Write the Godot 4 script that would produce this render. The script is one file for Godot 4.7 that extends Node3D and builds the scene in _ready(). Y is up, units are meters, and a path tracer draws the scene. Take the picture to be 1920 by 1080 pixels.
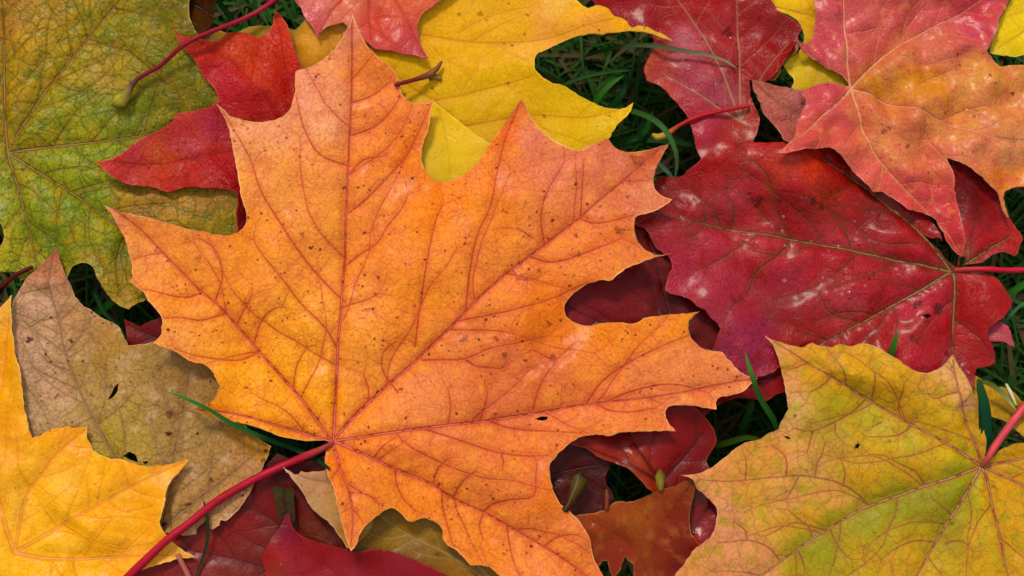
extends Node3D
# Fallen maple leaves on a lawn, seen from just above. Plan coordinates are millimetres (x to the right, z towards the viewer's feet),
# heights are millimetres above the soil; everything is divided by 1000 when it is meshed.

const CELL := 2.0
const GX := 280
const GZ := 200
const X0 := -280.0
const Z0 := -200.0
const CARPET := 62.0   # where the grass carries the leaves
const MM := 0.001

var pile := PackedFloat32Array()
var rng := RandomNumberGenerator.new()
var wrinkle := FastNoiseLite.new()
var counts := {}

func numbered(called: String) -> String:
	var n: int = counts.get(called, 0)
	counts[called] = n + 1
	return called if n == 0 else "%s_%03d" % [called, n]

func tag(o: Node3D, label: String, category: String, group := "") -> void:
	o.set_meta("label", label)
	o.set_meta("category", category)
	if group != "":
		o.set_meta("group", group)

func sky_image() -> Image:
	# a bright overcast: twice to three times as bright overhead as at the horizon, with soft cloud structure
	var w := 512
	var h := 256
	var n := FastNoiseLite.new()
	n.seed = 11
	n.frequency = 1.3
	n.fractal_octaves = 5
	var im := Image.create(w, h, false, Image.FORMAT_RGBF)
	for y in h:
		var up := (0.5 - (y + 0.5) / h) * PI
		for x in w:
			var a := (x + 0.5) / w * TAU
			var d := Vector3(cos(a) * cos(up), sin(up), sin(a) * cos(up))
			var l := 0.05
			if up >= 0.0:
				l = (1.0 + 2.0 * sin(up)) / 3.0
				l *= 1.0 + 0.55 * n.get_noise_3d(d.x, d.y * 1.6, d.z)
				im.set_pixel(x, y, Color(l * 0.97, l, l * 1.045))
			else:
				l = lerpf(0.3, 0.05, clampf(-up * 6.0, 0, 1))
				im.set_pixel(x, y, Color(l * 0.9, l, l * 0.8))
	return im

# ---------------------------------------------------------------- outlines

func rounded(p: PackedVector2Array, step: float, closed := true, corner := 50.0) -> PackedVector2Array:
	var n := p.size()
	var tan := PackedVector2Array()
	var sharp := PackedByteArray()
	for i in n:
		var a := p[(i - 1 + n) % n] if closed or i > 0 else p[i]
		var b := p[(i + 1) % n] if closed or i < n - 1 else p[i]
		var u := (p[i] - a).normalized()
		var v := (b - p[i]).normalized()
		sharp.append(1 if absf(rad_to_deg(u.angle_to(v))) > corner else 0)
		tan.append((u + v).normalized())
	var out := PackedVector2Array()
	for i in (n if closed else n - 1):
		var j := (i + 1) % n
		var d := p[j] - p[i]
		var l := d.length()
		if l < 0.01:
			continue
		var m0 := d if sharp[i] else tan[i] * l
		var m1 := d if sharp[j] else tan[j] * l
		var k := maxi(1, int(l / step))
		for s in k:
			var t := float(s) / k
			var t2 := t * t
			var t3 := t2 * t
			out.append(p[i] * (2 * t3 - 3 * t2 + 1) + m0 * (t3 - 2 * t2 + t) + p[j] * (3 * t2 - 2 * t3) + m1 * (t3 - t2))
	if not closed:
		out.append(p[n - 1])
	return out

func box_of(p: PackedVector2Array) -> Rect2:
	var r := Rect2(p[0], Vector2.ZERO)
	for q in p:
		r = r.expand(q)
	return r

# ---------------------------------------------------------------- the pile: each leaf settles on what lies below it

class Lay:
	var z := PackedFloat32Array()
	var relief: Image
	var origin := Vector2.ZERO
	var scale := 1.0
	var depth := 0.0
	var fine := 0.0
	var noise: FastNoiseLite
	func coarse(x: float, y: float) -> float:
		var fx := clampf((x + 280.0) / 2.0, 0.0, 278.9)
		var fy := clampf((y + 200.0) / 2.0, 0.0, 198.9)
		var i := int(fx)
		var j := int(fy)
		fx -= i
		fy -= j
		var k := j * 280 + i
		return (z[k] * (1 - fx) + z[k + 1] * fx) * (1 - fy) + (z[k + 280] * (1 - fx) + z[k + 281] * fx) * fy
	func at(x: float, y: float) -> float:
		var h := coarse(x, y) + fine * noise.get_noise_2d(x, y)
		if relief:
			var fx := clampf((x - origin.x) * scale - 0.5, 0.0, relief.get_width() - 1.01)
			var fy := clampf((y - origin.y) * scale - 0.5, 0.0, relief.get_height() - 1.01)
			var i := int(fx)
			var j := int(fy)
			fx -= i
			fy -= j
			var a := relief.get_pixel(i, j).r * (1 - fx) + relief.get_pixel(i + 1, j).r * fx
			var b := relief.get_pixel(i, j + 1).r * (1 - fx) + relief.get_pixel(i + 1, j + 1).r * fx
			h -= depth * (a * (1 - fy) + b * fy)
		return h

func settle(line: PackedVector2Array, d: Dictionary) -> Lay:
	var r := box_of(line)
	var i0 := maxi(3, int((r.position.x - X0) / CELL) - 3)
	var i1 := mini(GX - 4, int((r.end.x - X0) / CELL) + 4)
	var j0 := maxi(3, int((r.position.y - Z0) / CELL) - 3)
	var j1 := mini(GZ - 4, int((r.end.y - Z0) / CELL) + 4)
	var inside := PackedByteArray()
	inside.resize(GX * GZ)
	for j in range(j0, j1):
		for i in range(i0, i1):
			if Geometry2D.is_point_in_polygon(Vector2(X0 + i * CELL, Z0 + j * CELL), line):
				inside[j * GX + i] = 1
	var core := inside.duplicate()
	for pass_n in 2:
		var grown := inside.duplicate()
		for j in range(j0, j1):
			for i in range(i0, i1):
				var k := j * GX + i
				if inside[k] == 0 and (inside[k - 1] or inside[k + 1] or inside[k - GX] or inside[k + GX] or inside[k - GX - 1] or inside[k + GX + 1] or inside[k - GX + 1] or inside[k + GX - 1]):
					grown[k] = 1
		inside = grown
	var n := FastNoiseLite.new()
	n.seed = d.get("seed", 1)
	n.frequency = 1.0 / d.get("wave", 42.0)
	n.fractal_octaves = 2
	var o: Vector2 = d.o
	var tilt: Vector2 = d.get("tilt", Vector2.ZERO)
	var amp: float = d.get("amp", 2.5)
	var bowl: float = d.get("bowl", 0.0)
	var lifts: Array = d.get("lifts", [])
	var gap: float = d.get("gap", 2.5)
	var valley: float = d.get("valley", 1.5)
	var ridges := PackedVector2Array()
	for v in d.get("veins", []):
		ridges.append_array(rounded(v, 4.0, false, 80.0))
	var cells := PackedInt32Array()
	var shape := PackedFloat32Array()
	shape.resize(GX * GZ)
	var need := PackedFloat32Array()
	var e := PackedFloat32Array()
	e.resize(GX * GZ)
	for j in range(j0, j1):
		for i in range(i0, i1):
			var k := j * GX + i
			if inside[k]:
				var q := Vector2(X0 + i * CELL, Z0 + j * CELL)
				var s := tilt.dot(q - o) + amp * n.get_noise_2d(q.x, q.y) + bowl * (q - o).length_squared() * 1e-4
				for l in lifts:
					s += l[3] * exp(-((q.x - l[0]) * (q.x - l[0]) + (q.y - l[1]) * (q.y - l[1])) / (l[2] * l[2]))
				# the main veins lie in valleys and the blade arches up between them
				var near := 900.0
				for c in ridges:
					near = minf(near, c.distance_squared_to(q))
				s += valley * (1.0 - exp(-sqrt(near) / 9.0))
				shape[k] = s
				cells.append(k)
				need.append(pile[k] - s)
	var sorted := need.duplicate()
	sorted.sort()
	var base := sorted[int(sorted.size() * d.get("rest", 0.75))] + gap
	for q in cells.size():
		e[cells[q]] = maxf(need[q] + gap, base)
	for pass_n in 14:
		var f := e.duplicate()
		for q in cells.size():
			var k := cells[q]
			var s := e[k]
			var c := 1.0
			for m in [k - 1, k + 1, k - GX, k + GX]:
				if inside[m]:
					s += e[m]
					c += 1.0
			f[k] = maxf(s / c, need[q] + gap)
		e = f
	var lay := Lay.new()
	lay.z.resize(GX * GZ)
	for k in cells:
		lay.z[k] = e[k] + shape[k]
		if core[k]:
			pile[k] = maxf(pile[k], lay.z[k])
	# carry the rim heights a little outwards so that the edge itself interpolates cleanly
	for pass_n in 2:
		var grown := inside.duplicate()
		for j in range(j0 - 1, j1 + 1):
			for i in range(i0 - 1, i1 + 1):
				var k := j * GX + i
				if inside[k] == 0:
					var s := 0.0
					var c := 0.0
					for m in [k - 1, k + 1, k - GX, k + GX]:
						if inside[m]:
							s += lay.z[m]
							c += 1.0
					if c > 0.0:
						lay.z[k] = s / c
						grown[k] = 1
		inside = grown
	lay.fine = d.get("fine", 0.35)
	lay.noise = wrinkle
	return lay

# ---------------------------------------------------------------- the print of a leaf: pigment, veins, specks

func stroke(buf: PackedByteArray, w: int, h: int, a: Vector2, b: Vector2, ra: float, rb: float, v: float) -> void:
	var l := a.distance_to(b)
	var parts := maxi(1, int(ceil(l / 9.0)))
	for s in parts:
		var p := a.lerp(b, float(s) / parts)
		var q := a.lerp(b, float(s + 1) / parts)
		var rad := lerpf(ra, rb, (s + 0.5) / parts)
		var grow := rad + 1.0
		var x0 := maxi(0, int(minf(p.x, q.x) - grow))
		var x1 := mini(w - 1, int(maxf(p.x, q.x) + grow) + 1)
		var y0 := maxi(0, int(minf(p.y, q.y) - grow))
		var y1 := mini(h - 1, int(maxf(p.y, q.y) + grow) + 1)
		var d := q - p
		var dd := maxf(d.length_squared(), 0.0001)
		for y in range(y0, y1 + 1):
			for x in range(x0, x1 + 1):
				var c := Vector2(x + 0.5, y + 0.5) - p
				var t := clampf(c.dot(d) / dd, 0.0, 1.0)
				var g := (rad + 0.6 - (c - d * t).length()) / 1.2
				if g > 0.0:
					var u := int(minf(g, 1.0) * minf(v, 255.0))
					if u > buf[y * w + x]:
						buf[y * w + x] = u

func noise_bytes(w: int, h: int, type: int, mm: float, ppm: float, octaves: int, seed_n: int, at: Vector2) -> PackedByteArray:
	var n := FastNoiseLite.new()
	n.seed = seed_n
	n.noise_type = type
	n.frequency = 1.0 / (mm * ppm)
	n.fractal_octaves = octaves
	n.offset = Vector3(at.x * ppm, at.y * ppm, 0)
	if type == FastNoiseLite.TYPE_CELLULAR:
		n.fractal_type = FastNoiseLite.FRACTAL_NONE
		n.cellular_return_type = FastNoiseLite.RETURN_DISTANCE2_SUB
		n.cellular_jitter = 1.0
		n.domain_warp_enabled = true
		n.domain_warp_amplitude = mm * ppm * 0.9
		n.domain_warp_frequency = 0.5 / (mm * ppm)
	return n.get_image(w, h, false, false, true).get_data()

func ways(d: Dictionary, line: PackedVector2Array) -> Array:
	# all veins of the blade as [points, width at the start, width at the end, strength]
	var out := []
	var main: Array = d.get("veins", [])
	var wide: float = d.get("vw", 1.0)
	var lines := []
	for v in main:
		lines.append(rounded(v, 2.5, false, 80.0))
	for v in lines:
		out.append([v, 0.62 * wide, 0.22 * wide, 1.0])
	for v in d.get("sec", []):
		out.append([rounded(v, 2.0, false, 80.0), 0.34 * wide, 0.17 * wide, 0.85])
	var thick: float = d.get("branch", 9.0)
	for v in lines:
		var total := 0.0
		for i in v.size() - 1:
			total += v[i].distance_to(v[i + 1])
		if total < 15.0 or thick <= 0.0:
			continue
		var run := 0.0
		var next := total * 0.14 + rng.randf() * 4.0
		var side := 1.0 if rng.randf() < 0.5 else -1.0
		for i in v.size() - 1:
			var seg: float = v[i].distance_to(v[i + 1])
			run += seg
			if run < next:
				continue
			next += thick * rng.randf_range(0.55, 1.15)
			side = -side
			var dir: Vector2 = (v[i + 1] - v[i]).normalized()
			var heading := dir.rotated(side * deg_to_rad(rng.randf_range(42, 62)))
			var p: Vector2 = v[i + 1]
			var pts := PackedVector2Array([p])
			var long := (total - run) * rng.randf_range(0.35, 0.6) + 5.0
			var gone := 0.0
			while gone < long:
				heading = heading.slerp(dir, 0.035 + 0.02 * rng.randf()).rotated(rng.randf_range(-0.16, 0.16))
				p += heading * 1.8
				gone += 1.8
				if not Geometry2D.is_point_in_polygon(p, line):
					break
				var hit := false
				for u in lines:
					if u != v:
						for c in range(0, u.size(), 1):
							if u[c].distance_squared_to(p) < 3.5:
								hit = true
								break
					if hit:
						break
				if hit:
					break
				pts.append(p)
			if pts.size() > 2:
				out.append([pts, 0.3 * wide, 0.13 * wide, 0.72])
	# every side vein ends in a fork that runs into the net
	var forks := out.size()
	for k in range(lines.size(), forks):
		var pts: PackedVector2Array = out[k][0]
		var end := pts[pts.size() - 1]
		var dir := (end - pts[maxi(0, pts.size() - 3)]).normalized()
		for side in [-1.0, 1.0]:
			var heading := dir.rotated(side * rng.randf_range(0.45, 0.9))
			var p := end
			var t := PackedVector2Array([p])
			for c in rng.randi_range(3, 6):
				heading = heading.rotated(side * rng.randf_range(-0.12, 0.12))
				p += heading * 1.3
				t.append(p)
			out.append([t, out[k][2], 0.08 * wide, 0.55])
	var tertiary: float = d.get("twigs", 1.0)
	var firsts := out.size()
	for k in firsts:
		var pts: PackedVector2Array = out[k][0]
		var s := 1.0 if rng.randf() < 0.5 else -1.0
		for i in range(1, pts.size() - 1):
			if rng.randf() > 0.42 * tertiary:
				continue
			s = -s
			var dir: Vector2 = (pts[i + 1] - pts[i]).normalized()
			var heading := dir.rotated(s * deg_to_rad(rng.randf_range(50, 95)))
			var p := pts[i]
			var t := PackedVector2Array([p])
			for c in rng.randi_range(3, 7):
				heading = heading.rotated(rng.randf_range(-0.45, 0.45))
				p += heading * 1.1
				t.append(p)
			out.append([t, 0.17 * wide, 0.09 * wide, 0.5])
	return out

func print_of(d: Dictionary, line: PackedVector2Array, lay: Lay) -> Dictionary:
	var ppm: float = d.get("ppm", 4.2)
	var view := Rect2(-178, -112, 356, 224)
	var r := box_of(line).grow(1.5)
	if r.intersects(view):
		r = r.intersection(view)
	var w := maxi(16, int(r.size.x * ppm))
	var h := maxi(16, int(r.size.y * ppm))
	var o := r.position
	var sd: int = d.get("seed", 1)
	rng.seed = sd * 77 + 5
	# veins
	var veins := PackedByteArray()
	veins.resize(w * h)
	for v in ways(d, line):
		var pts: PackedVector2Array = v[0]
		for i in pts.size() - 1:
			var t0 := float(i) / (pts.size() - 1)
			var t1 := float(i + 1) / (pts.size() - 1)
			stroke(veins, w, h, (pts[i] - o) * ppm, (pts[i + 1] - o) * ppm, lerpf(v[1], v[2], t0) * ppm, lerpf(v[1], v[2], t1) * ppm, 255.0 * v[3])
	# the margin
	var rim := PackedByteArray()
	rim.resize(w * h)
	var rw: float = d.get("rim", 0.3)
	for i in line.size():
		stroke(rim, w, h, (line[i] - o) * ppm, (line[(i + 1) % line.size()] - o) * ppm, rw * ppm, rw * ppm, 255.0)
	# specks
	var wn := FastNoiseLite.new()
	wn.seed = sd + 3
	wn.frequency = 1.0 / 22.0
	var specks := PackedByteArray()
	specks.resize(w * h)
	var sp: Array = d.get("specks", [0, 0.2, 0.4, Color.BLACK])
	for i in sp[0]:
		var p := Vector2(rng.randf() * w, rng.randf() * h)
		if wn.get_noise_2d(o.x + p.x / ppm + 900.0, o.y + p.y / ppm) < rng.randf_range(-0.35, 0.3):
			continue
		var q: Vector2 = p + Vector2.from_angle(rng.randf() * TAU) * rng.randf() * sp[2] * ppm
		var rad := lerpf(sp[1], sp[2], pow(rng.randf(), 2.4)) * ppm
		stroke(specks, w, h, p, q, rad * 0.7, rad, rng.randf_range(90, 300))
	for b in d.get("blots", []):
		for i in 7:
			var p: Vector2 = (Vector2(b[0], b[1]) + Vector2.from_angle(rng.randf() * TAU) * rng.randf() * b[2] * 0.8 - o) * ppm
			stroke(specks, w, h, p, p + Vector2(rng.randf_range(-1, 1), rng.randf_range(-1, 1)) * ppm * b[2] * 0.5, b[2] * 0.4 * ppm, b[2] * 0.25 * ppm, b[3] * 255.0)
	# pigment, laid out coarsely and blended
	var cw := maxi(4, int(r.size.x / 2.5))
	var ch := maxi(4, int(r.size.y / 2.5))
	var im := Image.create(cw, ch, false, Image.FORMAT_RGB8)
	var cols: Array = d.cols
	for y in ch:
		for x in cw:
			var q := o + Vector2((x + 0.5) / cw * r.size.x, (y + 0.5) / ch * r.size.y)
			q += Vector2(wn.get_noise_2d(q.x, q.y), wn.get_noise_2d(q.x + 500, q.y)) * 4.0
			var sum := Vector3.ZERO
			var all := 0.0
			for c in cols:
				var dx: float = q.x - c[0]
				var dy: float = q.y - c[1]
				var g := 1.0 / pow(dx * dx + dy * dy + 9.0, 2.1)
				all += g
				sum += Vector3(c[2].r, c[2].g, c[2].b) * g
			sum /= all
			im.set_pixel(x, y, Color(sum.x, sum.y, sum.z))
	im.resize(w, h, Image.INTERPOLATE_CUBIC)
	var base := im.get_data()
	var n1 := noise_bytes(w, h, FastNoiseLite.TYPE_SIMPLEX_SMOOTH, d.get("blotch", 9.0), ppm, 4, sd + 21, o)
	var n2 := noise_bytes(w, h, FastNoiseLite.TYPE_SIMPLEX_SMOOTH, 1.3, ppm, 4, sd + 31, o)
	var net: Array = d.get("net", [2.2, 0.25, Color(0.5, 0.2, 0.1)])
	var cell := noise_bytes(w, h, FastNoiseLite.TYPE_CELLULAR, net[0], ppm, 1, sd + 41, o)
	var cell2 := noise_bytes(w, h, FastNoiseLite.TYPE_CELLULAR, net[0] * 0.42, ppm, 1, sd + 51, o)
	var net_at := PackedFloat32Array()
	var net2_at := PackedFloat32Array()
	var mot_at := PackedFloat32Array()
	var mot: Array = d.get("mottle", [Color.BLACK, 2.0, 3.0, 0.0])
	for i in 256:
		net_at.append((1.0 - smoothstep(0.0, 0.14, i / 255.0)) * net[1])
		net2_at.append((1.0 - smoothstep(0.0, 0.2, i / 255.0)) * net[1] * 0.45)
		mot_at.append(smoothstep(mot[1], mot[2], i / 255.0) * mot[3])
	var vc: Color = d.get("vc", Color(0.6, 0.2, 0.15))
	var vs: float = d.get("vs", 0.7) / 255.0
	var sc: Color = sp[3]
	var rc: Color = d.get("rc", Color(0.9, 0.7, 0.4))
	var rs: float = d.get("rs", 0.6) / 255.0
	var mc: Color = mot[0]
	var nc: Color = net[2]
	var grain: float = d.get("grain", 0.16)
	var vr := vc.r8
	var vg := vc.g8
	var vb := vc.b8
	var mr := mc.r8
	var mg := mc.g8
	var mb := mc.b8
	var nr := nc.r8
	var ng := nc.g8
	var nb := nc.b8
	var sr := sc.r8
	var sg := sc.g8
	var sb := sc.b8
	var rr := rc.r8
	var rg := rc.g8
	var rb := rc.b8
	var rough: float = d.get("rough", 0.45)
	var wet: float = d.get("wet", 0.2)
	var wet_at: int = d.get("wet_at", 120)
	var soft := Image.create_from_data(w, h, false, Image.FORMAT_L8, veins)
	soft.resize(maxi(4, int(r.size.x / 1.9)), maxi(4, int(r.size.y / 1.9)), Image.INTERPOLATE_LANCZOS)
	var curve := PackedByteArray()
	for i in 256:
		curve.append(int(255.0 * (1.0 - exp(-3.2 * i / 255.0))))
	var sb2 := soft.get_data()
	for i in sb2.size():
		sb2[i] = curve[sb2[i]]
	soft = Image.create_from_data(soft.get_width(), soft.get_height(), false, Image.FORMAT_L8, sb2)
	lay.relief = soft
	lay.origin = o
	lay.scale = float(soft.get_width()) / r.size.x
	lay.depth = d.get("quilt", 0.9)
	var glow := soft.duplicate()
	glow.resize(w, h, Image.INTERPOLATE_CUBIC)
	var near: PackedByteArray = glow.get_data()
	var halo: float = d.get("halo", 0.25) / 255.0
	var film := noise_bytes(w, h, FastNoiseLite.TYPE_SIMPLEX_SMOOTH, 24.0, ppm, 2, sd + 61, o)
	var mot2: Array = d.get("mottle2", [Color.BLACK, 0.0, 0.01, 0.0])
	var mot2_at := PackedFloat32Array()
	for i in 256:
		mot2_at.append((1.0 - smoothstep(mot2[1], mot2[2], i / 255.0)) * mot2[3])
	var m2: Color = mot2[0]
	var m2r := m2.r8
	var m2g := m2.g8
	var m2b := m2.b8
	var high := PackedByteArray()
	high.resize(w * h)
	var gloss := PackedByteArray()
	gloss.resize(w * h * 2)
	# rows of the blade
	for y in h:
		var py := o.y + (y + 0.5) / ppm
		var xs := PackedFloat32Array()
		for i in line.size():
			var a := line[i]
			var b := line[(i + 1) % line.size()]
			if (a.y <= py) != (b.y <= py):
				xs.append(((a.x + (b.x - a.x) * (py - a.y) / (b.y - a.y)) - o.x) * ppm)
		xs.sort()
		for s in range(0, xs.size() - 1, 2):
			var f := clampi(int(xs[s]) - 3, 0, w)
			var t := clampi(int(xs[s + 1]) + 4, 0, w)
			for x in range(f, t):
				var i := y * w + x
				var j := i * 3
				var a := n1[i]
				var b := n2[i]
				var lum := 1.0 - grain * 0.5 + grain * b / 255.0
				var R := base[j] * lum
				var G := base[j + 1] * lum
				var B := base[j + 2] * lum
				var k := mot_at[a]
				if k > 0.0:
					R += (mr - R) * k
					G += (mg - G) * k
					B += (mb - B) * k
				k = mot2_at[a]
				if k > 0.0:
					R += (m2r - R) * k
					G += (m2g - G) * k
					B += (m2b - B) * k
				k = near[i] * halo * (0.5 + a / 255.0)
				R += (vr - R) * k
				G += (vg - G) * k
				B += (vb - B) * k
				var nk := net_at[cell[i]] + net2_at[cell2[i]]
				if nk > 0.0:
					R += (nr - R) * nk
					G += (ng - G) * nk
					B += (nb - B) * nk
				var v := veins[i]
				if v > 0:
					k = v * vs
					R += (vr - R) * k
					G += (vg - G) * k
					B += (vb - B) * k
				if specks[i] > 0:
					k = specks[i] / 300.0
					R += (sr - R) * k
					G += (sg - G) * k
					B += (sb - B) * k
				if rim[i] > 0:
					k = rim[i] * rs * (0.25 + a / 190.0)
					var old := 0.5 + 0.7 * film[i] / 255.0
					R += (rr * old - R) * k
					G += (rg * old - G) * k
					B += (rb * old - B) * k
				base[j] = clampi(int(R), 0, 255)
				base[j + 1] = clampi(int(G), 0, 255)
				base[j + 2] = clampi(int(B), 0, 255)
				high[i] = clampi(int(150.0 - v * 0.2 - nk * 110.0 + (b - 128) * 0.1 + (a - 128) * 0.25), 0, 255)
				gloss[i * 2] = clampi(int((wet_at - film[i]) * 4.0), 0, 255)
				gloss[i * 2 + 1] = clampi(int(255.0 * (rough + wet * (a - 128) / 128.0) + (b - 128) * 0.1), 20, 255)
	var m := StandardMaterial3D.new()
	m.albedo_texture = ImageTexture.create_from_image(Image.create_from_data(w, h, false, Image.FORMAT_RGB8, base))
	m.roughness = 1.0
	m.roughness_texture = ImageTexture.create_from_image(Image.create_from_data(w, h, false, Image.FORMAT_RG8, gloss))
	m.roughness_texture_channel = BaseMaterial3D.TEXTURE_CHANNEL_GREEN
	m.heightmap_enabled = true
	m.heightmap_texture = ImageTexture.create_from_image(Image.create_from_data(w, h, false, Image.FORMAT_L8, high))
	m.heightmap_scale = d.get("bump", 0.05)
	m.texture_repeat = false
	m.metallic_specular = d.get("shine", 0.26)
	m.cull_mode = BaseMaterial3D.CULL_DISABLED
	m.backlight_enabled = true
	m.backlight = Color(1, 1, 1) * d.get("through", 0.3)
	if d.get("coat", 0.0) > 0.0:
		m.clearcoat_enabled = true
		m.clearcoat = d.coat
		m.clearcoat_roughness = d.get("coat_rough", 0.18)
		m.clearcoat_texture = m.roughness_texture
	return {"material": m, "box": Rect2(o, Vector2(w, h) / ppm)}

# ---------------------------------------------------------------- meshing

class Sheet:
	var v := PackedVector3Array()
	var n := PackedVector3Array()
	var uv := PackedVector2Array()
	var c := PackedColorArray()
	var ix := PackedInt32Array()
	func mesh(mat: Material) -> ArrayMesh:
		var a := []
		a.resize(Mesh.ARRAY_MAX)
		a[Mesh.ARRAY_VERTEX] = v
		a[Mesh.ARRAY_NORMAL] = n
		if uv.size():
			a[Mesh.ARRAY_TEX_UV] = uv
		if c.size():
			a[Mesh.ARRAY_COLOR] = c
		a[Mesh.ARRAY_INDEX] = ix
		var m := ArrayMesh.new()
		m.add_surface_from_arrays(Mesh.PRIMITIVE_TRIANGLES, a)
		m.surface_set_material(0, mat)
		return m
	func smooth(from := 0) -> void:
		n.resize(v.size())
		for i in range(0, ix.size(), 3):
			var a := ix[i]
			var b := ix[i + 1]
			var e := ix[i + 2]
			var f := (v[e] - v[a]).cross(v[b] - v[a])
			n[a] += f
			n[b] += f
			n[e] += f
		for i in range(from, n.size()):
			n[i] = n[i].normalized()

func piece(called: String, mesh: Mesh, parent: Node3D) -> MeshInstance3D:
	var o := MeshInstance3D.new()
	o.name = called
	o.mesh = mesh
	parent.add_child(o, true)
	return o

func blade(line: PackedVector2Array, holes: Array, step: float, lay: Lay, ink: Dictionary, at: Vector3) -> ArrayMesh:
	var s := Sheet.new()
	var r := box_of(line).grow(step)
	var nx := int(ceil(r.size.x / step)) + 1
	var nz := int(ceil(r.size.y / step)) + 1
	var edge := PackedByteArray()
	edge.resize(nx * nz)
	var rings: Array = [line]
	rings.append_array(holes)
	for ring in rings:
		for i in ring.size():
			var a: Vector2 = (ring[i] - r.position) / step
			var b: Vector2 = (ring[(i + 1) % ring.size()] - r.position) / step
			var k := maxi(1, int(a.distance_to(b) * 30.0))
			for q in k + 1:
				var p := a.lerp(b, float(q) / k)
				edge[clampi(int(p.y), 0, nz - 1) * nx + clampi(int(p.x), 0, nx - 1)] = 1
	var inn := PackedByteArray()
	inn.resize((nx + 1) * (nz + 1))
	for j in nz + 1:
		var z := r.position.y + j * step
		var xs := PackedFloat32Array()
		for ring in rings:
			for i in ring.size():
				var a: Vector2 = ring[i]
				var b: Vector2 = ring[(i + 1) % ring.size()]
				if (a.y <= z) != (b.y <= z):
					xs.append(a.x + (b.x - a.x) * (z - a.y) / (b.y - a.y))
		xs.sort()
		for q in range(0, xs.size() - 1, 2):
			var f := maxi(0, int(ceil((xs[q] - r.position.x) / step)))
			var t := mini(nx, int(floor((xs[q + 1] - r.position.x) / step)))
			for i in range(f, t + 1):
				inn[j * (nx + 1) + i] = 1
	var known := {}
	var flat := PackedVector2Array()
	var put := func(p: Vector2) -> int:
		var key := Vector2i(roundi(p.x * 200.0), roundi(p.y * 200.0))
		if known.has(key):
			return known[key]
		var i := flat.size()
		flat.append(p)
		known[key] = i
		return i
	for j in nz:
		for i in nx:
			var p := r.position + Vector2(i, j) * step
			var c0 := inn[j * (nx + 1) + i] + inn[j * (nx + 1) + i + 1] + inn[(j + 1) * (nx + 1) + i] + inn[(j + 1) * (nx + 1) + i + 1]
			if edge[j * nx + i] or (c0 > 0 and c0 < 4):
				var sq := PackedVector2Array([p, p + Vector2(step, 0), p + Vector2(step, step), p + Vector2(0, step)])
				var polys: Array = Geometry2D.intersect_polygons(sq, line)
				for ring in holes:
					var cut := []
					for g in polys:
						for e in Geometry2D.clip_polygons(g, ring):
							if not Geometry2D.is_polygon_clockwise(e):
								cut.append(e)
					polys = cut
				for g in polys:
					var t := Geometry2D.triangulate_polygon(g)
					if t.is_empty():
						for q in range(1, g.size() - 1):
							t.append_array(PackedInt32Array([0, q, q + 1]))
					for q in range(0, t.size(), 3):
						var a: Vector2 = g[t[q]]
						var b: Vector2 = g[t[q + 1]]
						var c: Vector2 = g[t[q + 2]]
						var cr := (b - a).cross(c - a)
						if absf(cr) < 1e-5:
							continue
						if cr < 0.0:
							var k := b
							b = c
							c = k
						s.ix.append(put.call(a))
						s.ix.append(put.call(b))
						s.ix.append(put.call(c))
			elif c0 == 4:
				var a: int = put.call(p)
				var b: int = put.call(p + Vector2(step, 0))
				var c: int = put.call(p + Vector2(step, step))
				var e: int = put.call(p + Vector2(0, step))
				if (i + j) % 2:
					s.ix.append_array(PackedInt32Array([a, b, c, a, c, e]))
				else:
					s.ix.append_array(PackedInt32Array([a, b, e, b, c, e]))
	var box: Rect2 = ink.box
	for p in flat:
		s.v.append(Vector3(p.x, lay.at(p.x, p.y), p.y) * MM - at)
		s.uv.append((p - box.position) / box.size)
	s.smooth()
	# the cut edge, a third of a millimetre thick
	for ring in rings:
		var turn := -1.0 if Geometry2D.is_polygon_clockwise(ring) else 1.0
		var first := s.v.size()
		for i in ring.size():
			var p: Vector2 = ring[i]
			var t: Vector2 = (ring[(i + 1) % ring.size()] - ring[(i - 1 + ring.size()) % ring.size()]).normalized()
			var side := Vector3(t.y, 0, -t.x) * turn
			var y := lay.at(p.x, p.y)
			s.v.append(Vector3(p.x, y, p.y) * MM - at)
			s.v.append(Vector3(p.x, y - 0.34, p.y) * MM - at)
			s.n.append((side + Vector3(0, 0.6, 0)).normalized())
			s.n.append(side)
			var u := (p - box.position) / box.size
			s.uv.append(u)
			s.uv.append(u)
		for i in ring.size():
			var a: int = first + i * 2
			var b: int = first + ((i + 1) % ring.size()) * 2
			if turn > 0.0:
				s.ix.append_array(PackedInt32Array([a, a + 1, b, b, a + 1, b + 1]))
			else:
				s.ix.append_array(PackedInt32Array([a, b, a + 1, b, b + 1, a + 1]))
	return s.mesh(ink.material)

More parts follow.
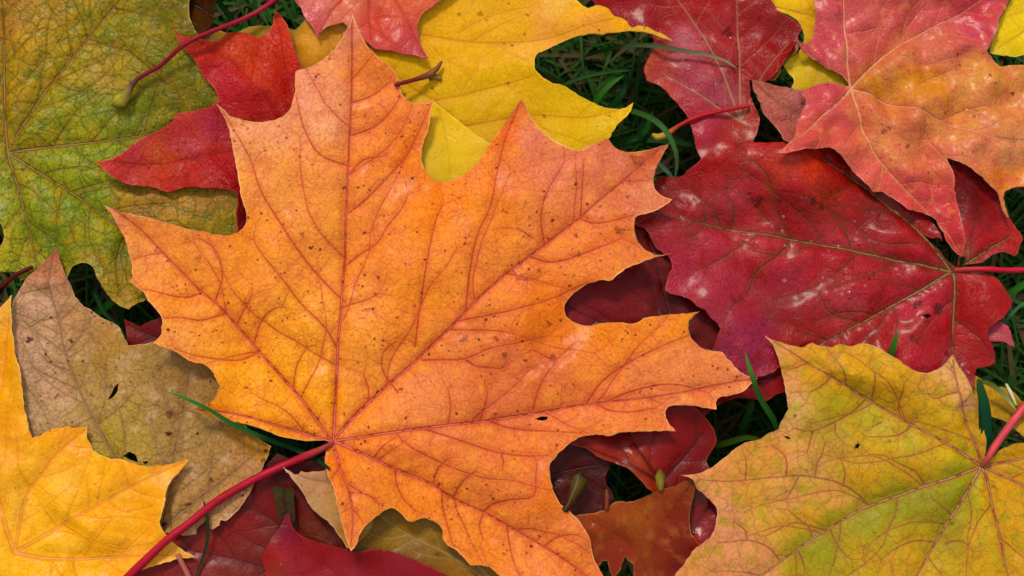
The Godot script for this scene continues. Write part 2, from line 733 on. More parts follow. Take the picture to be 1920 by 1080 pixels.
func rib(pts: PackedVector2Array, w0: float, w1: float, rise: float, lay: Lay, mat: Material, at: Vector3) -> ArrayMesh:
	# a raised vein: a half-round strip along the blade
	var s := Sheet.new()
	var n := pts.size()
	for i in n:
		var t := float(i) / (n - 1)
		var dir := (pts[mini(i + 1, n - 1)] - pts[maxi(i - 1, 0)]).normalized()
		var side := Vector2(-dir.y, dir.x)
		var w := lerpf(w0, w1, t) * (1.0 + 0.12 * wrinkle.get_noise_2d(i * 9.0, w0 * 70.0))
		var mid := lay.at(pts[i].x, pts[i].y)
		for k in 5:
			var u := (k - 2) / 2.0
			var p := pts[i] + side * u * w
			var y := mid + rise * lerpf(1.0, 0.4, t) * sqrt(maxf(0.0, 1.0 - u * u)) - (0.12 if k == 0 or k == 4 else 0.0)
			s.v.append(Vector3(p.x, y, p.y) * MM - at)
	for i in n - 1:
		for k in 4:
			var a := i * 5 + k
			s.ix.append_array(PackedInt32Array([a, a + 5, a + 1, a + 1, a + 5, a + 6]))
	s.smooth()
	if s.n[2].y < 0.0:
		for i in range(0, s.ix.size(), 3):
			var q := s.ix[i + 1]
			s.ix[i + 1] = s.ix[i + 2]
			s.ix[i + 2] = q
		for i in s.n.size():
			s.n[i] = -s.n[i]
	return s.mesh(mat)

func tube(path: PackedVector3Array, radii: PackedFloat32Array, tints: Array, mat: Material, at: Vector3, flat := 1.0) -> ArrayMesh:
	# a stalk: path in mm, one radius and one linear tint per point
	var s := Sheet.new()
	var sides := 12
	var n := path.size()
	for i in n:
		var dir := (path[mini(i + 1, n - 1)] - path[maxi(i - 1, 0)]).normalized()
		var x := dir.cross(Vector3.UP).normalized()
		var y := x.cross(dir).normalized()
		for k in sides + 1:
			var a := TAU * k / sides
			var lump := 1.0 + clampf(radii[i] * 0.3 - 0.25, 0.05, 0.6) * wrinkle.get_noise_3d(path[i].x * 5.0, cos(a) * radii[i] * 7.0 + path[i].z * 5.0, sin(a) * radii[i] * 7.0)
			lump -= 0.14 * exp(-pow(wrapf(a - 1.25, -PI, PI), 2.0) * 9.0) + 0.09 * exp(-pow(wrapf(a - 2.3, -PI, PI), 2.0) * 14.0)
			s.v.append((path[i] + (x * cos(a) + y * sin(a) * flat) * radii[i] * lump) * MM - at)
			s.n.append((x * cos(a) + y * sin(a)).normalized())
			var tint: Color = tints[i]
			s.c.append(tint * (1.0 + 0.5 * wrinkle.get_noise_3d(path[i].x * 6.0, cos(a) * 9.0, path[i].z * 6.0 + sin(a) * 9.0)))
	for i in n - 1:
		for k in sides:
			var a := i * (sides + 1) + k
			var b := a + sides + 1
			s.ix.append_array(PackedInt32Array([a, a + 1, b, a + 1, b + 1, b]))
	for e in [0, n - 1]:
		var c := s.v.size()
		var dir := (path[1] - path[0]).normalized() * -1.0 if e == 0 else (path[n - 1] - path[n - 2]).normalized()
		s.v.append((path[e] + dir * radii[e] * 0.35) * MM - at)
		s.n.append(dir)
		s.c.append(tints[e])
		for k in sides:
			var a: int = e * (sides + 1) + k
			if e == 0:
				s.ix.append_array(PackedInt32Array([c, a + 1, a]))
			else:
				s.ix.append_array(PackedInt32Array([c, a, a + 1]))
	s.smooth()
	for i in n:
		var f := i * (sides + 1)
		s.n[f] = (s.n[f] + s.n[f + sides]).normalized()
		s.n[f + sides] = s.n[f]
	return s.mesh(mat)

func along(stops: Array, t: float) -> Variant:
	for i in stops.size() - 1:
		if t <= stops[i + 1][0]:
			var f: float = (t - stops[i][0]) / maxf(0.0001, stops[i + 1][0] - stops[i][0])
			return stops[i][1] + (stops[i + 1][1] - stops[i][1]) * f
	return stops[-1][1]

func pile_at(x: float, z: float) -> float:
	var i := clampi(roundi((x - X0) / CELL), 1, GX - 2)
	var j := clampi(roundi((z - Z0) / CELL), 1, GZ - 2)
	var k := j * GX + i
	return maxf(maxf(pile[k], pile[k - 1]), maxf(maxf(pile[k + 1], pile[k - GX]), pile[k + GX]))

var stalk_skin: StandardMaterial3D

func stalk(pts: PackedVector2Array, radii: Array, tints: Array, at: Vector3, start := -1.0, lift := [], flat := 1.0) -> ArrayMesh:
	# lies on the pile below it; radii and tints are [share of the length, value] stops; lift raises it above the pile in the same way
	var p := rounded(pts, 2.0, false, 80.0)
	var n := p.size()
	var ys := PackedFloat32Array()
	var rs := PackedFloat32Array()
	var cs := []
	for i in n:
		var t := float(i) / (n - 1)
		rs.append(along(radii, t))
		cs.append(along(tints, t))
		ys.append(pile_at(p[i].x, p[i].y) + rs[i] * flat + (along(lift, t) if lift.size() else 0.0))
	if start > 0.0:
		ys[0] = start
	var low := ys.duplicate()
	for pass_n in 25:
		var f := ys.duplicate()
		for i in range(1, n - 1):
			f[i] = maxf((ys[i - 1] + ys[i] + ys[i + 1]) / 3.0, low[i])
		f[n - 1] = maxf(low[n - 1], (ys[n - 1] + ys[n - 2]) / 2.0)
		ys = f
	var path := PackedVector3Array()
	for i in n:
		path.append(Vector3(p[i].x, ys[i], p[i].y))
	return tube(path, rs, cs, stalk_skin, at, flat)

func leaf(d: Dictionary) -> Node3D:
	var line := rounded(d.out, 0.8, true, d.get("corner", 50.0))
	for i in line.size():
		line[i] += Vector2(wrinkle.get_noise_2d(line[i].x * 4.0, line[i].y * 4.0), wrinkle.get_noise_2d(line[i].x * 4.0 + 300.0, line[i].y * 4.0)) * 0.3 + Vector2(wrinkle.get_noise_2d(line[i].x * 14.0, line[i].y * 14.0), wrinkle.get_noise_2d(line[i].x * 14.0 + 300.0, line[i].y * 14.0)) * 0.09
	var lay := settle(line, d)
	var holes := []
	for q in d.get("holes", []):
		holes.append(rounded(q, 0.8, true, 50.0))
	var ink := print_of(d, line, lay)
	var o: Vector2 = d.o
	var at := Vector3(o.x, lay.coarse(o.x, o.y), o.y) * MM
	var root := Node3D.new()
	root.name = numbered("maple_leaf")
	root.position = at
	add_child(root, true)
	tag(root, d.label, "leaf", "maple leaves lying on the lawn")
	piece("leaf_blade", blade(line, holes, d.get("step", 1.0), lay, ink, at), root)
	var vm := StandardMaterial3D.new()
	vm.albedo_color = d.get("rib_color", d.get("vc", Color(0.6, 0.2, 0.15)))
	vm.roughness = 0.5
	var v := 0
	for q in d.get("veins", []):
		var p := rounded(q, 1.5, false, 80.0)
		var keep := PackedVector2Array()
		for c in p:
			if not Geometry2D.is_point_in_polygon(c, line):
				if keep.size():
					break
				continue
			keep.append(c)
		if keep.size() > 3 and d.get("ribs", true):
			var w: float = d.get("vw", 1.0)
			piece("vein" if v == 0 else "vein_%03d" % v, rib(keep, 0.42 * w, 0.12 * w, d.get("rise", 0.16), lay, vm, at), root)
			v += 1
	if d.has("stalk"):
		piece("leaf_stalk", stalk(d.stalk, d.stalk_r, d.stalk_c, at, lay.at(d.stalk[0].x, d.stalk[0].y) - 0.3), root)
	return root

# ---------------------------------------------------------------- grass

func ribbon(s: Sheet, path: PackedVector3Array, width: float, tint: Color, tip: Color, fold := 0.35, twist := 0.0) -> void:
	var n := path.size()
	var first := s.v.size()
	for i in n:
		var t := float(i) / (n - 1)
		var dir := (path[mini(i + 1, n - 1)] - path[maxi(i - 1, 0)]).normalized()
		var side := dir.cross(Vector3.UP)
		side = side.normalized() if side.length() > 0.05 else Vector3.RIGHT
		side = side.rotated(dir, twist * t)
		var up := side.cross(dir).normalized()
		var w := width * 0.5 * minf(1.0, 0.55 + t * 3.0) * sqrt(maxf(0.0, 1.0 - pow(t, 3.2)))
		var col := tint.lerp(tip, t * t)
		for k in 3:
			var u := k - 1.0
			s.v.append(path[i] + side * u * w + up * absf(u) * w * fold)
			s.n.append((up - side * u * fold).normalized())
			s.c.append(col if k != 1 else col * 1.25)
	for i in n - 1:
		for k in 2:
			var a := first + i * 3 + k
			s.ix.append_array(PackedInt32Array([a, a + 3, a + 1, a + 1, a + 3, a + 4]))

var grass_skin: StandardMaterial3D

func tuft(seed_n: int, count: int) -> ArrayMesh:
	rng.seed = seed_n
	var s := Sheet.new()
	for b in count:
		var a := rng.randf() * TAU
		var lean := rng.randf_range(0.25, 1.15)
		var long := rng.randf_range(38, 78)
		var p := Vector3(rng.randf_range(-5, 5), 0, rng.randf_range(-5, 5))
		var path := PackedVector3Array()
		var tip := rng.randf_range(12, 40)
		var sway := rng.randf_range(-0.25, 0.25)
		for i in 8:
			var t := i / 7.0
			var out := long * (t * 0.35 + t * t * 0.65) * sin(lean)
			var up := minf(tip, long * cos(lean * 0.7)) * (1.0 - pow(1.0 - t, 1.7)) - 12.0 * lean * maxf(0.0, t - 0.7)
			path.append((p + Vector3(cos(a + sway * t) * out, minf(up, 52.0), sin(a + sway * t) * out)) * MM)
		var g := rng.randf_range(0.7, 1.25)
		var c := Color(0.018 * g, 0.055 * g, 0.009 * g)
		if rng.randf() < 0.17:
			c = Color(0.06, 0.042, 0.018)
		ribbon(s, path, rng.randf_range(0.9, 2.3) * MM, c * 0.8, c * 1.25, 0.3, rng.randf_range(-0.6, 0.6))
	return s.mesh(grass_skin)

func grass_blade(pts: PackedVector2Array, ys: Array, width: float, tint: Color, tip: Color, label: String, on_pile := true, category := "grass") -> void:
	var p := rounded(pts, 2.0, false, 80.0)
	var path := PackedVector3Array()
	var stops := []
	for i in ys.size():
		stops.append([float(i) / (ys.size() - 1), ys[i]])
	var heights := PackedFloat32Array()
	for i in p.size():
		var t := float(i) / (p.size() - 1)
		heights.append(along(stops, t) + (pile_at(p[i].x, p[i].y) if on_pile else 0.0))
	for pass_n in 6:
		var f := heights.duplicate()
		for i in range(1, p.size() - 1):
			f[i] = (heights[i - 1] + heights[i] + heights[i + 1]) / 3.0
			if on_pile and along(stops, float(i) / (p.size() - 1)) > 0.0:
				f[i] = maxf(f[i], pile_at(p[i].x, p[i].y) + 0.5)
		heights = f
	var at := Vector3(p[0].x, heights[0], p[0].y) * MM
	for i in p.size():
		path.append(Vector3(p[i].x, heights[i], p[i].y) * MM - at)
	var s := Sheet.new()
	ribbon(s, path, width * MM, tint, tip)
	var o := MeshInstance3D.new()
	o.name = numbered("grass_blade")
	o.mesh = s.mesh(grass_skin)
	o.position = at
	add_child(o, true)
	tag(o, label, category, "single blades of grass among the leaves")

func loose_stalk(pts: PackedVector2Array, radii: Array, tints: Array, label: String, lift: Array, flat: float) -> void:
	var at := Vector3(pts[0].x, pile_at(pts[0].x, pts[0].y), pts[0].y) * MM
	var o := piece(numbered("leaf_stalk_loose"), stalk(pts, radii, tints, at, -1.0, lift, flat), self)
	o.position = at
	tag(o, label, "leaf stalk", "loose leaf stalks among the leaves")

func water(spots: Array) -> void:
	# beads of rain standing on the wet leaves: [x, z, radius of the patch, beads, largest bead]
	rng.seed = 404
	var s := Sheet.new()
	for spot in spots:
		for q in spot[3]:
			var p: Vector2 = Vector2(spot[0], spot[1]) + Vector2.from_angle(rng.randf() * TAU) * sqrt(rng.randf()) * spot[2]
			var r: float = lerpf(0.22, spot[4], pow(rng.randf(), 3.0))
			var y := pile_at(p.x, p.y) - 0.25
			var first := s.v.size()
			var squash := rng.randf_range(0.8, 1.3)
			for j in 6:
				var e := j / 5.0 * PI * 0.5
				for k in 10:
					var a := TAU * k / 10.0
					var dir := Vector3(cos(a) * cos(e), sin(e), sin(a) * cos(e))
					s.v.append(Vector3(p.x + dir.x * r * squash, y + dir.y * r * 0.75, p.y + dir.z * r / squash) * MM)
					s.n.append((dir * Vector3(1, 1.3, 1)).normalized())
			for j in 5:
				for k in 10:
					var a := first + j * 10 + k
					var b := first + j * 10 + (k + 1) % 10
					s.ix.append_array(PackedInt32Array([a, b, a + 10, b, b + 10, a + 10]))
	var m := StandardMaterial3D.new()
	m.albedo_color = Color(1, 1, 1, 0.05)
	m.transparency = BaseMaterial3D.TRANSPARENCY_ALPHA
	m.roughness = 0.04
	var o := piece("water_drops", s.mesh(m), self)
	tag(o, "small beads of rain water standing on the red leaves", "water drops")
	o.set_meta("kind", "stuff")

func _ready() -> void:
	var camera := Camera3D.new()
	camera.name = "camera"
	camera.fov = 22.8
	camera.near = 0.02
	camera.far = 60.0
	add_child(camera)
	camera.look_at_from_position(Vector3(0.00000, 0.51546, 0.07040), Vector3(0.0000, 0.0710, 0.0000), Vector3(0, 0, -1))
	camera.current = true
	var lens := CameraAttributesPhysical.new()
	lens.frustum_focal_length = 59.5
	lens.frustum_focus_distance = 0.45
	lens.frustum_near = 0.02
	lens.frustum_far = 60.0
	lens.exposure_aperture = 11.0
	camera.attributes = lens

	var sky_material := PanoramaSkyMaterial.new()
	sky_material.panorama = ImageTexture.create_from_image(sky_image())
	sky_material.energy_multiplier = 0.55
	var sky := Sky.new()
	sky.sky_material = sky_material
	var env := Environment.new()
	env.background_mode = Environment.BG_SKY
	env.sky = sky
	env.tonemap_mode = Environment.TONE_MAPPER_LINEAR
	env.tonemap_exposure = 1.64
	env.sdfgi_enabled = true
	env.ssao_enabled = true
	env.ssil_enabled = true
	var around := WorldEnvironment.new()
	around.name = "environment"
	around.environment = env
	add_child(around)

	var sun := DirectionalLight3D.new()
	sun.name = "sun"
	sun.light_energy = 0.5
	sun.light_angular_distance = 12.0
	sun.light_color = Color(1.0, 0.97, 0.92)
	sun.shadow_enabled = true
	add_child(sun)
	sun.look_at_from_position(Vector3(-0.3, 1.0, -0.78), Vector3.ZERO)

	wrinkle.seed = 7
	wrinkle.frequency = 1.0 / 9.0
	wrinkle.fractal_octaves = 3
	pile.resize(GX * GZ)
	pile.fill(CARPET)
	stalk_skin = StandardMaterial3D.new()
	stalk_skin.vertex_color_use_as_albedo = true
	stalk_skin.roughness = 0.45
	stalk_skin.metallic_specular = 0.22
	stalk_skin.clearcoat_enabled = true
	stalk_skin.clearcoat = 0.06
	stalk_skin.clearcoat_roughness = 0.3
	grass_skin = StandardMaterial3D.new()
	grass_skin.vertex_color_use_as_albedo = true
	grass_skin.roughness = 0.45
	grass_skin.metallic_specular = 0.12
	grass_skin.cull_mode = BaseMaterial3D.CULL_DISABLED
	grass_skin.backlight_enabled = true
	grass_skin.backlight = Color(0.25, 0.25, 0.25)

	# the soil, out to where the view could end
	var soil := MeshInstance3D.new()
	soil.name = "ground"
	var plane := PlaneMesh.new()
	plane.size = Vector2(40, 40)
	plane.subdivide_width = 8
	plane.subdivide_depth = 8
	soil.mesh = plane
	var earth := StandardMaterial3D.new()
	var en := NoiseTexture2D.new()
	en.width = 512
	en.height = 512
	en.seamless = true
	var ef := FastNoiseLite.new()
	ef.seed = 3
	ef.frequency = 0.03
	ef.fractal_octaves = 5
	en.noise = ef
	var ramp := Gradient.new()
	ramp.set_color(0, Color(0.15, 0.125, 0.09))
	ramp.set_color(1, Color(0.24, 0.22, 0.14))
	en.color_ramp = ramp
	earth.albedo_texture = en
	earth.uv1_scale = Vector3(120, 120, 1)
	earth.roughness = 0.95
	soil.material_override = earth
	add_child(soil)
	tag(soil, "dark damp soil under the grass", "ground")
	soil.set_meta("kind", "structure")

	# the lawn: tufts of bent blades, one mass
	var lawn := MultiMeshInstance3D.new()
	lawn.name = "grass"
	var mm := MultiMesh.new()
	mm.transform_format = MultiMesh.TRANSFORM_3D
	mm.mesh = tuft(5, 34)
	var spots := []
	rng.seed = 19
	var gx := -0.62
	while gx < 0.62:
		var gz := -0.5
		while gz < 0.5:
			spots.append(Vector3(gx + rng.randf_range(-0.004, 0.004), 0, gz + rng.randf_range(-0.004, 0.004)))
			gz += 0.0105
		gx += 0.0105
	mm.instance_count = spots.size()
	for i in spots.size():
		var b := Basis(Vector3.UP, rng.randf() * TAU) * Basis.from_scale(Vector3(rng.randf_range(0.8, 1.25), rng.randf_range(0.75, 1.0), rng.randf_range(0.8, 1.25)))
		mm.set_instance_transform(i, Transform3D(b, spots[i]))
	lawn.multimesh = mm
	add_child(lawn)
	tag(lawn, "dark green wet lawn grass showing in the gaps between the leaves", "grass")
	lawn.set_meta("kind", "stuff")

	leaf({
		"label": "deep maroon leaf in the dark gap below the orange leaf's right side", "seed": 1,
		"o": Vector2(8.3,59.8),
		"out": PackedVector2Array([Vector2(6.7,44.9), Vector2(16.8,43.2), Vector2(26.8,49.0), Vector2(31.8,53.2), Vector2(29.2,59.8), Vector2(31.6,64.8), Vector2(26.5,76.3), Vector2(16.6,74.6), Vector2(8.3,64.8)]),
		"veins": [PackedVector2Array([Vector2(8.3,59.8), Vector2(20.0,56.5), Vector2(30.1,54.9)])],
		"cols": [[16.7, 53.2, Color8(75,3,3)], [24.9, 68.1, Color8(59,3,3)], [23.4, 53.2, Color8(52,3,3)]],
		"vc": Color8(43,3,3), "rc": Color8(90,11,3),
		"rough": 0.4, "amp": 1.0, "ppm": 2.5})
	leaf({
		"label": "dark wine red leaf in the shade beside the crimson pointed leaf", "seed": 2,
		"o": Vector2(-51.2,86.0),
		"out": PackedVector2Array([Vector2(-119.4,88.4), Vector2(-109.3,77.9), Vector2(-101.3,72.2), Vector2(-88.3,64.8), Vector2(-78.4,56.5), Vector2(-73.5,51.6), Vector2(-66.7,54.1), Vector2(-55.9,51.6), Vector2(-46.5,69.7), Vector2(-43.0,82.8), Vector2(-52.7,95.8), Vector2(-68.9,102.1), Vector2(-91.6,105.3), Vector2(-113.4,100.6)]),
		"veins": [PackedVector2Array([Vector2(-51.2,86.0), Vector2(-66.2,77.9), Vector2(-79.7,69.7), Vector2(-89.8,65.6)]), PackedVector2Array([Vector2(-51.2,86.0), Vector2(-66.0,89.3), Vector2(-85.9,84.4), Vector2(-102.5,81.1)]), PackedVector2Array([Vector2(-51.2,86.0), Vector2(-59.8,69.7), Vector2(-65.0,58.2)])],
		"cols": [[-89.6, 73.0, Color8(125,21,15)], [-97.6, 81.1, Color8(123,26,21)], [-79.8, 64.8, Color8(110,12,12)], [-61.5, 64.8, Color8(93,8,3)], [-59.6, 76.3, Color8(98,34,3)], [-85.8, 86.0, Color8(108,29,21)], [-73.4, 56.5, Color8(73,3,3)]],
		"specks": [120, 0.15, 0.4, Color8(96,45,34)],
		"net": [2.4, 0.2, Color8(63,3,3)],
		"vc": Color8(77,3,3), "rc": Color8(143,51,34),
		"rough": 0.42, "wet": 0.15, "amp": 1.5, "coat": 0.1, "blotch": 14, "twigs": 0.4, "wet_at": 110})
	leaf({
		"label": "small dark red leaf end in the grass left of the orange leaf", "seed": 3,
		"o": Vector2(-106.7,16.2),
		"out": PackedVector2Array([Vector2(-123.6,9.0), Vector2(-118.5,11.4), Vector2(-110.4,7.6), Vector2(-104.3,12.7), Vector2(-106.4,23.0), Vector2(-113.1,24.7), Vector2(-120.1,19.6), Vector2(-122.0,16.1)]),
		"veins": [PackedVector2Array([Vector2(-106.7,16.2), Vector2(-114.4,14.8), Vector2(-122.2,11.0)])],
		"cols": [[-118.6, 14.5, Color8(104,3,3)], [-113.6, 12.7, Color8(94,3,3)]],
		"vc": Color8(67,3,3), "rc": Color8(132,29,17),
		"amp": 0.8, "ppm": 2.5})
	leaf({
		"label": "small pink leaf tip poking out of the grass behind the crimson leaf", "seed": 4,
		"o": Vector2(148.4,14.6),
		"out": PackedVector2Array([Vector2(148.3,16.1), Vector2(150.8,11.1), Vector2(155.1,10.0), Vector2(156.9,11.7), Vector2(157.9,14.1), Vector2(159.2,18.3), Vector2(155.2,16.4), Vector2(151.8,16.3)]),
		"veins": [PackedVector2Array([Vector2(148.4,14.6), Vector2(153.9,13.8), Vector2(158.4,16.6)])],
		"cols": [[152.2, 12.9, Color8(162,49,75)], [157.2, 14.6, Color8(178,62,81)]],
		"lifts": [[157.2, 13.8, 6.7, 4]],
		"vc": Color8(154,73,56), "rc": Color8(194,90,90),
		"amp": 0.8, "ppm": 3})
	leaf({
		"label": "olive yellow leaf under the grass blade at the right edge", "seed": 5,
		"o": Vector2(170.1,45.7),
		"out": PackedVector2Array([Vector2(141.9,24.7), Vector2(147.2,27.2), Vector2(152.0,30.1), Vector2(156.6,31.1), Vector2(162.3,36.5), Vector2(172.0,43.2), Vector2(167.2,51.5), Vector2(159.5,45.2), Vector2(155.3,41.5), Vector2(151.5,40.2), Vector2(148.2,39.5), Vector2(143.8,36.5)]),
		"veins": [PackedVector2Array([Vector2(170.1,45.7), Vector2(159.6,39.8), Vector2(149.8,34.0), Vector2(144.2,28.9)])],
		"cols": [[154.8, 34.8, Color8(162,122,5)], [149.8, 33.1, Color8(194,144,9)], [159.5, 41.5, Color8(178,138,14)], [158.1, 36.5, Color8(132,106,3)]],
		"vc": Color8(122,90,3), "rc": Color8(194,154,56),
		"amp": 1.0, "ppm": 3})
	leaf({
		"label": "golden brown leaf tucked under the red leaf beside the stalk", "seed": 6,
		"o": Vector2(-62.6,-60.8),
		"out": PackedVector2Array([Vector2(-110.5,-89.7), Vector2(-99.4,-87.4), Vector2(-95.5,-86.5), Vector2(-92.9,-85.8), Vector2(-89.4,-86.5), Vector2(-86.5,-88.0), Vector2(-82.5,-88.5), Vector2(-78.5,-88.5), Vector2(-73.7,-87.7), Vector2(-71.6,-87.0), Vector2(-68.9,-89.2), Vector2(-65.8,-92.3), Vector2(-61.4,-95.0), Vector2(-49.1,-86.3), Vector2(-41.8,-73.1), Vector2(-45.2,-60.7), Vector2(-62.6,-62.7), Vector2(-69.3,-53.5), Vector2(-86.7,-53.7), Vector2(-100.9,-64.3), Vector2(-107.2,-75.0)]),
		"veins": [PackedVector2Array([Vector2(-62.6,-60.8), Vector2(-68.1,-73.4), Vector2(-72.2,-84.3)]), PackedVector2Array([Vector2(-62.6,-60.8), Vector2(-76.7,-71.6), Vector2(-91.0,-82.5)]), PackedVector2Array([Vector2(-62.6,-60.8), Vector2(-55.9,-75.2), Vector2(-56.1,-86.1)])],
		"cols": [[-63.0, -82.5, Color8(202,132,5)], [-66.4, -77.0, Color8(186,116,3)], [-58.6, -81.6, Color8(194,126,9)], [-94.6, -84.3, Color8(132,100,3)], [-85.9, -86.1, Color8(148,110,3)], [-101.6, -86.1, Color8(104,69,3)], [-77.1, -87.0, Color8(148,106,3)]],
		"net": [2.6, 0.12, Color8(132,84,3)],
		"vc": Color8(148,90,3), "rc": Color8(194,154,73),
		"amp": 1.2})
	leaf({
		"label": "dark brown leaf end in the shade at the top beside the green leaf", "seed": 7,
		"o": Vector2(-108.8,-96.8),
		"out": PackedVector2Array([Vector2(-111.2,-108.1), Vector2(-99.5,-106.1), Vector2(-97.1,-98.8), Vector2(-98.4,-93.4), Vector2(-98.3,-88.3), Vector2(-101.0,-85.2), Vector2(-107.9,-83.3), Vector2(-114.1,-93.3)]),
		"veins": [PackedVector2Array([Vector2(-108.8,-96.8), Vector2(-103.5,-94.9), Vector2(-98.5,-91.3)])],
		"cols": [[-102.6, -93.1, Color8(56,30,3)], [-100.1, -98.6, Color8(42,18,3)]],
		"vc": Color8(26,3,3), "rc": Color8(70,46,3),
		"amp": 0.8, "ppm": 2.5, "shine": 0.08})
	leaf({
		"label": "bright yellow leaf peeking out on both sides of the pink leaf's left tip", "seed": 8,
		"o": Vector2(114.0,-86.2),
		"out": PackedVector2Array([Vector2(79.7,-96.5), Vector2(83.3,-95.8), Vector2(88.5,-93.2), Vector2(93.1,-91.2), Vector2(95.3,-88.0), Vector2(96.0,-84.3), Vector2(95.1,-81.1), Vector2(93.6,-78.9), Vector2(90.4,-76.6), Vector2(89.1,-74.8), Vector2(90.8,-72.3), Vector2(92.3,-69.9), Vector2(91.5,-67.4), Vector2(97.5,-64.8), Vector2(111.2,-62.5), Vector2(118.5,-71.5), Vector2(121.0,-86.1), Vector2(109.3,-104.5), Vector2(86.3,-104.3)]),
		"veins": [PackedVector2Array([Vector2(114.0,-86.2), Vector2(101.5,-78.9), Vector2(90.8,-73.8)]), PackedVector2Array([Vector2(114.0,-86.2), Vector2(100.1,-91.7), Vector2(84.4,-95.7)])],
		"cols": [[91.5, -95.4, Color8(232,178,5)], [94.8, -89.9, Color8(210,154,3)], [96.3, -82.5, Color8(194,148,3)], [92.6, -74.4, Color8(194,160,3)], [101.2, -71.7, Color8(178,138,3)], [109.9, -69.8, Color8(162,128,3)]],
		"net": [2.6, 0.1, Color8(162,122,3)],
		"vc": Color8(178,132,3), "rc": Color8(237,210,73),
		"amp": 1.0})
	leaf({
		"label": "thin rust coloured leaf edge curling up left of the yellow leaf", "seed": 9,
		"o": Vector2(84.5,-69.8),
		"out": PackedVector2Array([Vector2(83.9,-69.9), Vector2(85.0,-72.3), Vector2(87.4,-74.7), Vector2(90.0,-78.6), Vector2(92.6,-82.5), Vector2(93.3,-83.5), Vector2(93.6,-80.1), Vector2(92.2,-77.8), Vector2(89.4,-76.0), Vector2(88.1,-74.4), Vector2(87.4,-71.6), Vector2(86.2,-69.7)]),
		"veins": [PackedVector2Array([Vector2(84.5,-69.8), Vector2(88.0,-75.2), Vector2(92.5,-81.4)])],
		"cols": [[87.1, -73.1, Color8(162,84,21)], [90.7, -78.5, Color8(134,56,14)]],
		"lifts": [[88.9, -75.8, 6.7, 2]],
		"vc": Color8(116,47,3), "rc": Color8(194,122,56),
		"amp": 0.6, "ppm": 3})
	leaf({
		"label": "lemon yellow leaf corner at the top right edge", "seed": 10,
		"o": Vector2(181.0,-97.0),
		"out": PackedVector2Array([Vector2(162.1,-102.6), Vector2(164.6,-97.2), Vector2(162.5,-93.6), Vector2(160.3,-89.9), Vector2(158.6,-85.6), Vector2(156.8,-81.2), Vector2(156.1,-78.6), Vector2(159.6,-77.5), Vector2(164.2,-77.2), Vector2(167.5,-78.0), Vector2(174.9,-79.7), Vector2(187.5,-86.1), Vector2(185.1,-100.9), Vector2(172.9,-108.0)]),
		"veins": [PackedVector2Array([Vector2(181.0,-97.0), Vector2(170.0,-87.8), Vector2(159.0,-80.2)])],
		"cols": [[163.7, -86.0, Color8(218,182,3)], [162.5, -79.6, Color8(202,166,3)], [166.8, -93.3, Color8(214,174,3)], [171.7, -87.8, Color8(222,186,3)]],
		"lifts": [[160.8, -79.6, 6.7, 3]],
		"net": [2.6, 0.1, Color8(170,138,3)],
		"vc": Color8(178,146,3), "rc": Color8(233,214,90),
		"amp": 1.0})
	leaf({
		"label": "dark red leaf in the shade right of and under the orange leaf", "seed": 11,
		"o": Vector2(55.7,26.4),
		"out": PackedVector2Array([Vector2(8.5,2.5), Vector2(15.4,-11.2), Vector2(27.4,-18.1), Vector2(38.7,-30.6), Vector2(48.1,-27.1), Vector2(58.2,-13.1), Vector2(66.3,2.5), Vector2(74.5,16.2), Vector2(89.6,19.6), Vector2(91.1,28.1), Vector2(85.9,32.3), Vector2(83.3,33.0), Vector2(80.8,35.0), Vector2(75.7,34.5), Vector2(70.6,34.3), Vector2(65.8,36.0), Vector2(60.4,39.9), Vector2(53.7,36.5), Vector2(48.9,26.4), Vector2(30.4,21.4), Vector2(13.6,16.1)]),
		"veins": [PackedVector2Array([Vector2(55.7,26.4), Vector2(47.4,16.2), Vector2(27.1,9.4), Vector2(17.0,4.2)]), PackedVector2Array([Vector2(55.7,26.4), Vector2(49.3,2.5), Vector2(43.7,-18.3)]), PackedVector2Array([Vector2(55.7,26.4), Vector2(74.2,28.1), Vector2(87.7,26.4)])],
		"cols": [[27.2, 2.5, Color8(107,3,11)], [20.4, 7.7, Color8(119,11,23)], [37.4, 6.0, Color8(108,3,11)], [47.7, -4.4, Color8(94,3,3)], [41.9, -16.5, Color8(105,3,3)], [61.0, 12.8, Color8(95,3,3)], [49.3, 4.2, Color8(79,3,3)], [80.9, 29.8, Color8(128,3,11)], [70.7, 32.3, Color8(119,3,3)], [57.1, 38.2, Color8(95,3,3)]],
		"specks": [60, 0.15, 0.35, Color8(43,3,3)],
		"net": [2.6, 0.15, Color8(61,3,3)],
		"vc": Color8(59,3,3), "rc": Color8(134,25,14),
		"rough": 0.4, "amp": 1.5, "blotch": 12, "twigs": 0.4})
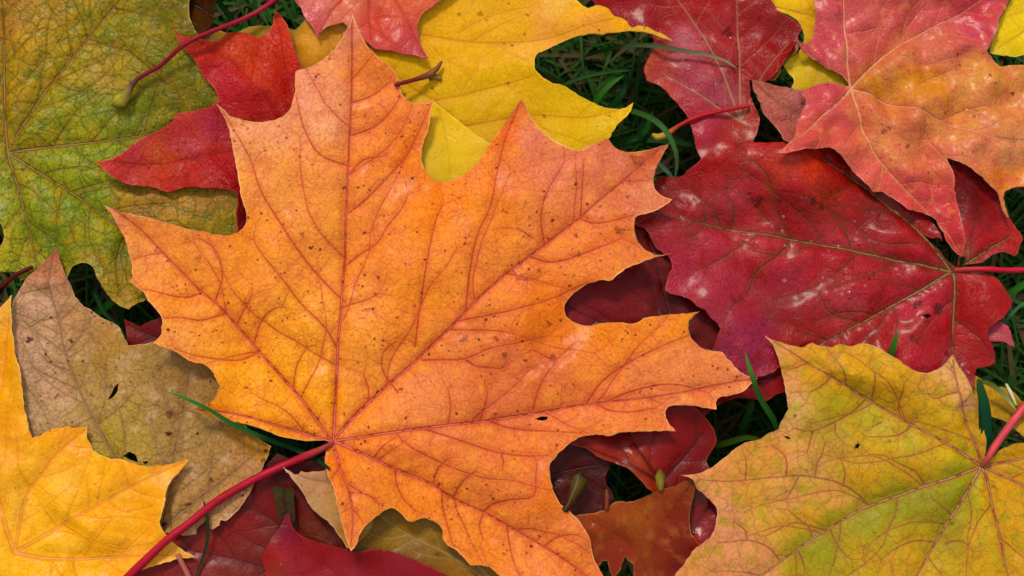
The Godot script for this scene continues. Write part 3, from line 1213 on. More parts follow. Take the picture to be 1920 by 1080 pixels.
	leaf({
		"label": "wet deep red leaf with a straight brown midrib at the top right", "seed": 12,
		"o": Vector2(72.6,-51.5),
		"out": PackedVector2Array([Vector2(22.8,-102.1), Vector2(26.3,-96.7), Vector2(30.7,-91.6), Vector2(38.5,-86.7), Vector2(45.8,-84.7), Vector2(46.6,-81.8), Vector2(44.7,-77.1), Vector2(43.2,-73.6), Vector2(44.1,-69.8), Vector2(48.3,-68.0), Vector2(51.6,-64.2), Vector2(54.3,-61.1), Vector2(56.9,-57.6), Vector2(58.3,-53.0), Vector2(59.2,-48.3), Vector2(60.7,-43.1), Vector2(65.2,-35.4), Vector2(75.8,-35.8), Vector2(81.0,-42.6), Vector2(78.2,-48.6), Vector2(79.6,-52.1), Vector2(80.4,-56.7), Vector2(78.5,-62.5), Vector2(77.6,-69.9), Vector2(83.4,-69.3), Vector2(86.1,-71.8), Vector2(88.9,-75.8), Vector2(92.1,-80.7), Vector2(94.8,-86.9), Vector2(92.2,-89.7), Vector2(87.9,-92.2), Vector2(84.0,-98.1), Vector2(87.7,-107.1), Vector2(78.0,-117.7), Vector2(60.2,-113.9), Vector2(42.4,-116.9), Vector2(30.0,-113.4)]),
		"veins": [PackedVector2Array([Vector2(74.6,-56.0), Vector2(74.6,-64.0), Vector2(74.7,-74.8), Vector2(74.2,-89.4), Vector2(74.0,-107.7)]), PackedVector2Array([Vector2(74.6,-56.0), Vector2(67.9,-74.8), Vector2(57.8,-93.0), Vector2(47.5,-105.9)]), PackedVector2Array([Vector2(74.6,-56.0), Vector2(62.5,-64.0), Vector2(48.7,-73.0)]), PackedVector2Array([Vector2(74.6,-56.0), Vector2(81.8,-71.2), Vector2(90.8,-82.1)])],
		"cols": [[59.2, -73.0, Color8(158,49,67)], [64.8, -89.4, Color8(154,29,32)], [49.0, -89.4, Color8(134,3,3)], [38.6, -93.0, Color8(138,3,14)], [57.6, -83.0, Color8(178,84,98)], [47.0, -73.0, Color8(162,42,42)], [67.7, -64.0, Color8(154,51,69)], [62.3, -55.1, Color8(162,37,56)], [65.6, -46.2, Color8(154,21,40)], [74.4, -53.3, Color8(148,27,5)], [83.8, -82.1, Color8(132,3,3)], [89.2, -85.7, Color8(122,3,3)], [78.3, -73.0, Color8(146,21,27)], [80.6, -93.0, Color8(134,3,3)], [44.4, -73.0, Color8(178,90,37)], [61.4, -94.9, Color8(154,5,5)]],
		"blots": [[70.8, -86.1, 1.7, 0.8], [73.1, -73.9, 1.5, 0.5]],
		"specks": [90, 0.2, 0.7, Color8(84,3,3)],
		"net": [2.6, 0.26, Color8(100,3,3)],
		"vc": Color8(154,90,65), "rc": Color8(170,49,42),
		"rib_color": Color8(148,100,73),
		"rough": 0.4, "wet": 0.1, "amp": 3.2, "coat": 0.17, "coat_rough": 0.24, "fine": 0.5, "bump": 0.1, "vw": 1.0, "wet_at": 200, "twigs": 0.5, "valley": 2.5, "wave": 24})
	leaf({
		"label": "green and yellow veined maple leaf filling the top left corner", "seed": 13,
		"o": Vector2(-164.1,-45.6),
		"out": PackedVector2Array([Vector2(-179.8,-109.7), Vector2(-159.1,-117.1), Vector2(-137.9,-113.7), Vector2(-116.5,-110.0), Vector2(-105.1,-103.3), Vector2(-105.9,-96.1), Vector2(-105.6,-92.1), Vector2(-104.8,-88.9), Vector2(-103.3,-85.7), Vector2(-101.9,-82.7), Vector2(-103.1,-77.7), Vector2(-100.5,-70.7), Vector2(-97.0,-66.6), Vector2(-95.5,-64.5), Vector2(-95.1,-61.8), Vector2(-97.0,-57.0), Vector2(-96.5,-42.6), Vector2(-88.9,-33.3), Vector2(-87.1,-24.7), Vector2(-88.2,-18.8), Vector2(-95.4,-12.8), Vector2(-107.2,-4.3), Vector2(-114.1,-0.1), Vector2(-116.9,2.9), Vector2(-119.4,4.0), Vector2(-121.8,6.1), Vector2(-124.4,5.1), Vector2(-126.7,3.7), Vector2(-129.4,0.3), Vector2(-131.4,-2.7), Vector2(-132.9,-5.5), Vector2(-134.3,-8.0), Vector2(-136.4,-8.9), Vector2(-138.4,-9.0), Vector2(-140.0,-8.4), Vector2(-141.5,-6.7), Vector2(-142.3,-4.3), Vector2(-146.5,-1.0), Vector2(-153.4,-1.9), Vector2(-156.1,-3.9), Vector2(-157.2,-3.2), Vector2(-158.0,-4.8), Vector2(-159.0,-6.0), Vector2(-161.2,-6.1), Vector2(-163.5,-5.8), Vector2(-168.3,-7.5), Vector2(-166.8,-11.8), Vector2(-163.6,-14.2), Vector2(-162.8,-16.6), Vector2(-163.1,-19.7), Vector2(-164.1,-21.8), Vector2(-169.5,-25.0), Vector2(-180.8,-37.5), Vector2(-187.2,-60.5), Vector2(-186.8,-87.2)]),
		"veins": [PackedVector2Array([Vector2(-164.1,-45.6), Vector2(-161.4,-50.5), Vector2(-157.5,-57.3), Vector2(-150.0,-69.9), Vector2(-139.7,-84.4), Vector2(-131.5,-95.3), Vector2(-123.1,-105.8)]), PackedVector2Array([Vector2(-164.1,-45.6), Vector2(-151.8,-47.4), Vector2(-136.9,-49.1), Vector2(-118.0,-52.0), Vector2(-96.9,-57.7)]), PackedVector2Array([Vector2(-164.1,-45.6), Vector2(-154.8,-39.9), Vector2(-143.0,-32.5), Vector2(-133.6,-25.9), Vector2(-123.8,-18.0), Vector2(-115.6,-4.2)]), PackedVector2Array([Vector2(-164.1,-45.6), Vector2(-160.6,-35.5), Vector2(-156.5,-23.2), Vector2(-153.3,-11.1), Vector2(-151.9,-4.2)]), PackedVector2Array([Vector2(-164.1,-45.6), Vector2(-165.9,-62.2), Vector2(-167.0,-78.4), Vector2(-168.3,-96.6), Vector2(-170.7,-107.6)])],
		"sec": [PackedVector2Array([Vector2(-139.7,-84.4), Vector2(-132.6,-81.6), Vector2(-124.6,-78.7), Vector2(-120.1,-74.8), Vector2(-109.3,-65.7)]), PackedVector2Array([Vector2(-131.4,-94.8), Vector2(-124.4,-92.9), Vector2(-115.5,-91.1), Vector2(-111.3,-93.9)]), PackedVector2Array([Vector2(-139.7,-84.4), Vector2(-141.8,-91.1), Vector2(-144.7,-96.6)]), PackedVector2Array([Vector2(-150.0,-69.9), Vector2(-144.1,-66.6), Vector2(-138.0,-65.7)]), PackedVector2Array([Vector2(-119.7,-51.8), Vector2(-118.6,-58.6), Vector2(-115.5,-67.5)]), PackedVector2Array([Vector2(-143.0,-32.5), Vector2(-135.7,-34.6), Vector2(-128.9,-36.4)]), PackedVector2Array([Vector2(-124.7,-18.9), Vector2(-126.8,-9.3), Vector2(-125.3,-0.7)]), PackedVector2Array([Vector2(-133.6,-25.9), Vector2(-121.6,-27.6), Vector2(-109.7,-28.5)])],
		"cols": [[-157.2, -85.6, Color8(166,121,5)], [-164.4, -89.3, Color8(166,109,33)], [-146.4, -78.4, Color8(156,125,3)], [-124.1, -85.6, Color8(131,113,3)], [-112.0, -89.3, Color8(106,88,3)], [-135.2, -62.2, Color8(121,121,3)], [-143.7, -58.6, Color8(131,127,3)], [-114.8, -72.9, Color8(123,106,3)], [-107.5, -63.9, Color8(113,98,3)], [-155.6, -55.0, Color8(137,121,3)], [-132.1, -71.1, Color8(158,125,38)], [-122.9, -58.6, Color8(104,109,3)], [-160.2, -74.8, Color8(158,119,3)], [-146.2, -39.0, Color8(131,133,3)], [-132.6, -42.6, Color8(125,135,3)], [-158.0, -35.5, Color8(137,135,27)], [-148.7, -19.8, Color8(102,115,3)], [-134.9, -18.0, Color8(133,129,3)], [-158.5, -12.8, Color8(150,141,5)], [-126.1, -11.1, Color8(106,104,3)], [-122.2, -0.7, Color8(158,117,3)], [-109.7, -27.6, Color8(162,109,33)], [-118.3, -29.4, Color8(154,104,33)], [-95.7, -21.5, Color8(125,100,3)], [-97.7, -30.2, Color8(141,92,21)], [-132.6, -5.9, Color8(150,117,3)], [-164.7, -62.2, Color8(154,113,3)], [-140.4, -26.7, Color8(115,125,3)]],
		"blots": [[-158.6, -39.7, 0.8, 0.95]],
		"specks": [150, 0.15, 0.35, Color8(68,53,3)],
		"net": [4.6, 0.42, Color8(66,70,3)],
		"mottle": [Color8(182,141,3), 0.5, 0.8, 0.5],
		"mottle2": [Color8(81,104,3), 0.15, 0.42, 0.4],
		"vc": Color8(102,68,5), "rc": Color8(190,152,57),
		"rib_color": Color8(135,102,43),
		"blotch": 9, "vs": 0.8, "rough": 0.38, "wet": 0.15, "amp": 3.0, "quilt": 1.8, "bump": 0.11, "vw": 0.9, "grain": 0.34, "twigs": 0.6, "branch": 8, "ppm": 4.6, "halo": 0.3, "valley": 3.5, "wave": 50})
	leaf({
		"label": "pale tan brown leaf with dark holes and a red pointed tip on the left", "seed": 14,
		"o": Vector2(-110.0,76.2),
		"out": PackedVector2Array([Vector2(-146.0,-14.0), Vector2(-147.1,-11.4), Vector2(-148.6,-9.7), Vector2(-150.8,-7.0), Vector2(-154.5,-4.1), Vector2(-157.3,0.5), Vector2(-158.8,3.9), Vector2(-158.7,8.4), Vector2(-158.2,13.0), Vector2(-157.6,26.6), Vector2(-156.9,43.3), Vector2(-150.1,59.8), Vector2(-139.2,69.7), Vector2(-125.6,77.9), Vector2(-112.5,77.9), Vector2(-107.3,76.2), Vector2(-104.8,76.4), Vector2(-101.8,76.9), Vector2(-97.8,76.7), Vector2(-97.4,74.9), Vector2(-96.2,73.5), Vector2(-94.8,72.0), Vector2(-94.2,73.8), Vector2(-92.8,75.1), Vector2(-90.5,73.8), Vector2(-90.3,72.2), Vector2(-88.6,72.5), Vector2(-85.5,69.7), Vector2(-82.7,66.0), Vector2(-80.0,61.0), Vector2(-78.0,56.6), Vector2(-76.2,52.1), Vector2(-75.7,49.2), Vector2(-77.9,47.9), Vector2(-82.1,44.9), Vector2(-89.2,33.1), Vector2(-94.5,23.0), Vector2(-99.6,16.3), Vector2(-107.9,13.9), Vector2(-112.7,16.5), Vector2(-116.5,17.4), Vector2(-121.3,17.8), Vector2(-123.6,13.3), Vector2(-126.0,10.6), Vector2(-129.9,9.0), Vector2(-134.5,6.0), Vector2(-137.2,4.3), Vector2(-139.4,1.7), Vector2(-141.1,-2.5), Vector2(-143.0,-6.6), Vector2(-144.5,-10.4)]),
		"veins": [PackedVector2Array([Vector2(-110.0,76.2), Vector2(-115.6,68.1), Vector2(-124.4,53.3), Vector2(-130.9,42.8), Vector2(-137.1,31.6), Vector2(-142.0,19.8), Vector2(-144.9,8.4), Vector2(-147.6,-0.7), Vector2(-146.3,-12.8)]), PackedVector2Array([Vector2(-110.0,76.2), Vector2(-106.8,56.6), Vector2(-105.1,46.6), Vector2(-103.4,35.5), Vector2(-102.2,26.5)]), PackedVector2Array([Vector2(-110.0,76.2), Vector2(-102.6,69.7), Vector2(-92.5,62.0), Vector2(-81.6,52.6), Vector2(-76.7,48.3)]), PackedVector2Array([Vector2(-110.0,76.2), Vector2(-125.8,69.7), Vector2(-139.5,59.9)])],
		"sec": [PackedVector2Array([Vector2(-144.9,8.4), Vector2(-150.5,9.6), Vector2(-154.5,12.1), Vector2(-158.0,10.4)]), PackedVector2Array([Vector2(-144.6,9.2), Vector2(-140.5,6.2), Vector2(-137.3,2.8)]), PackedVector2Array([Vector2(-142.0,19.8), Vector2(-146.7,16.4), Vector2(-152.0,13.0), Vector2(-155.5,9.6)]), PackedVector2Array([Vector2(-142.0,19.8), Vector2(-138.3,16.4), Vector2(-135.6,9.6)]), PackedVector2Array([Vector2(-140.0,25.7), Vector2(-146.4,23.2), Vector2(-149.9,19.8)]), PackedVector2Array([Vector2(-147.6,-0.7), Vector2(-152.6,0.2), Vector2(-156.0,1.0)]), PackedVector2Array([Vector2(-137.1,31.6), Vector2(-142.7,29.1), Vector2(-151.3,24.9)]), PackedVector2Array([Vector2(-141.4,21.5), Vector2(-136.5,18.9)]), PackedVector2Array([Vector2(-130.9,42.8), Vector2(-122.3,36.6), Vector2(-117.5,29.9)]), PackedVector2Array([Vector2(-104.3,41.6), Vector2(-112.2,36.6), Vector2(-115.5,37.5)]), PackedVector2Array([Vector2(-105.8,51.6), Vector2(-96.7,48.3), Vector2(-93.6,43.3)])],
		"holes": [PackedVector2Array([Vector2(-125.2,30.6), Vector2(-124.1,29.7), Vector2(-124.3,32.3), Vector2(-125.9,34.1), Vector2(-127.7,34.9), Vector2(-126.6,33.3)]), PackedVector2Array([Vector2(-121.9,52.4), Vector2(-120.0,51.1), Vector2(-117.9,51.9), Vector2(-116.8,54.3), Vector2(-118.9,53.8)]), PackedVector2Array([Vector2(-115.8,54.3), Vector2(-113.5,53.9), Vector2(-114.3,55.1)])],
		"cols": [[-146.4, -11.0, Color8(169,60,35)], [-146.2, -7.6, Color8(186,114,74)], [-149.1, 2.8, Color8(192,144,109)], [-153.9, 7.9, Color8(186,140,105)], [-138.6, 9.6, Color8(173,122,74)], [-143.4, 16.4, Color8(186,137,96)], [-151.6, 19.8, Color8(182,137,105)], [-128.3, 14.7, Color8(161,114,46)], [-131.3, 21.5, Color8(159,116,40)], [-149.1, 36.6, Color8(173,135,92)], [-144.4, 29.9, Color8(182,135,96)], [-134.0, 36.6, Color8(165,127,65)], [-122.7, 26.5, Color8(165,125,60)], [-112.7, 23.2, Color8(154,114,55)], [-102.5, 26.5, Color8(146,101,46)], [-118.6, 43.3, Color8(165,129,51)], [-123.4, 48.3, Color8(165,137,35)], [-107.1, 40.0, Color8(157,116,60)], [-96.9, 43.3, Color8(144,109,46)], [-93.2, 53.3, Color8(157,114,55)], [-101.3, 59.9, Color8(169,122,67)], [-86.4, 59.9, Color8(169,118,55)], [-80.1, 48.3, Color8(161,105,6)], [-104.3, 69.7, Color8(161,118,60)], [-91.0, 69.7, Color8(173,122,79)], [-84.6, 64.8, Color8(165,114,70)], [-81.5, 54.9, Color8(173,118,70)]],
		"blots": [[-153.2, 15.9, 1.0, 0.9], [-140.0, 15.9, 0.8, 0.9], [-108.2, 45.5, 1.0, 0.85], [-107.8, 39.1, 1.5, 0.45], [-108.3, 73.8, 1.2, 0.8], [-93.9, 59.7, 0.8, 0.7], [-76.8, 50.8, 0.8, 0.8], [-77.6, 53.8, 0.8, 0.7], [-150.5, 41.6, 1.7, 0.3], [-101.1, 67.3, 0.8, 0.6]],
		"specks": [480, 0.15, 0.45, Color8(53,6,3)],
		"net": [3.0, 0.32, Color8(107,70,29)],
		"mottle": [Color8(152,135,60), 0.65, 0.95, 0.2],
		"mottle2": [Color8(199,159,131), 0.1, 0.45, 0.5],
		"vc": Color8(127,90,55), "rc": Color8(203,165,122),
		"rib_color": Color8(144,105,70),
		"blotch": 9, "vs": 0.85, "rough": 0.55, "wet": 0.1, "amp": 2.2, "quilt": 1.6, "bump": 0.1, "vw": 0.9, "grain": 0.3, "twigs": 0.5, "halo": 0.3, "valley": 3.0})
	leaf({
		"label": "red maple leaf with two pointed lobes overlapping the green leaf", "seed": 15,
		"o": Vector2(-68.4,-41.9),
		"out": PackedVector2Array([Vector2(-109.5,-84.9), Vector2(-108.0,-83.4), Vector2(-106.8,-82.5), Vector2(-103.5,-82.3), Vector2(-99.9,-81.6), Vector2(-96.4,-81.8), Vector2(-95.0,-82.6), Vector2(-93.3,-84.3), Vector2(-90.0,-85.1), Vector2(-85.8,-84.5), Vector2(-83.0,-83.3), Vector2(-80.5,-84.8), Vector2(-78.9,-86.8), Vector2(-78.3,-90.1), Vector2(-78.1,-93.6), Vector2(-75.3,-90.6), Vector2(-73.3,-87.1), Vector2(-71.9,-82.9), Vector2(-70.7,-78.5), Vector2(-68.3,-73.3), Vector2(-62.3,-65.3), Vector2(-55.0,-52.6), Vector2(-61.7,-37.0), Vector2(-71.5,-21.1), Vector2(-81.7,-16.1), Vector2(-87.3,-18.2), Vector2(-87.8,-24.2), Vector2(-87.5,-29.0), Vector2(-87.9,-31.1), Vector2(-90.0,-31.7), Vector2(-93.6,-32.3), Vector2(-97.0,-32.2), Vector2(-101.0,-32.7), Vector2(-104.0,-32.7), Vector2(-107.0,-32.3), Vector2(-108.9,-31.4), Vector2(-110.9,-31.6), Vector2(-113.2,-32.5), Vector2(-115.7,-33.3), Vector2(-119.5,-33.4), Vector2(-122.3,-33.8), Vector2(-124.8,-34.7), Vector2(-127.3,-36.0), Vector2(-129.5,-37.7), Vector2(-131.4,-39.5), Vector2(-133.3,-41.4), Vector2(-129.6,-41.5), Vector2(-126.4,-43.0), Vector2(-124.5,-44.6), Vector2(-119.9,-49.0), Vector2(-116.2,-51.0), Vector2(-114.0,-52.1), Vector2(-111.4,-53.5), Vector2(-109.5,-54.9), Vector2(-108.7,-56.7), Vector2(-107.9,-57.5), Vector2(-105.1,-57.9), Vector2(-102.8,-58.4), Vector2(-99.8,-59.0), Vector2(-96.8,-60.1), Vector2(-94.8,-61.4), Vector2(-95.2,-63.3), Vector2(-96.5,-65.9), Vector2(-98.7,-68.3), Vector2(-100.1,-70.1), Vector2(-101.3,-72.1), Vector2(-102.3,-74.0), Vector2(-103.6,-75.9), Vector2(-105.2,-77.4), Vector2(-106.9,-79.3), Vector2(-108.1,-81.1)]),
		"veins": [PackedVector2Array([Vector2(-68.4,-41.9), Vector2(-75.6,-54.2), Vector2(-84.6,-68.5), Vector2(-95.3,-77.4), Vector2(-106.7,-83.2)]), PackedVector2Array([Vector2(-68.4,-41.9), Vector2(-87.4,-45.4), Vector2(-99.3,-43.6), Vector2(-112.9,-41.0), Vector2(-130.0,-41.1)]), PackedVector2Array([Vector2(-68.4,-41.9), Vector2(-71.5,-63.1), Vector2(-74.5,-77.4), Vector2(-77.1,-90.1)])],
		"cols": [[-106.7, -82.5, Color8(166,53,30)], [-96.9, -75.6, Color8(170,30,5)], [-90.1, -77.4, Color8(177,53,3)], [-84.7, -72.0, Color8(185,48,5)], [-79.7, -79.2, Color8(177,35,5)], [-74.6, -82.8, Color8(185,40,12)], [-91.5, -66.7, Color8(166,19,35)], [-82.7, -61.3, Color8(155,19,19)], [-74.2, -64.9, Color8(166,25,5)], [-95.1, -72.0, Color8(162,25,44)], [-77.4, -58.6, Color8(143,12,3)], [-128.3, -41.0, Color8(177,46,40)], [-119.8, -41.9, Color8(166,48,48)], [-109.7, -47.1, Color8(162,44,44)], [-103.0, -52.4, Color8(162,40,40)], [-96.2, -54.2, Color8(158,35,53)], [-111.3, -43.6, Color8(166,69,5)], [-104.2, -36.6, Color8(162,30,19)], [-95.8, -41.9, Color8(158,19,19)], [-112.7, -35.7, Color8(170,40,19)], [-90.5, -34.8, Color8(139,3,3)], [-101.2, -48.0, Color8(170,61,69)], [-87.6, -24.4, Color8(95,3,3)]],
		"lifts": [[-130.0, -41.0, 10.1, 3], [-106.7, -82.8, 11.8, 3], [-82.8, -64.9, 10.1, 3]],
		"blots": [[-105.3, -48.0, 0.8, 0.7], [-116.9, -39.6, 0.5, 0.95], [-104.2, -36.6, 1.0, 0.5], [-107.9, -45.4, 0.8, 0.5]],
		"specks": [60, 0.15, 0.35, Color8(79,3,3)],
		"net": [2.4, 0.3, Color8(126,5,3)],
		"mottle": [Color8(185,73,3), 0.62, 0.85, 0.35],
		"vc": Color8(155,25,5), "rc": Color8(193,95,61),
		"vs": 0.75, "rough": 0.46, "amp": 2.2, "coat": 0, "ribs": true, "wet_at": 125, "fine": 0.55, "coat_rough": 0.3, "bump": 0.1, "valley": 1.5, "shine": 0.22, "vw": 0.6, "quilt": 1.4, "grain": 0.28, "halo": 0.35, "twigs": 1.0, "wave": 26})
	leaf({
		"label": "olive brown leaf showing below the orange leaf's bottom lobe", "seed": 16,
		"o": Vector2(-4.9,92.5),
		"out": PackedVector2Array([Vector2(-52.9,64.8), Vector2(-43.3,63.1), Vector2(-26.6,64.8), Vector2(-13.3,69.7), Vector2(-5.0,79.5), Vector2(0.0,89.3), Vector2(-3.3,97.4), Vector2(-13.2,97.3), Vector2(-19.8,92.5), Vector2(-23.6,89.1), Vector2(-26.4,87.6), Vector2(-29.2,86.5), Vector2(-32.2,86.0), Vector2(-34.7,84.9), Vector2(-36.0,83.1), Vector2(-39.6,82.1), Vector2(-44.4,82.4), Vector2(-48.2,82.2), Vector2(-51.0,81.1)]),
		"veins": [PackedVector2Array([Vector2(-4.9,92.5), Vector2(-19.8,82.8), Vector2(-33.1,76.3), Vector2(-43.1,69.7)]), PackedVector2Array([Vector2(-4.9,92.5), Vector2(-11.6,84.4), Vector2(-18.2,69.7)])],
		"sec": [PackedVector2Array([Vector2(-33.1,76.3), Vector2(-28.1,77.9), Vector2(-24.0,73.8)]), PackedVector2Array([Vector2(-33.1,76.7), Vector2(-39.7,77.9), Vector2(-44.7,76.3)])],
		"cols": [[-43.0, 74.6, Color8(120,81,3)], [-33.1, 73.0, Color8(132,88,3)], [-38.0, 77.9, Color8(126,90,5)], [-26.5, 76.3, Color8(122,84,3)], [-23.1, 82.8, Color8(120,77,5)], [-14.8, 87.6, Color8(132,84,3)], [-46.3, 79.5, Color8(110,73,3)], [-31.4, 82.8, Color8(118,75,14)]],
		"blots": [[-44.7, 73.5, 0.7, 0.7], [-23.1, 82.8, 0.7, 0.6]],
		"specks": [40, 0.15, 0.35, Color8(51,21,3)],
		"net": [2.6, 0.15, Color8(84,56,3)],
		"vc": Color8(142,110,51), "rc": Color8(170,132,65),
		"rough": 0.42, "amp": 1.2})
	leaf({
		"label": "small dull olive leaf end behind the crimson leaf's tip", "seed": 17,
		"o": Vector2(-69.3,74.6),
		"out": PackedVector2Array([Vector2(-74.5,62.4), Vector2(-72.9,61.7), Vector2(-70.5,62.5), Vector2(-68.6,61.9), Vector2(-67.5,63.5), Vector2(-67.8,66.1), Vector2(-67.2,68.9), Vector2(-67.8,73.8), Vector2(-69.2,76.2), Vector2(-71.3,73.8), Vector2(-72.7,69.7), Vector2(-73.4,66.4)]),
		"veins": [PackedVector2Array([Vector2(-69.3,74.6), Vector2(-70.4,68.1), Vector2(-71.0,62.8)])],
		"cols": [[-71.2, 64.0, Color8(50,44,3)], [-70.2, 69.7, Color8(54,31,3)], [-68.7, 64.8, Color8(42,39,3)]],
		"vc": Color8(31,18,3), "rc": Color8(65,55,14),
		"amp": 0.6, "ppm": 3, "ribs": false, "twigs": 0.3})
	leaf({
		"label": "glossy crimson leaf with a pointed tip at the bottom of the pile", "seed": 18,
		"o": Vector2(-39.1,103.5),
		"out": PackedVector2Array([Vector2(-69.0,70.0), Vector2(-70.1,71.3), Vector2(-71.2,73.8), Vector2(-72.8,76.2), Vector2(-74.7,79.4), Vector2(-76.2,82.3), Vector2(-76.7,84.3), Vector2(-75.9,86.7), Vector2(-75.6,89.9), Vector2(-75.2,97.2), Vector2(-58.7,105.2), Vector2(-32.6,105.2), Vector2(-13.1,100.4), Vector2(-13.1,92.4), Vector2(-26.2,85.9), Vector2(-36.1,82.0), Vector2(-42.6,81.0), Vector2(-47.9,81.8), Vector2(-52.6,80.6), Vector2(-56.8,79.8), Vector2(-60.4,78.8), Vector2(-62.5,78.2), Vector2(-64.6,77.2), Vector2(-66.4,75.7), Vector2(-67.8,73.9)]),
		"veins": [PackedVector2Array([Vector2(-39.1,103.5), Vector2(-52.3,90.7), Vector2(-64.0,79.4), Vector2(-68.8,71.3)]), PackedVector2Array([Vector2(-39.1,103.5), Vector2(-58.7,97.1), Vector2(-73.6,89.1)])],
		"cols": [[-69.1, 73.8, Color8(103,13,35)], [-70.6, 77.8, Color8(122,10,31)], [-74.6, 84.3, Color8(140,4,4)], [-65.6, 82.7, Color8(133,16,31)], [-59.1, 81.1, Color8(126,3,4)], [-52.4, 85.9, Color8(133,16,28)], [-42.6, 84.3, Color8(117,3,10)], [-32.7, 87.5, Color8(122,10,24)], [-68.0, 85.9, Color8(147,35,43)], [-72.8, 88.3, Color8(150,47,26)], [-44.2, 88.3, Color8(133,26,39)]],
		"lifts": [[-70.5, 82.7, 10.1, 4]],
		"specks": [50, 0.15, 0.3, Color8(167,133,133)],
		"net": [2.6, 0.1, Color8(100,3,3)],
		"vc": Color8(114,4,16), "rc": Color8(150,35,41),
		"vs": 0.3, "rough": 0.38, "wet": 0.1, "amp": 2.5, "coat": 0.15, "coat_rough": 0.25, "ribs": false, "fine": 0.35, "wet_at": 140})
	leaf({
		"label": "pale tan leaf lobe sticking out under the orange leaf's stalk end", "seed": 19,
		"o": Vector2(-46.1,60.0),
		"out": PackedVector2Array([Vector2(-71.1,56.0), Vector2(-69.0,57.0), Vector2(-66.9,58.5), Vector2(-65.8,58.2), Vector2(-65.0,57.4), Vector2(-63.0,57.7), Vector2(-61.7,57.4), Vector2(-60.1,57.4), Vector2(-57.4,56.7), Vector2(-51.3,55.0), Vector2(-44.7,59.9), Vector2(-42.7,73.0), Vector2(-48.2,79.7), Vector2(-50.6,80.7), Vector2(-51.9,78.5), Vector2(-53.0,77.2), Vector2(-55.4,74.1), Vector2(-57.2,72.2), Vector2(-59.2,70.9), Vector2(-61.2,69.2), Vector2(-62.5,67.6), Vector2(-64.0,65.0), Vector2(-65.3,62.7), Vector2(-67.1,60.5), Vector2(-69.2,58.0)]),
		"veins": [PackedVector2Array([Vector2(-46.1,60.0), Vector2(-56.0,60.8), Vector2(-64.3,59.1), Vector2(-70.1,56.5)]), PackedVector2Array([Vector2(-46.1,60.0), Vector2(-50.9,68.1), Vector2(-52.4,76.2)])],
		"cols": [[-69.3, 57.0, Color8(186,146,114)], [-64.3, 60.0, Color8(186,130,90)], [-59.3, 61.6, Color8(190,132,86)], [-57.5, 66.5, Color8(182,126,73)], [-60.8, 66.5, Color8(174,130,81)], [-55.8, 71.3, Color8(170,124,73)], [-51.6, 77.8, Color8(142,90,5)], [-54.2, 66.5, Color8(162,118,42)]],
		"lifts": [[-65.9, 58.3, 8.4, 2.5]],
		"specks": [60, 0.12, 0.3, Color8(116,60,21)],
		"net": [2.4, 0.2, Color8(142,98,51)],
		"vc": Color8(146,98,51), "rc": Color8(202,162,114),
		"vs": 0.5, "rough": 0.5, "amp": 1.6})
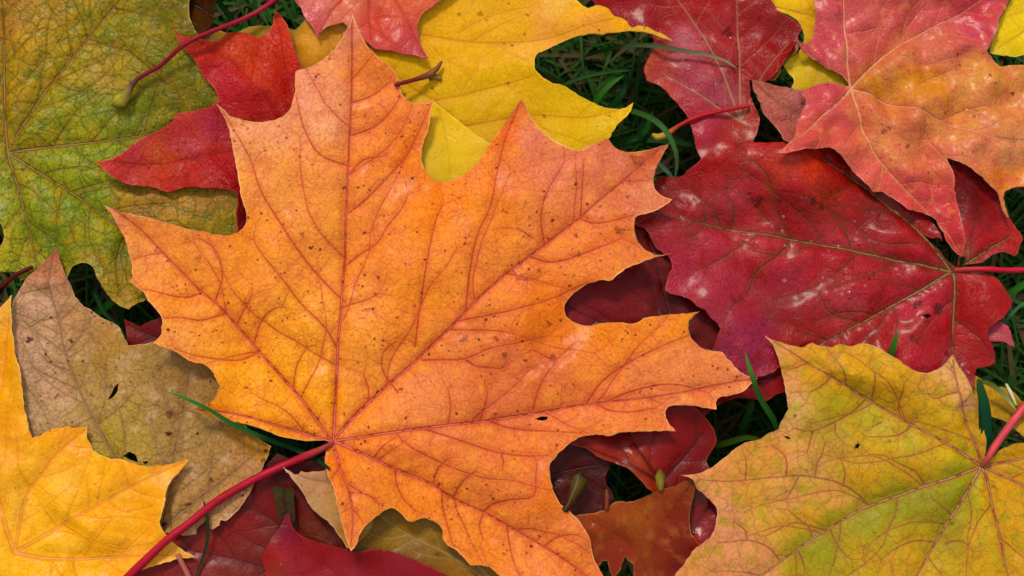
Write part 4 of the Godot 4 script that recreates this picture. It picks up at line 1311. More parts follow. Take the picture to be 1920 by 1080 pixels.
	leaf({
		"label": "smooth golden yellow maple leaf with a folded under lobe, top centre", "seed": 20,
		"o": Vector2(-17.2,-47.7),
		"out": PackedVector2Array([Vector2(-47.2,-85.7), Vector2(-35.1,-93.5), Vector2(-22.9,-104.5), Vector2(-3.5,-109.5), Vector2(17.6,-102.5), Vector2(22.1,-94.5), Vector2(24.8,-92.3), Vector2(27.8,-93.7), Vector2(29.6,-93.3), Vector2(31.6,-92.1), Vector2(33.0,-90.3), Vector2(35.1,-89.6), Vector2(37.1,-88.9), Vector2(38.1,-87.4), Vector2(39.3,-86.5), Vector2(41.2,-87.0), Vector2(42.8,-87.0), Vector2(45.6,-85.8), Vector2(48.4,-84.6), Vector2(50.8,-83.3), Vector2(53.2,-81.7), Vector2(50.1,-82.6), Vector2(47.3,-83.9), Vector2(44.5,-84.6), Vector2(41.7,-84.9), Vector2(38.6,-85.4), Vector2(34.7,-84.7), Vector2(31.2,-84.1), Vector2(28.8,-83.5), Vector2(26.5,-83.7), Vector2(23.9,-83.5), Vector2(21.3,-83.2), Vector2(19.5,-82.9), Vector2(17.4,-82.4), Vector2(15.3,-81.6), Vector2(13.4,-80.7), Vector2(10.8,-79.4), Vector2(8.7,-78.6), Vector2(7.7,-77.0), Vector2(7.3,-74.7), Vector2(7.6,-72.7), Vector2(9.2,-70.9), Vector2(11.3,-69.6), Vector2(13.4,-68.5), Vector2(15.7,-68.2), Vector2(17.4,-67.5), Vector2(21.4,-65.0), Vector2(24.0,-63.6), Vector2(26.6,-62.4), Vector2(29.2,-61.0), Vector2(32.3,-59.9), Vector2(35.0,-59.7), Vector2(36.9,-60.2), Vector2(39.6,-62.0), Vector2(38.6,-59.2), Vector2(37.2,-57.1), Vector2(35.1,-55.4), Vector2(32.9,-52.7), Vector2(31.7,-50.5), Vector2(29.6,-48.9), Vector2(27.2,-48.2), Vector2(24.2,-46.4), Vector2(13.8,-39.2), Vector2(0.0,-34.1), Vector2(-10.3,-30.5), Vector2(-19.0,-43.0), Vector2(-29.5,-51.8), Vector2(-38.3,-64.4), Vector2(-45.1,-76.1)]),
		"veins": [PackedVector2Array([Vector2(-25.1,-63.0), Vector2(-17.3,-64.6), Vector2(-5.2,-67.7), Vector2(6.9,-70.6)]), PackedVector2Array([Vector2(-17.3,-53.9), Vector2(-5.2,-56.2), Vector2(6.9,-58.0), Vector2(24.2,-57.3), Vector2(38.1,-60.2)]), PackedVector2Array([Vector2(-25.1,-63.0), Vector2(-31.2,-66.4), Vector2(-40.0,-72.7)]), PackedVector2Array([Vector2(-17.3,-53.9), Vector2(-25.1,-63.0)]), PackedVector2Array([Vector2(-45.4,-86.3), Vector2(-29.7,-85.4), Vector2(-15.7,-83.2), Vector2(0.0,-82.5), Vector2(13.9,-83.9), Vector2(33.2,-89.0)])],
		"sec": [PackedVector2Array([Vector2(-17.4,-86.1), Vector2(-12.2,-89.4), Vector2(-5.2,-92.3), Vector2(7.0,-94.5)]), PackedVector2Array([Vector2(-5.2,-67.7), Vector2(0.0,-68.8)])],
		"cols": [[-40.0, -76.3, Color8(206,148,3)], [-34.7, -67.3, Color8(202,154,3)], [-20.9, -85.4, Color8(216,154,5)], [-28.0, -90.9, Color8(208,148,14)], [-10.5, -92.7, Color8(214,154,21)], [0.0, -89.0, Color8(218,154,14)], [12.2, -87.2, Color8(218,142,47)], [24.5, -90.9, Color8(222,154,3)], [26.2, -87.2, Color8(216,138,47)], [17.5, -94.5, Color8(218,162,56)], [-10.4, -76.3, Color8(214,154,3)], [3.5, -79.9, Color8(218,154,37)], [-13.9, -67.3, Color8(204,154,3)], [0.0, -70.9, Color8(210,158,3)], [6.9, -63.7, Color8(202,154,3)], [-10.4, -60.2, Color8(198,150,3)], [-17.3, -54.8, Color8(198,150,3)], [-6.9, -51.2, Color8(194,146,3)], [17.3, -60.2, Color8(204,158,3)], [27.6, -54.8, Color8(202,160,3)], [20.7, -51.2, Color8(206,162,3)], [36.3, -58.4, Color8(214,168,3)], [33.2, -91.8, Color8(226,154,3)], [43.6, -86.3, Color8(218,154,37)]],
		"lifts": [[27.9, -89.0, 13.4, 6], [36.3, -60.2, 8.4, 3], [8.7, -74.5, 5.0, 2]],
		"blots": [[10.4, -57.8, 0.8, 0.6], [-1.2, -68.6, 0.7, 0.6], [-17.5, -92.5, 0.5, 0.9], [-10.5, -92.5, 0.8, 0.6], [-8.4, -90.5, 0.5, 0.8]],
		"specks": [160, 0.14, 0.45, Color8(100,60,3)],
		"net": [3.0, 0.16, Color8(162,106,5)],
		"mottle": [Color8(194,138,3), 0.6, 0.9, 0.3],
		"vc": Color8(186,118,21), "rc": Color8(233,194,90),
		"blotch": 16, "vs": 0.6, "rough": 0.5, "amp": 2.4, "vw": 0.6, "branch": 14, "twigs": 0.8, "grain": 0.16, "quilt": 0.9, "ribs": false, "coat": 0, "coat_rough": 0.4, "wet_at": 120, "fine": 0.35, "valley": 1.2, "shine": 0.18, "bump": 0.08, "halo": 0.3, "wave": 46})
	leaf({
		"label": "folded over tip of the golden yellow leaf, between two lobes of the orange leaf", "seed": 21,
		"o": Vector2(-22.5,-54.9),
		"out": PackedVector2Array([Vector2(-25.6,-62.1), Vector2(-22.5,-59.8), Vector2(-17.3,-55.5), Vector2(-12.1,-51.3), Vector2(-7.2,-47.7), Vector2(-4.3,-42.3), Vector2(-10.3,-35.4), Vector2(-18.8,-30.2), Vector2(-27.4,-31.9), Vector2(-32.6,-40.6), Vector2(-30.2,-51.3), Vector2(-27.7,-58.5)]),
		"veins": [PackedVector2Array([Vector2(-23.9,-59.3), Vector2(-21.6,-51.3), Vector2(-20.3,-42.5), Vector2(-19.2,-34.5)])],
		"sec": [PackedVector2Array([Vector2(-21.6,-51.3), Vector2(-18.1,-49.2)]), PackedVector2Array([Vector2(-21.0,-46.9), Vector2(-24.9,-42.5)])],
		"cols": [[-22.5, -54.9, Color8(214,168,5)], [-18.9, -46.0, Color8(214,170,17)], [-25.8, -42.5, Color8(204,164,27)], [-22.3, -37.2, Color8(201,160,5)], [-12.1, -46.0, Color8(210,166,3)]],
		"specks": [20, 0.12, 0.3, Color8(132,94,3)],
		"net": [2.8, 0.06, Color8(178,126,3)],
		"vc": Color8(194,148,5), "rc": Color8(226,194,73),
		"vs": 0.5, "rough": 0.4, "amp": 1.0, "vw": 0.6, "branch": 0, "twigs": 0.4, "grain": 0.08, "gap": 1.6, "ribs": false, "rest": 0.6})
	leaf({
		"label": "salmon red leaf with a pointed lobe hanging in from the top edge", "seed": 22,
		"o": Vector2(-45.7,-114.4),
		"out": PackedVector2Array([Vector2(-73.6,-107.0), Vector2(-71.7,-99.7), Vector2(-71.2,-95.9), Vector2(-69.5,-94.0), Vector2(-68.7,-92.3), Vector2(-67.9,-90.3), Vector2(-66.2,-88.2), Vector2(-64.8,-86.4), Vector2(-64.1,-84.7), Vector2(-63.4,-82.9), Vector2(-62.8,-84.5), Vector2(-61.6,-86.2), Vector2(-59.3,-87.6), Vector2(-57.2,-88.1), Vector2(-55.2,-88.5), Vector2(-52.3,-86.1), Vector2(-49.3,-83.3), Vector2(-46.8,-81.0), Vector2(-44.5,-78.8), Vector2(-42.4,-78.5), Vector2(-40.4,-78.5), Vector2(-37.3,-78.1), Vector2(-34.7,-77.5), Vector2(-32.1,-77.2), Vector2(-30.0,-76.7), Vector2(-27.2,-76.1), Vector2(-28.0,-78.0), Vector2(-29.6,-80.8), Vector2(-30.5,-84.2), Vector2(-31.0,-87.6), Vector2(-30.4,-89.3), Vector2(-29.7,-91.1), Vector2(-27.9,-92.7), Vector2(-26.2,-93.9), Vector2(-21.0,-97.8), Vector2(-14.0,-106.9), Vector2(-28.2,-118.2), Vector2(-49.3,-120.0), Vector2(-67.1,-116.9)]),
		"veins": [PackedVector2Array([Vector2(-45.7,-114.4), Vector2(-54.2,-99.7), Vector2(-59.3,-92.4), Vector2(-63.4,-84.0)]), PackedVector2Array([Vector2(-45.7,-114.4), Vector2(-38.5,-97.9), Vector2(-33.1,-86.9), Vector2(-28.1,-77.1)]), PackedVector2Array([Vector2(-47.4,-107.0), Vector2(-47.1,-92.4), Vector2(-46.1,-82.4)])],
		"sec": [PackedVector2Array([Vector2(-45.4,-90.9), Vector2(-38.4,-90.6), Vector2(-31.4,-90.9)]), PackedVector2Array([Vector2(-47.1,-87.8), Vector2(-41.8,-84.2), Vector2(-37.4,-79.7)])],
		"cols": [[-68.1, -94.2, Color8(190,90,86)], [-62.8, -92.4, Color8(198,94,90)], [-64.4, -86.0, Color8(186,69,69)], [-55.8, -90.6, Color8(198,94,73)], [-52.4, -94.2, Color8(202,106,73)], [-45.4, -90.6, Color8(194,69,47)], [-38.4, -92.4, Color8(198,86,56)], [-41.8, -83.3, Color8(190,60,51)], [-33.1, -83.3, Color8(182,60,60)], [-31.4, -92.4, Color8(198,81,47)], [-27.8, -77.0, Color8(162,51,60)], [-38.3, -85.1, Color8(186,51,42)], [-59.4, -96.0, Color8(202,114,98)]],
		"lifts": [[-27.8, -77.9, 8.4, 2]],
		"specks": [50, 0.12, 0.3, Color8(116,27,14)],
		"net": [2.2, 0.16, Color8(154,51,37)],
		"mottle": [Color8(218,122,56), 0.6, 0.85, 0.5],
		"vc": Color8(170,42,27), "rc": Color8(210,122,98),
		"vs": 0.55, "rough": 0.38, "amp": 2.2, "bump": 0.1, "twigs": 0.5, "coat": 0.15, "wet_at": 125, "coat_rough": 0.22, "fine": 0.45, "quilt": 1.3, "valley": 2.0, "wave": 22})
	leaf({
		"label": "dark red wet leaf in the hollow right of the orange leaf's lower lobe", "seed": 23,
		"o": Vector2(46.6,58.2),
		"out": PackedVector2Array([Vector2(16.6,48.7), Vector2(20.0,49.5), Vector2(22.8,50.0), Vector2(24.9,51.3), Vector2(26.9,52.8), Vector2(29.9,53.8), Vector2(32.4,54.8), Vector2(36.8,56.8), Vector2(38.6,58.6), Vector2(40.1,60.2), Vector2(41.9,62.2), Vector2(44.0,63.8), Vector2(47.4,65.6), Vector2(56.6,62.3), Vector2(61.9,56.2), Vector2(61.0,53.9), Vector2(61.9,51.9), Vector2(63.1,50.4), Vector2(64.2,47.9), Vector2(64.1,45.7), Vector2(63.2,43.5), Vector2(62.0,41.9), Vector2(58.4,38.4), Vector2(50.3,31.6), Vector2(32.0,33.1), Vector2(18.4,39.9)]),
		"veins": [PackedVector2Array([Vector2(46.5,60.7), Vector2(42.5,54.9), Vector2(38.4,48.3), Vector2(34.3,39.9)]), PackedVector2Array([Vector2(46.5,60.7), Vector2(55.0,51.6), Vector2(60.2,45.0)]), PackedVector2Array([Vector2(46.5,60.7), Vector2(36.6,55.2), Vector2(21.7,49.3)])],
		"cols": [[23.4, 47.4, Color8(121,18,3)], [30.0, 51.6, Color8(148,38,3)], [38.3, 56.6, Color8(148,46,11)], [42.4, 61.5, Color8(145,42,11)], [33.4, 46.6, Color8(110,3,3)], [43.4, 46.6, Color8(113,3,3)], [53.4, 48.3, Color8(115,3,3)], [51.6, 54.9, Color8(108,3,3)], [60.1, 48.3, Color8(106,3,3)], [55.2, 39.9, Color8(111,3,3)], [46.6, 53.3, Color8(123,4,3)]],
		"lifts": [[38.3, 56.6, 8.4, 3]],
		"specks": [40, 0.15, 0.4, Color8(76,18,11)],
		"net": [2.6, 0.12, Color8(76,3,3)],
		"vc": Color8(60,3,3), "rc": Color8(156,66,28),
		"vs": 0.6, "rough": 0.4, "coat": 0.12, "amp": 2.0, "ribs": false, "twigs": 0.4, "wet_at": 110, "coat_rough": 0.3})
	leaf({
		"label": "deep red ribbed leaf glimpsed between the rust leaf and the yellow green leaf", "seed": 24,
		"o": Vector2(54.5,79.5),
		"out": PackedVector2Array([Vector2(52.2,58.2), Vector2(58.0,59.9), Vector2(66.6,64.8), Vector2(67.9,76.3), Vector2(59.5,82.8), Vector2(53.0,81.2), Vector2(50.6,68.1)]),
		"veins": [PackedVector2Array([Vector2(54.5,79.5), Vector2(58.0,73.0), Vector2(63.9,66.4)]), PackedVector2Array([Vector2(54.5,79.5), Vector2(56.4,69.7), Vector2(57.4,60.7)])],
		"cols": [[58.1, 66.4, Color8(108,3,3)], [61.3, 73.0, Color8(123,3,12)], [57.9, 76.3, Color8(143,3,3)]],
		"vc": Color8(77,3,3), "rc": Color8(143,34,34),
		"rough": 0.3, "coat": 0.2, "coat_rough": 0.2, "amp": 1.0, "ppm": 3})
	leaf({
		"label": "rust orange brown leaf with torn lower edge under the big leaf, bottom centre", "seed": 25,
		"o": Vector2(45.9,95.6),
		"out": PackedVector2Array([Vector2(13.2,73.8), Vector2(19.8,71.0), Vector2(22.3,70.5), Vector2(24.3,70.2), Vector2(26.8,69.7), Vector2(28.6,69.2), Vector2(30.1,68.1), Vector2(31.4,66.9), Vector2(33.1,66.4), Vector2(35.2,66.6), Vector2(37.6,66.4), Vector2(39.7,65.8), Vector2(41.8,64.8), Vector2(44.3,63.5), Vector2(46.3,62.7), Vector2(48.4,62.2), Vector2(50.6,61.7), Vector2(52.7,60.6), Vector2(54.8,59.9), Vector2(56.6,59.4), Vector2(56.7,61.6), Vector2(56.4,64.8), Vector2(55.4,67.8), Vector2(54.9,71.8), Vector2(55.4,76.2), Vector2(57.6,79.1), Vector2(60.9,86.0), Vector2(62.4,97.3), Vector2(47.6,102.1), Vector2(39.6,94.1), Vector2(38.0,90.1), Vector2(37.7,85.7), Vector2(36.1,84.8), Vector2(35.3,83.3), Vector2(34.1,85.4), Vector2(33.4,87.7), Vector2(31.4,90.1), Vector2(30.2,87.7), Vector2(29.7,84.9), Vector2(28.1,84.7), Vector2(26.7,86.3), Vector2(26.1,88.5), Vector2(19.8,90.9), Vector2(14.8,84.4)]),
		"veins": [PackedVector2Array([Vector2(45.9,95.6), Vector2(44.5,82.7), Vector2(49.6,69.7), Vector2(55.9,60.7)]), PackedVector2Array([Vector2(45.9,95.6), Vector2(36.3,79.5), Vector2(24.8,72.2)])],
		"cols": [[24.8, 73.8, Color8(133,51,3)], [33.1, 73.0, Color8(140,58,3)], [39.7, 73.0, Color8(147,71,3)], [48.0, 68.1, Color8(133,51,3)], [54.7, 63.2, Color8(122,54,3)], [52.9, 71.3, Color8(114,31,3)], [39.6, 79.5, Color8(131,58,3)], [47.8, 79.5, Color8(119,35,3)], [31.3, 79.5, Color8(129,43,3)], [31.3, 84.3, Color8(122,31,4)], [52.7, 81.1, Color8(108,21,3)], [42.7, 87.6, Color8(122,43,3)], [55.9, 86.0, Color8(105,16,3)]],
		"lifts": [[31.5, 68.1, 8.4, 2]],
		"blots": [[42.2, 71.3, 0.7, 0.4], [48.8, 71.3, 0.7, 0.5]],
		"specks": [70, 0.15, 0.4, Color8(56,3,3)],
		"net": [2.0, 0.14, Color8(100,26,3)],
		"mottle": [Color8(150,91,26), 0.55, 0.85, 0.5],
		"vc": Color8(114,26,3), "rc": Color8(174,114,62),
		"blotch": 7, "vs": 0.35, "rough": 0.36, "amp": 2.0, "ribs": false})
	leaf({
		"label": "big wet crimson leaf with an olive midrib, stalk pointing to the right edge", "seed": 26,
		"o": Vector2(141.4,-6.6),
		"out": PackedVector2Array([Vector2(55.0,-37.5), Vector2(57.0,-39.3), Vector2(59.1,-40.8), Vector2(61.6,-43.0), Vector2(63.3,-45.1), Vector2(64.7,-46.5), Vector2(66.8,-47.7), Vector2(69.3,-47.8), Vector2(71.9,-47.5), Vector2(76.6,-47.8), Vector2(81.5,-47.3), Vector2(86.0,-47.0), Vector2(92.1,-47.3), Vector2(110.7,-48.2), Vector2(123.8,-40.7), Vector2(127.5,-32.4), Vector2(132.1,-27.1), Vector2(135.7,-21.7), Vector2(137.6,-15.8), Vector2(136.7,-16.9), Vector2(134.0,-17.0), Vector2(131.6,-19.4), Vector2(133.4,-16.6), Vector2(136.0,-14.1), Vector2(138.1,-11.5), Vector2(140.1,-9.1), Vector2(142.0,-7.7), Vector2(143.3,-8.6), Vector2(142.6,-10.2), Vector2(143.9,-10.9), Vector2(145.0,-10.3), Vector2(144.5,-8.7), Vector2(143.7,-7.8), Vector2(145.6,-8.4), Vector2(148.2,-8.7), Vector2(151.0,-9.4), Vector2(152.9,-11.0), Vector2(154.3,-11.7), Vector2(157.3,-12.7), Vector2(158.9,-12.3), Vector2(160.9,-11.0), Vector2(162.2,-12.4), Vector2(163.2,-14.9), Vector2(164.2,-17.2), Vector2(163.2,-19.4), Vector2(161.8,-21.3), Vector2(160.6,-23.0), Vector2(159.2,-24.3), Vector2(158.1,-28.7), Vector2(156.5,-35.7), Vector2(151.2,-42.3), Vector2(158.2,-40.7), Vector2(144.3,-47.3), Vector2(140.3,-36.8), Vector2(142.1,-28.4), Vector2(142.6,-17.5), Vector2(142.5,-12.5), Vector2(142.7,-7.8), Vector2(143.2,-7.1), Vector2(145.6,-6.8), Vector2(148.0,-6.4), Vector2(150.6,-5.6), Vector2(152.4,-4.8), Vector2(154.1,-3.7), Vector2(155.6,-1.6), Vector2(156.7,0.0), Vector2(157.5,1.4), Vector2(159.2,3.7), Vector2(158.3,5.4), Vector2(156.9,7.0), Vector2(154.7,9.4), Vector2(152.3,10.9), Vector2(150.8,12.2), Vector2(150.3,13.8), Vector2(150.9,16.2), Vector2(151.9,18.2), Vector2(152.7,20.5), Vector2(152.7,23.1), Vector2(151.2,24.1), Vector2(149.2,24.4), Vector2(147.2,24.7), Vector2(146.0,26.5), Vector2(145.2,30.3), Vector2(140.4,36.7), Vector2(124.1,33.3), Vector2(100.5,26.7), Vector2(85.5,25.0), Vector2(83.9,24.8), Vector2(82.1,26.2), Vector2(79.9,27.2), Vector2(77.7,27.9), Vector2(75.9,28.0), Vector2(70.2,26.8), Vector2(65.4,23.3), Vector2(63.0,19.1), Vector2(64.2,16.6), Vector2(65.0,14.5), Vector2(65.5,12.8), Vector2(64.9,11.1), Vector2(64.0,10.3), Vector2(62.1,9.0), Vector2(61.5,7.8), Vector2(60.8,6.7), Vector2(58.7,6.2), Vector2(57.6,4.8), Vector2(56.7,3.7), Vector2(55.3,2.8), Vector2(52.9,2.0), Vector2(50.2,1.4), Vector2(48.6,0.0), Vector2(49.2,-2.3), Vector2(49.4,-4.0), Vector2(50.4,-5.8), Vector2(51.0,-7.7), Vector2(50.3,-10.3), Vector2(48.1,-12.0), Vector2(46.6,-13.2), Vector2(45.4,-14.7), Vector2(44.4,-16.5), Vector2(43.7,-18.2), Vector2(42.5,-19.7), Vector2(40.9,-20.4), Vector2(37.5,-22.0), Vector2(38.4,-24.7), Vector2(41.0,-27.3), Vector2(45.6,-34.9), Vector2(47.9,-37.2), Vector2(51.6,-37.2)]),
		"veins": [PackedVector2Array([Vector2(140.9,-6.3), Vector2(134.2,-7.8), Vector2(127.4,-9.2), Vector2(108.9,-13.2), Vector2(89.8,-16.6), Vector2(70.4,-19.9), Vector2(54.6,-23.1), Vector2(43.6,-25.5)]), PackedVector2Array([Vector2(140.5,-5.9), Vector2(138.6,-5.0), Vector2(130.4,-0.1), Vector2(120.6,5.1), Vector2(113.1,9.3), Vector2(105.7,13.1), Vector2(97.7,17.3), Vector2(87.4,21.5)]), PackedVector2Array([Vector2(140.6,-6.8), Vector2(135.8,-13.0), Vector2(130.9,-18.9), Vector2(123.1,-26.5), Vector2(109.8,-37.1), Vector2(99.7,-42.3)]), PackedVector2Array([Vector2(141.5,-5.7), Vector2(141.6,-0.6), Vector2(141.2,5.7), Vector2(140.2,17.7), Vector2(141.1,24.9)]), PackedVector2Array([Vector2(143.7,-7.8), Vector2(149.6,-11.3), Vector2(154.9,-14.7), Vector2(160.2,-17.8)])],
		"sec": [PackedVector2Array([Vector2(89.8,-16.6), Vector2(86.2,-22.2), Vector2(83.8,-28.3), Vector2(80.6,-37.1), Vector2(75.6,-42.3)]), PackedVector2Array([Vector2(89.8,-16.6), Vector2(85.0,-11.3), Vector2(77.2,-4.9), Vector2(76.2,-0.6), Vector2(73.6,2.8), Vector2(69.3,5.4)]), PackedVector2Array([Vector2(108.9,-13.2), Vector2(108.2,-17.8), Vector2(104.2,-24.8), Vector2(100.0,-26.5)]), PackedVector2Array([Vector2(70.4,-19.9), Vector2(71.4,-25.7), Vector2(69.3,-30.0)]), PackedVector2Array([Vector2(62.3,-21.7), Vector2(61.5,-26.5)]), PackedVector2Array([Vector2(62.3,-21.3), Vector2(57.9,-17.0)]), PackedVector2Array([Vector2(109.7,9.7), Vector2(101.4,7.1), Vector2(97.4,1.1)]), PackedVector2Array([Vector2(121.7,5.1), Vector2(123.2,9.7)])],
		"holes": [PackedVector2Array([Vector2(130.2,8.0), Vector2(132.6,7.3), Vector2(133.4,8.1), Vector2(131.9,9.0)])],
		"cols": [[58.3, -37.1, Color8(138,3,3)], [67.0, -42.3, Color8(160,5,3)], [75.5, -37.1, Color8(148,21,35)], [49.6, -28.3, Color8(127,3,3)], [47.7, -17.8, Color8(152,27,38)], [61.3, -14.4, Color8(160,32,50)], [54.3, -4.0, Color8(156,32,56)], [70.1, -28.3, Color8(154,27,42)], [79.1, -42.3, Color8(164,21,3)], [84.1, -38.8, Color8(168,38,3)], [96.1, -37.1, Color8(184,42,3)], [103.1, -42.3, Color8(129,3,3)], [99.3, -30.0, Color8(172,32,3)], [109.3, -24.8, Color8(144,3,3)], [116.2, -24.8, Color8(117,3,3)], [88.9, -28.3, Color8(138,5,14)], [80.0, -14.4, Color8(172,38,47)], [74.5, 2.8, Color8(152,27,45)], [77.5, 16.5, Color8(136,32,61)], [73.9, 24.9, Color8(129,27,56)], [88.0, 2.8, Color8(136,17,35)], [90.9, 16.5, Color8(144,3,5)], [101.9, -7.5, Color8(156,5,21)], [105.7, -19.6, Color8(164,32,47)], [117.3, -10.9, Color8(162,30,47)], [115.2, -0.6, Color8(160,30,38)], [108.2, 4.6, Color8(172,50,56)], [125.5, -4.0, Color8(152,3,21)], [125.1, 6.3, Color8(172,21,42)], [114.7, 13.1, Color8(152,3,3)], [133.7, 2.8, Color8(164,14,38)], [131.4, 16.5, Color8(156,5,14)], [125.9, -12.6, Color8(160,5,14)], [132.8, 21.5, Color8(164,21,38)], [147.2, 2.8, Color8(150,3,3)], [150.8, -0.6, Color8(154,3,3)], [145.0, 13.1, Color8(156,3,3)], [149.6, 21.5, Color8(152,3,3)], [144.4, 24.9, Color8(127,3,3)], [151.5, -14.4, Color8(168,5,14)], [158.4, -16.1, Color8(172,27,21)], [147.1, -28.3, Color8(89,3,3)], [152.0, -24.8, Color8(123,3,3)], [153.1, -12.6, Color8(172,38,56)], [149.6, -10.2, Color8(180,107,86)]],
		"lifts": [[89.2, -37.1, 11.8, 7], [80.8, -44.1, 8.4, 4], [102.5, -24.8, 8.4, 2], [113.1, -33.5, 11.8, -5], [71.8, -26.5, 10.1, 2]],
		"blots": [[79.4, -28.6, 1.5, 0.75], [85.5, -28.5, 0.8, 0.9], [77.0, -29.0, 0.8, 0.7], [95.7, -27.2, 1.5, 0.8], [98.8, -26.4, 1.2, 0.6], [129.2, 4.2, 1.5, 0.7], [136.1, 5.4, 2.0, 0.75], [135.3, 4.6, 1.0, 0.8], [70.2, 2.8, 1.3, 0.45], [131.7, 9.7, 1.0, 0.6], [125.6, 12.6, 0.7, 0.8], [118.2, -24.8, 0.7, 0.8], [128.3, 16.5, 1.0, 0.6], [126.7, 14.8, 1.3, 0.6], [137.9, 19.9, 1.0, 0.8], [90.8, 19.9, 0.7, 0.5], [68.3, 14.1, 0.7, 0.6]],
		"specks": [220, 0.12, 0.45, Color8(67,3,3)],
		"net": [2.6, 0.24, Color8(86,3,3)],
		"mottle": [Color8(136,3,3), 0.55, 0.85, 0.5],
		"mottle2": [Color8(156,21,42), 0.15, 0.45, 0.4],
		"vc": Color8(86,52,5), "rc": Color8(164,50,42),
		"rib_color": Color8(121,91,27),
		"stalk": PackedVector2Array([Vector2(142.1,-6.9), Vector2(147.7,-6.6), Vector2(154.5,-6.4), Vector2(163.0,-6.9), Vector2(175.0,-8.5), Vector2(186.9,-9.2)]), "stalk_r": [[0, 0.76], [0.3, 0.92], [1, 1.01]], "stalk_c": [[0, Color(0.334, 0.049, 0.028)], [0.15, Color(0.455, 0.009, 0.028)], [1, Color(0.501, 0.011, 0.033)]],
		"blotch": 11, "vs": 0.8, "rough": 0.42, "wet": 0.1, "amp": 4.6, "coat": 0.17, "coat_rough": 0.24, "bump": 0.11, "fine": 0.4, "quilt": 1.5, "vw": 1.0, "wet_at": 200, "ppm": 4.6, "twigs": 0.5, "valley": 3.5, "halo": 0.35, "wave": 34})
	leaf({
		"label": "dull pink curled leaf lobe left of the pink and orange leaf", "seed": 27,
		"o": Vector2(98.0,-56.0),
		"out": PackedVector2Array([Vector2(77.8,-68.6), Vector2(79.0,-68.7), Vector2(80.1,-68.5), Vector2(82.2,-67.8), Vector2(84.1,-67.3), Vector2(87.1,-66.7), Vector2(90.1,-66.5), Vector2(93.6,-65.7), Vector2(97.0,-63.7), Vector2(103.6,-56.5), Vector2(95.1,-46.0), Vector2(90.2,-44.4), Vector2(87.5,-46.1), Vector2(86.6,-47.4), Vector2(86.6,-49.8), Vector2(86.2,-51.2), Vector2(85.4,-52.9), Vector2(84.5,-54.1), Vector2(83.5,-55.4), Vector2(82.7,-56.4), Vector2(81.6,-57.5), Vector2(81.0,-58.9), Vector2(80.7,-60.5), Vector2(79.9,-62.1), Vector2(79.1,-63.8), Vector2(78.2,-65.5)]),
		"veins": [PackedVector2Array([Vector2(98.0,-56.0), Vector2(91.2,-58.7), Vector2(84.5,-63.1), Vector2(78.5,-67.6)])],
		"sec": [PackedVector2Array([Vector2(91.2,-58.7), Vector2(89.6,-62.2)]), PackedVector2Array([Vector2(91.2,-58.7), Vector2(90.2,-54.2)])],
		"cols": [[79.4, -66.7, Color8(178,98,69)], [82.7, -63.1, Color8(182,94,77)], [87.9, -63.1, Color8(182,106,90)], [91.2, -59.5, Color8(162,94,81)], [86.0, -56.9, Color8(174,79,73)], [89.3, -52.4, Color8(162,73,65)], [93.1, -63.1, Color8(170,90,86)]],
		"lifts": [[78.5, -67.6, 6.7, 3], [88.7, -59.5, 5.0, 2]],
		"blots": [[91.6, -55.6, 1.2, 0.4]],
		"specks": [30, 0.12, 0.3, Color8(100,42,27)],
		"net": [2.4, 0.35, Color8(132,60,42)],
		"mottle2": [Color8(154,65,51), 0.15, 0.5, 0.6],
		"vc": Color8(142,73,51), "rc": Color8(198,122,98),
		"rough": 0.4, "amp": 1.4, "quilt": 1.6, "bump": 0.1, "fine": 0.5})
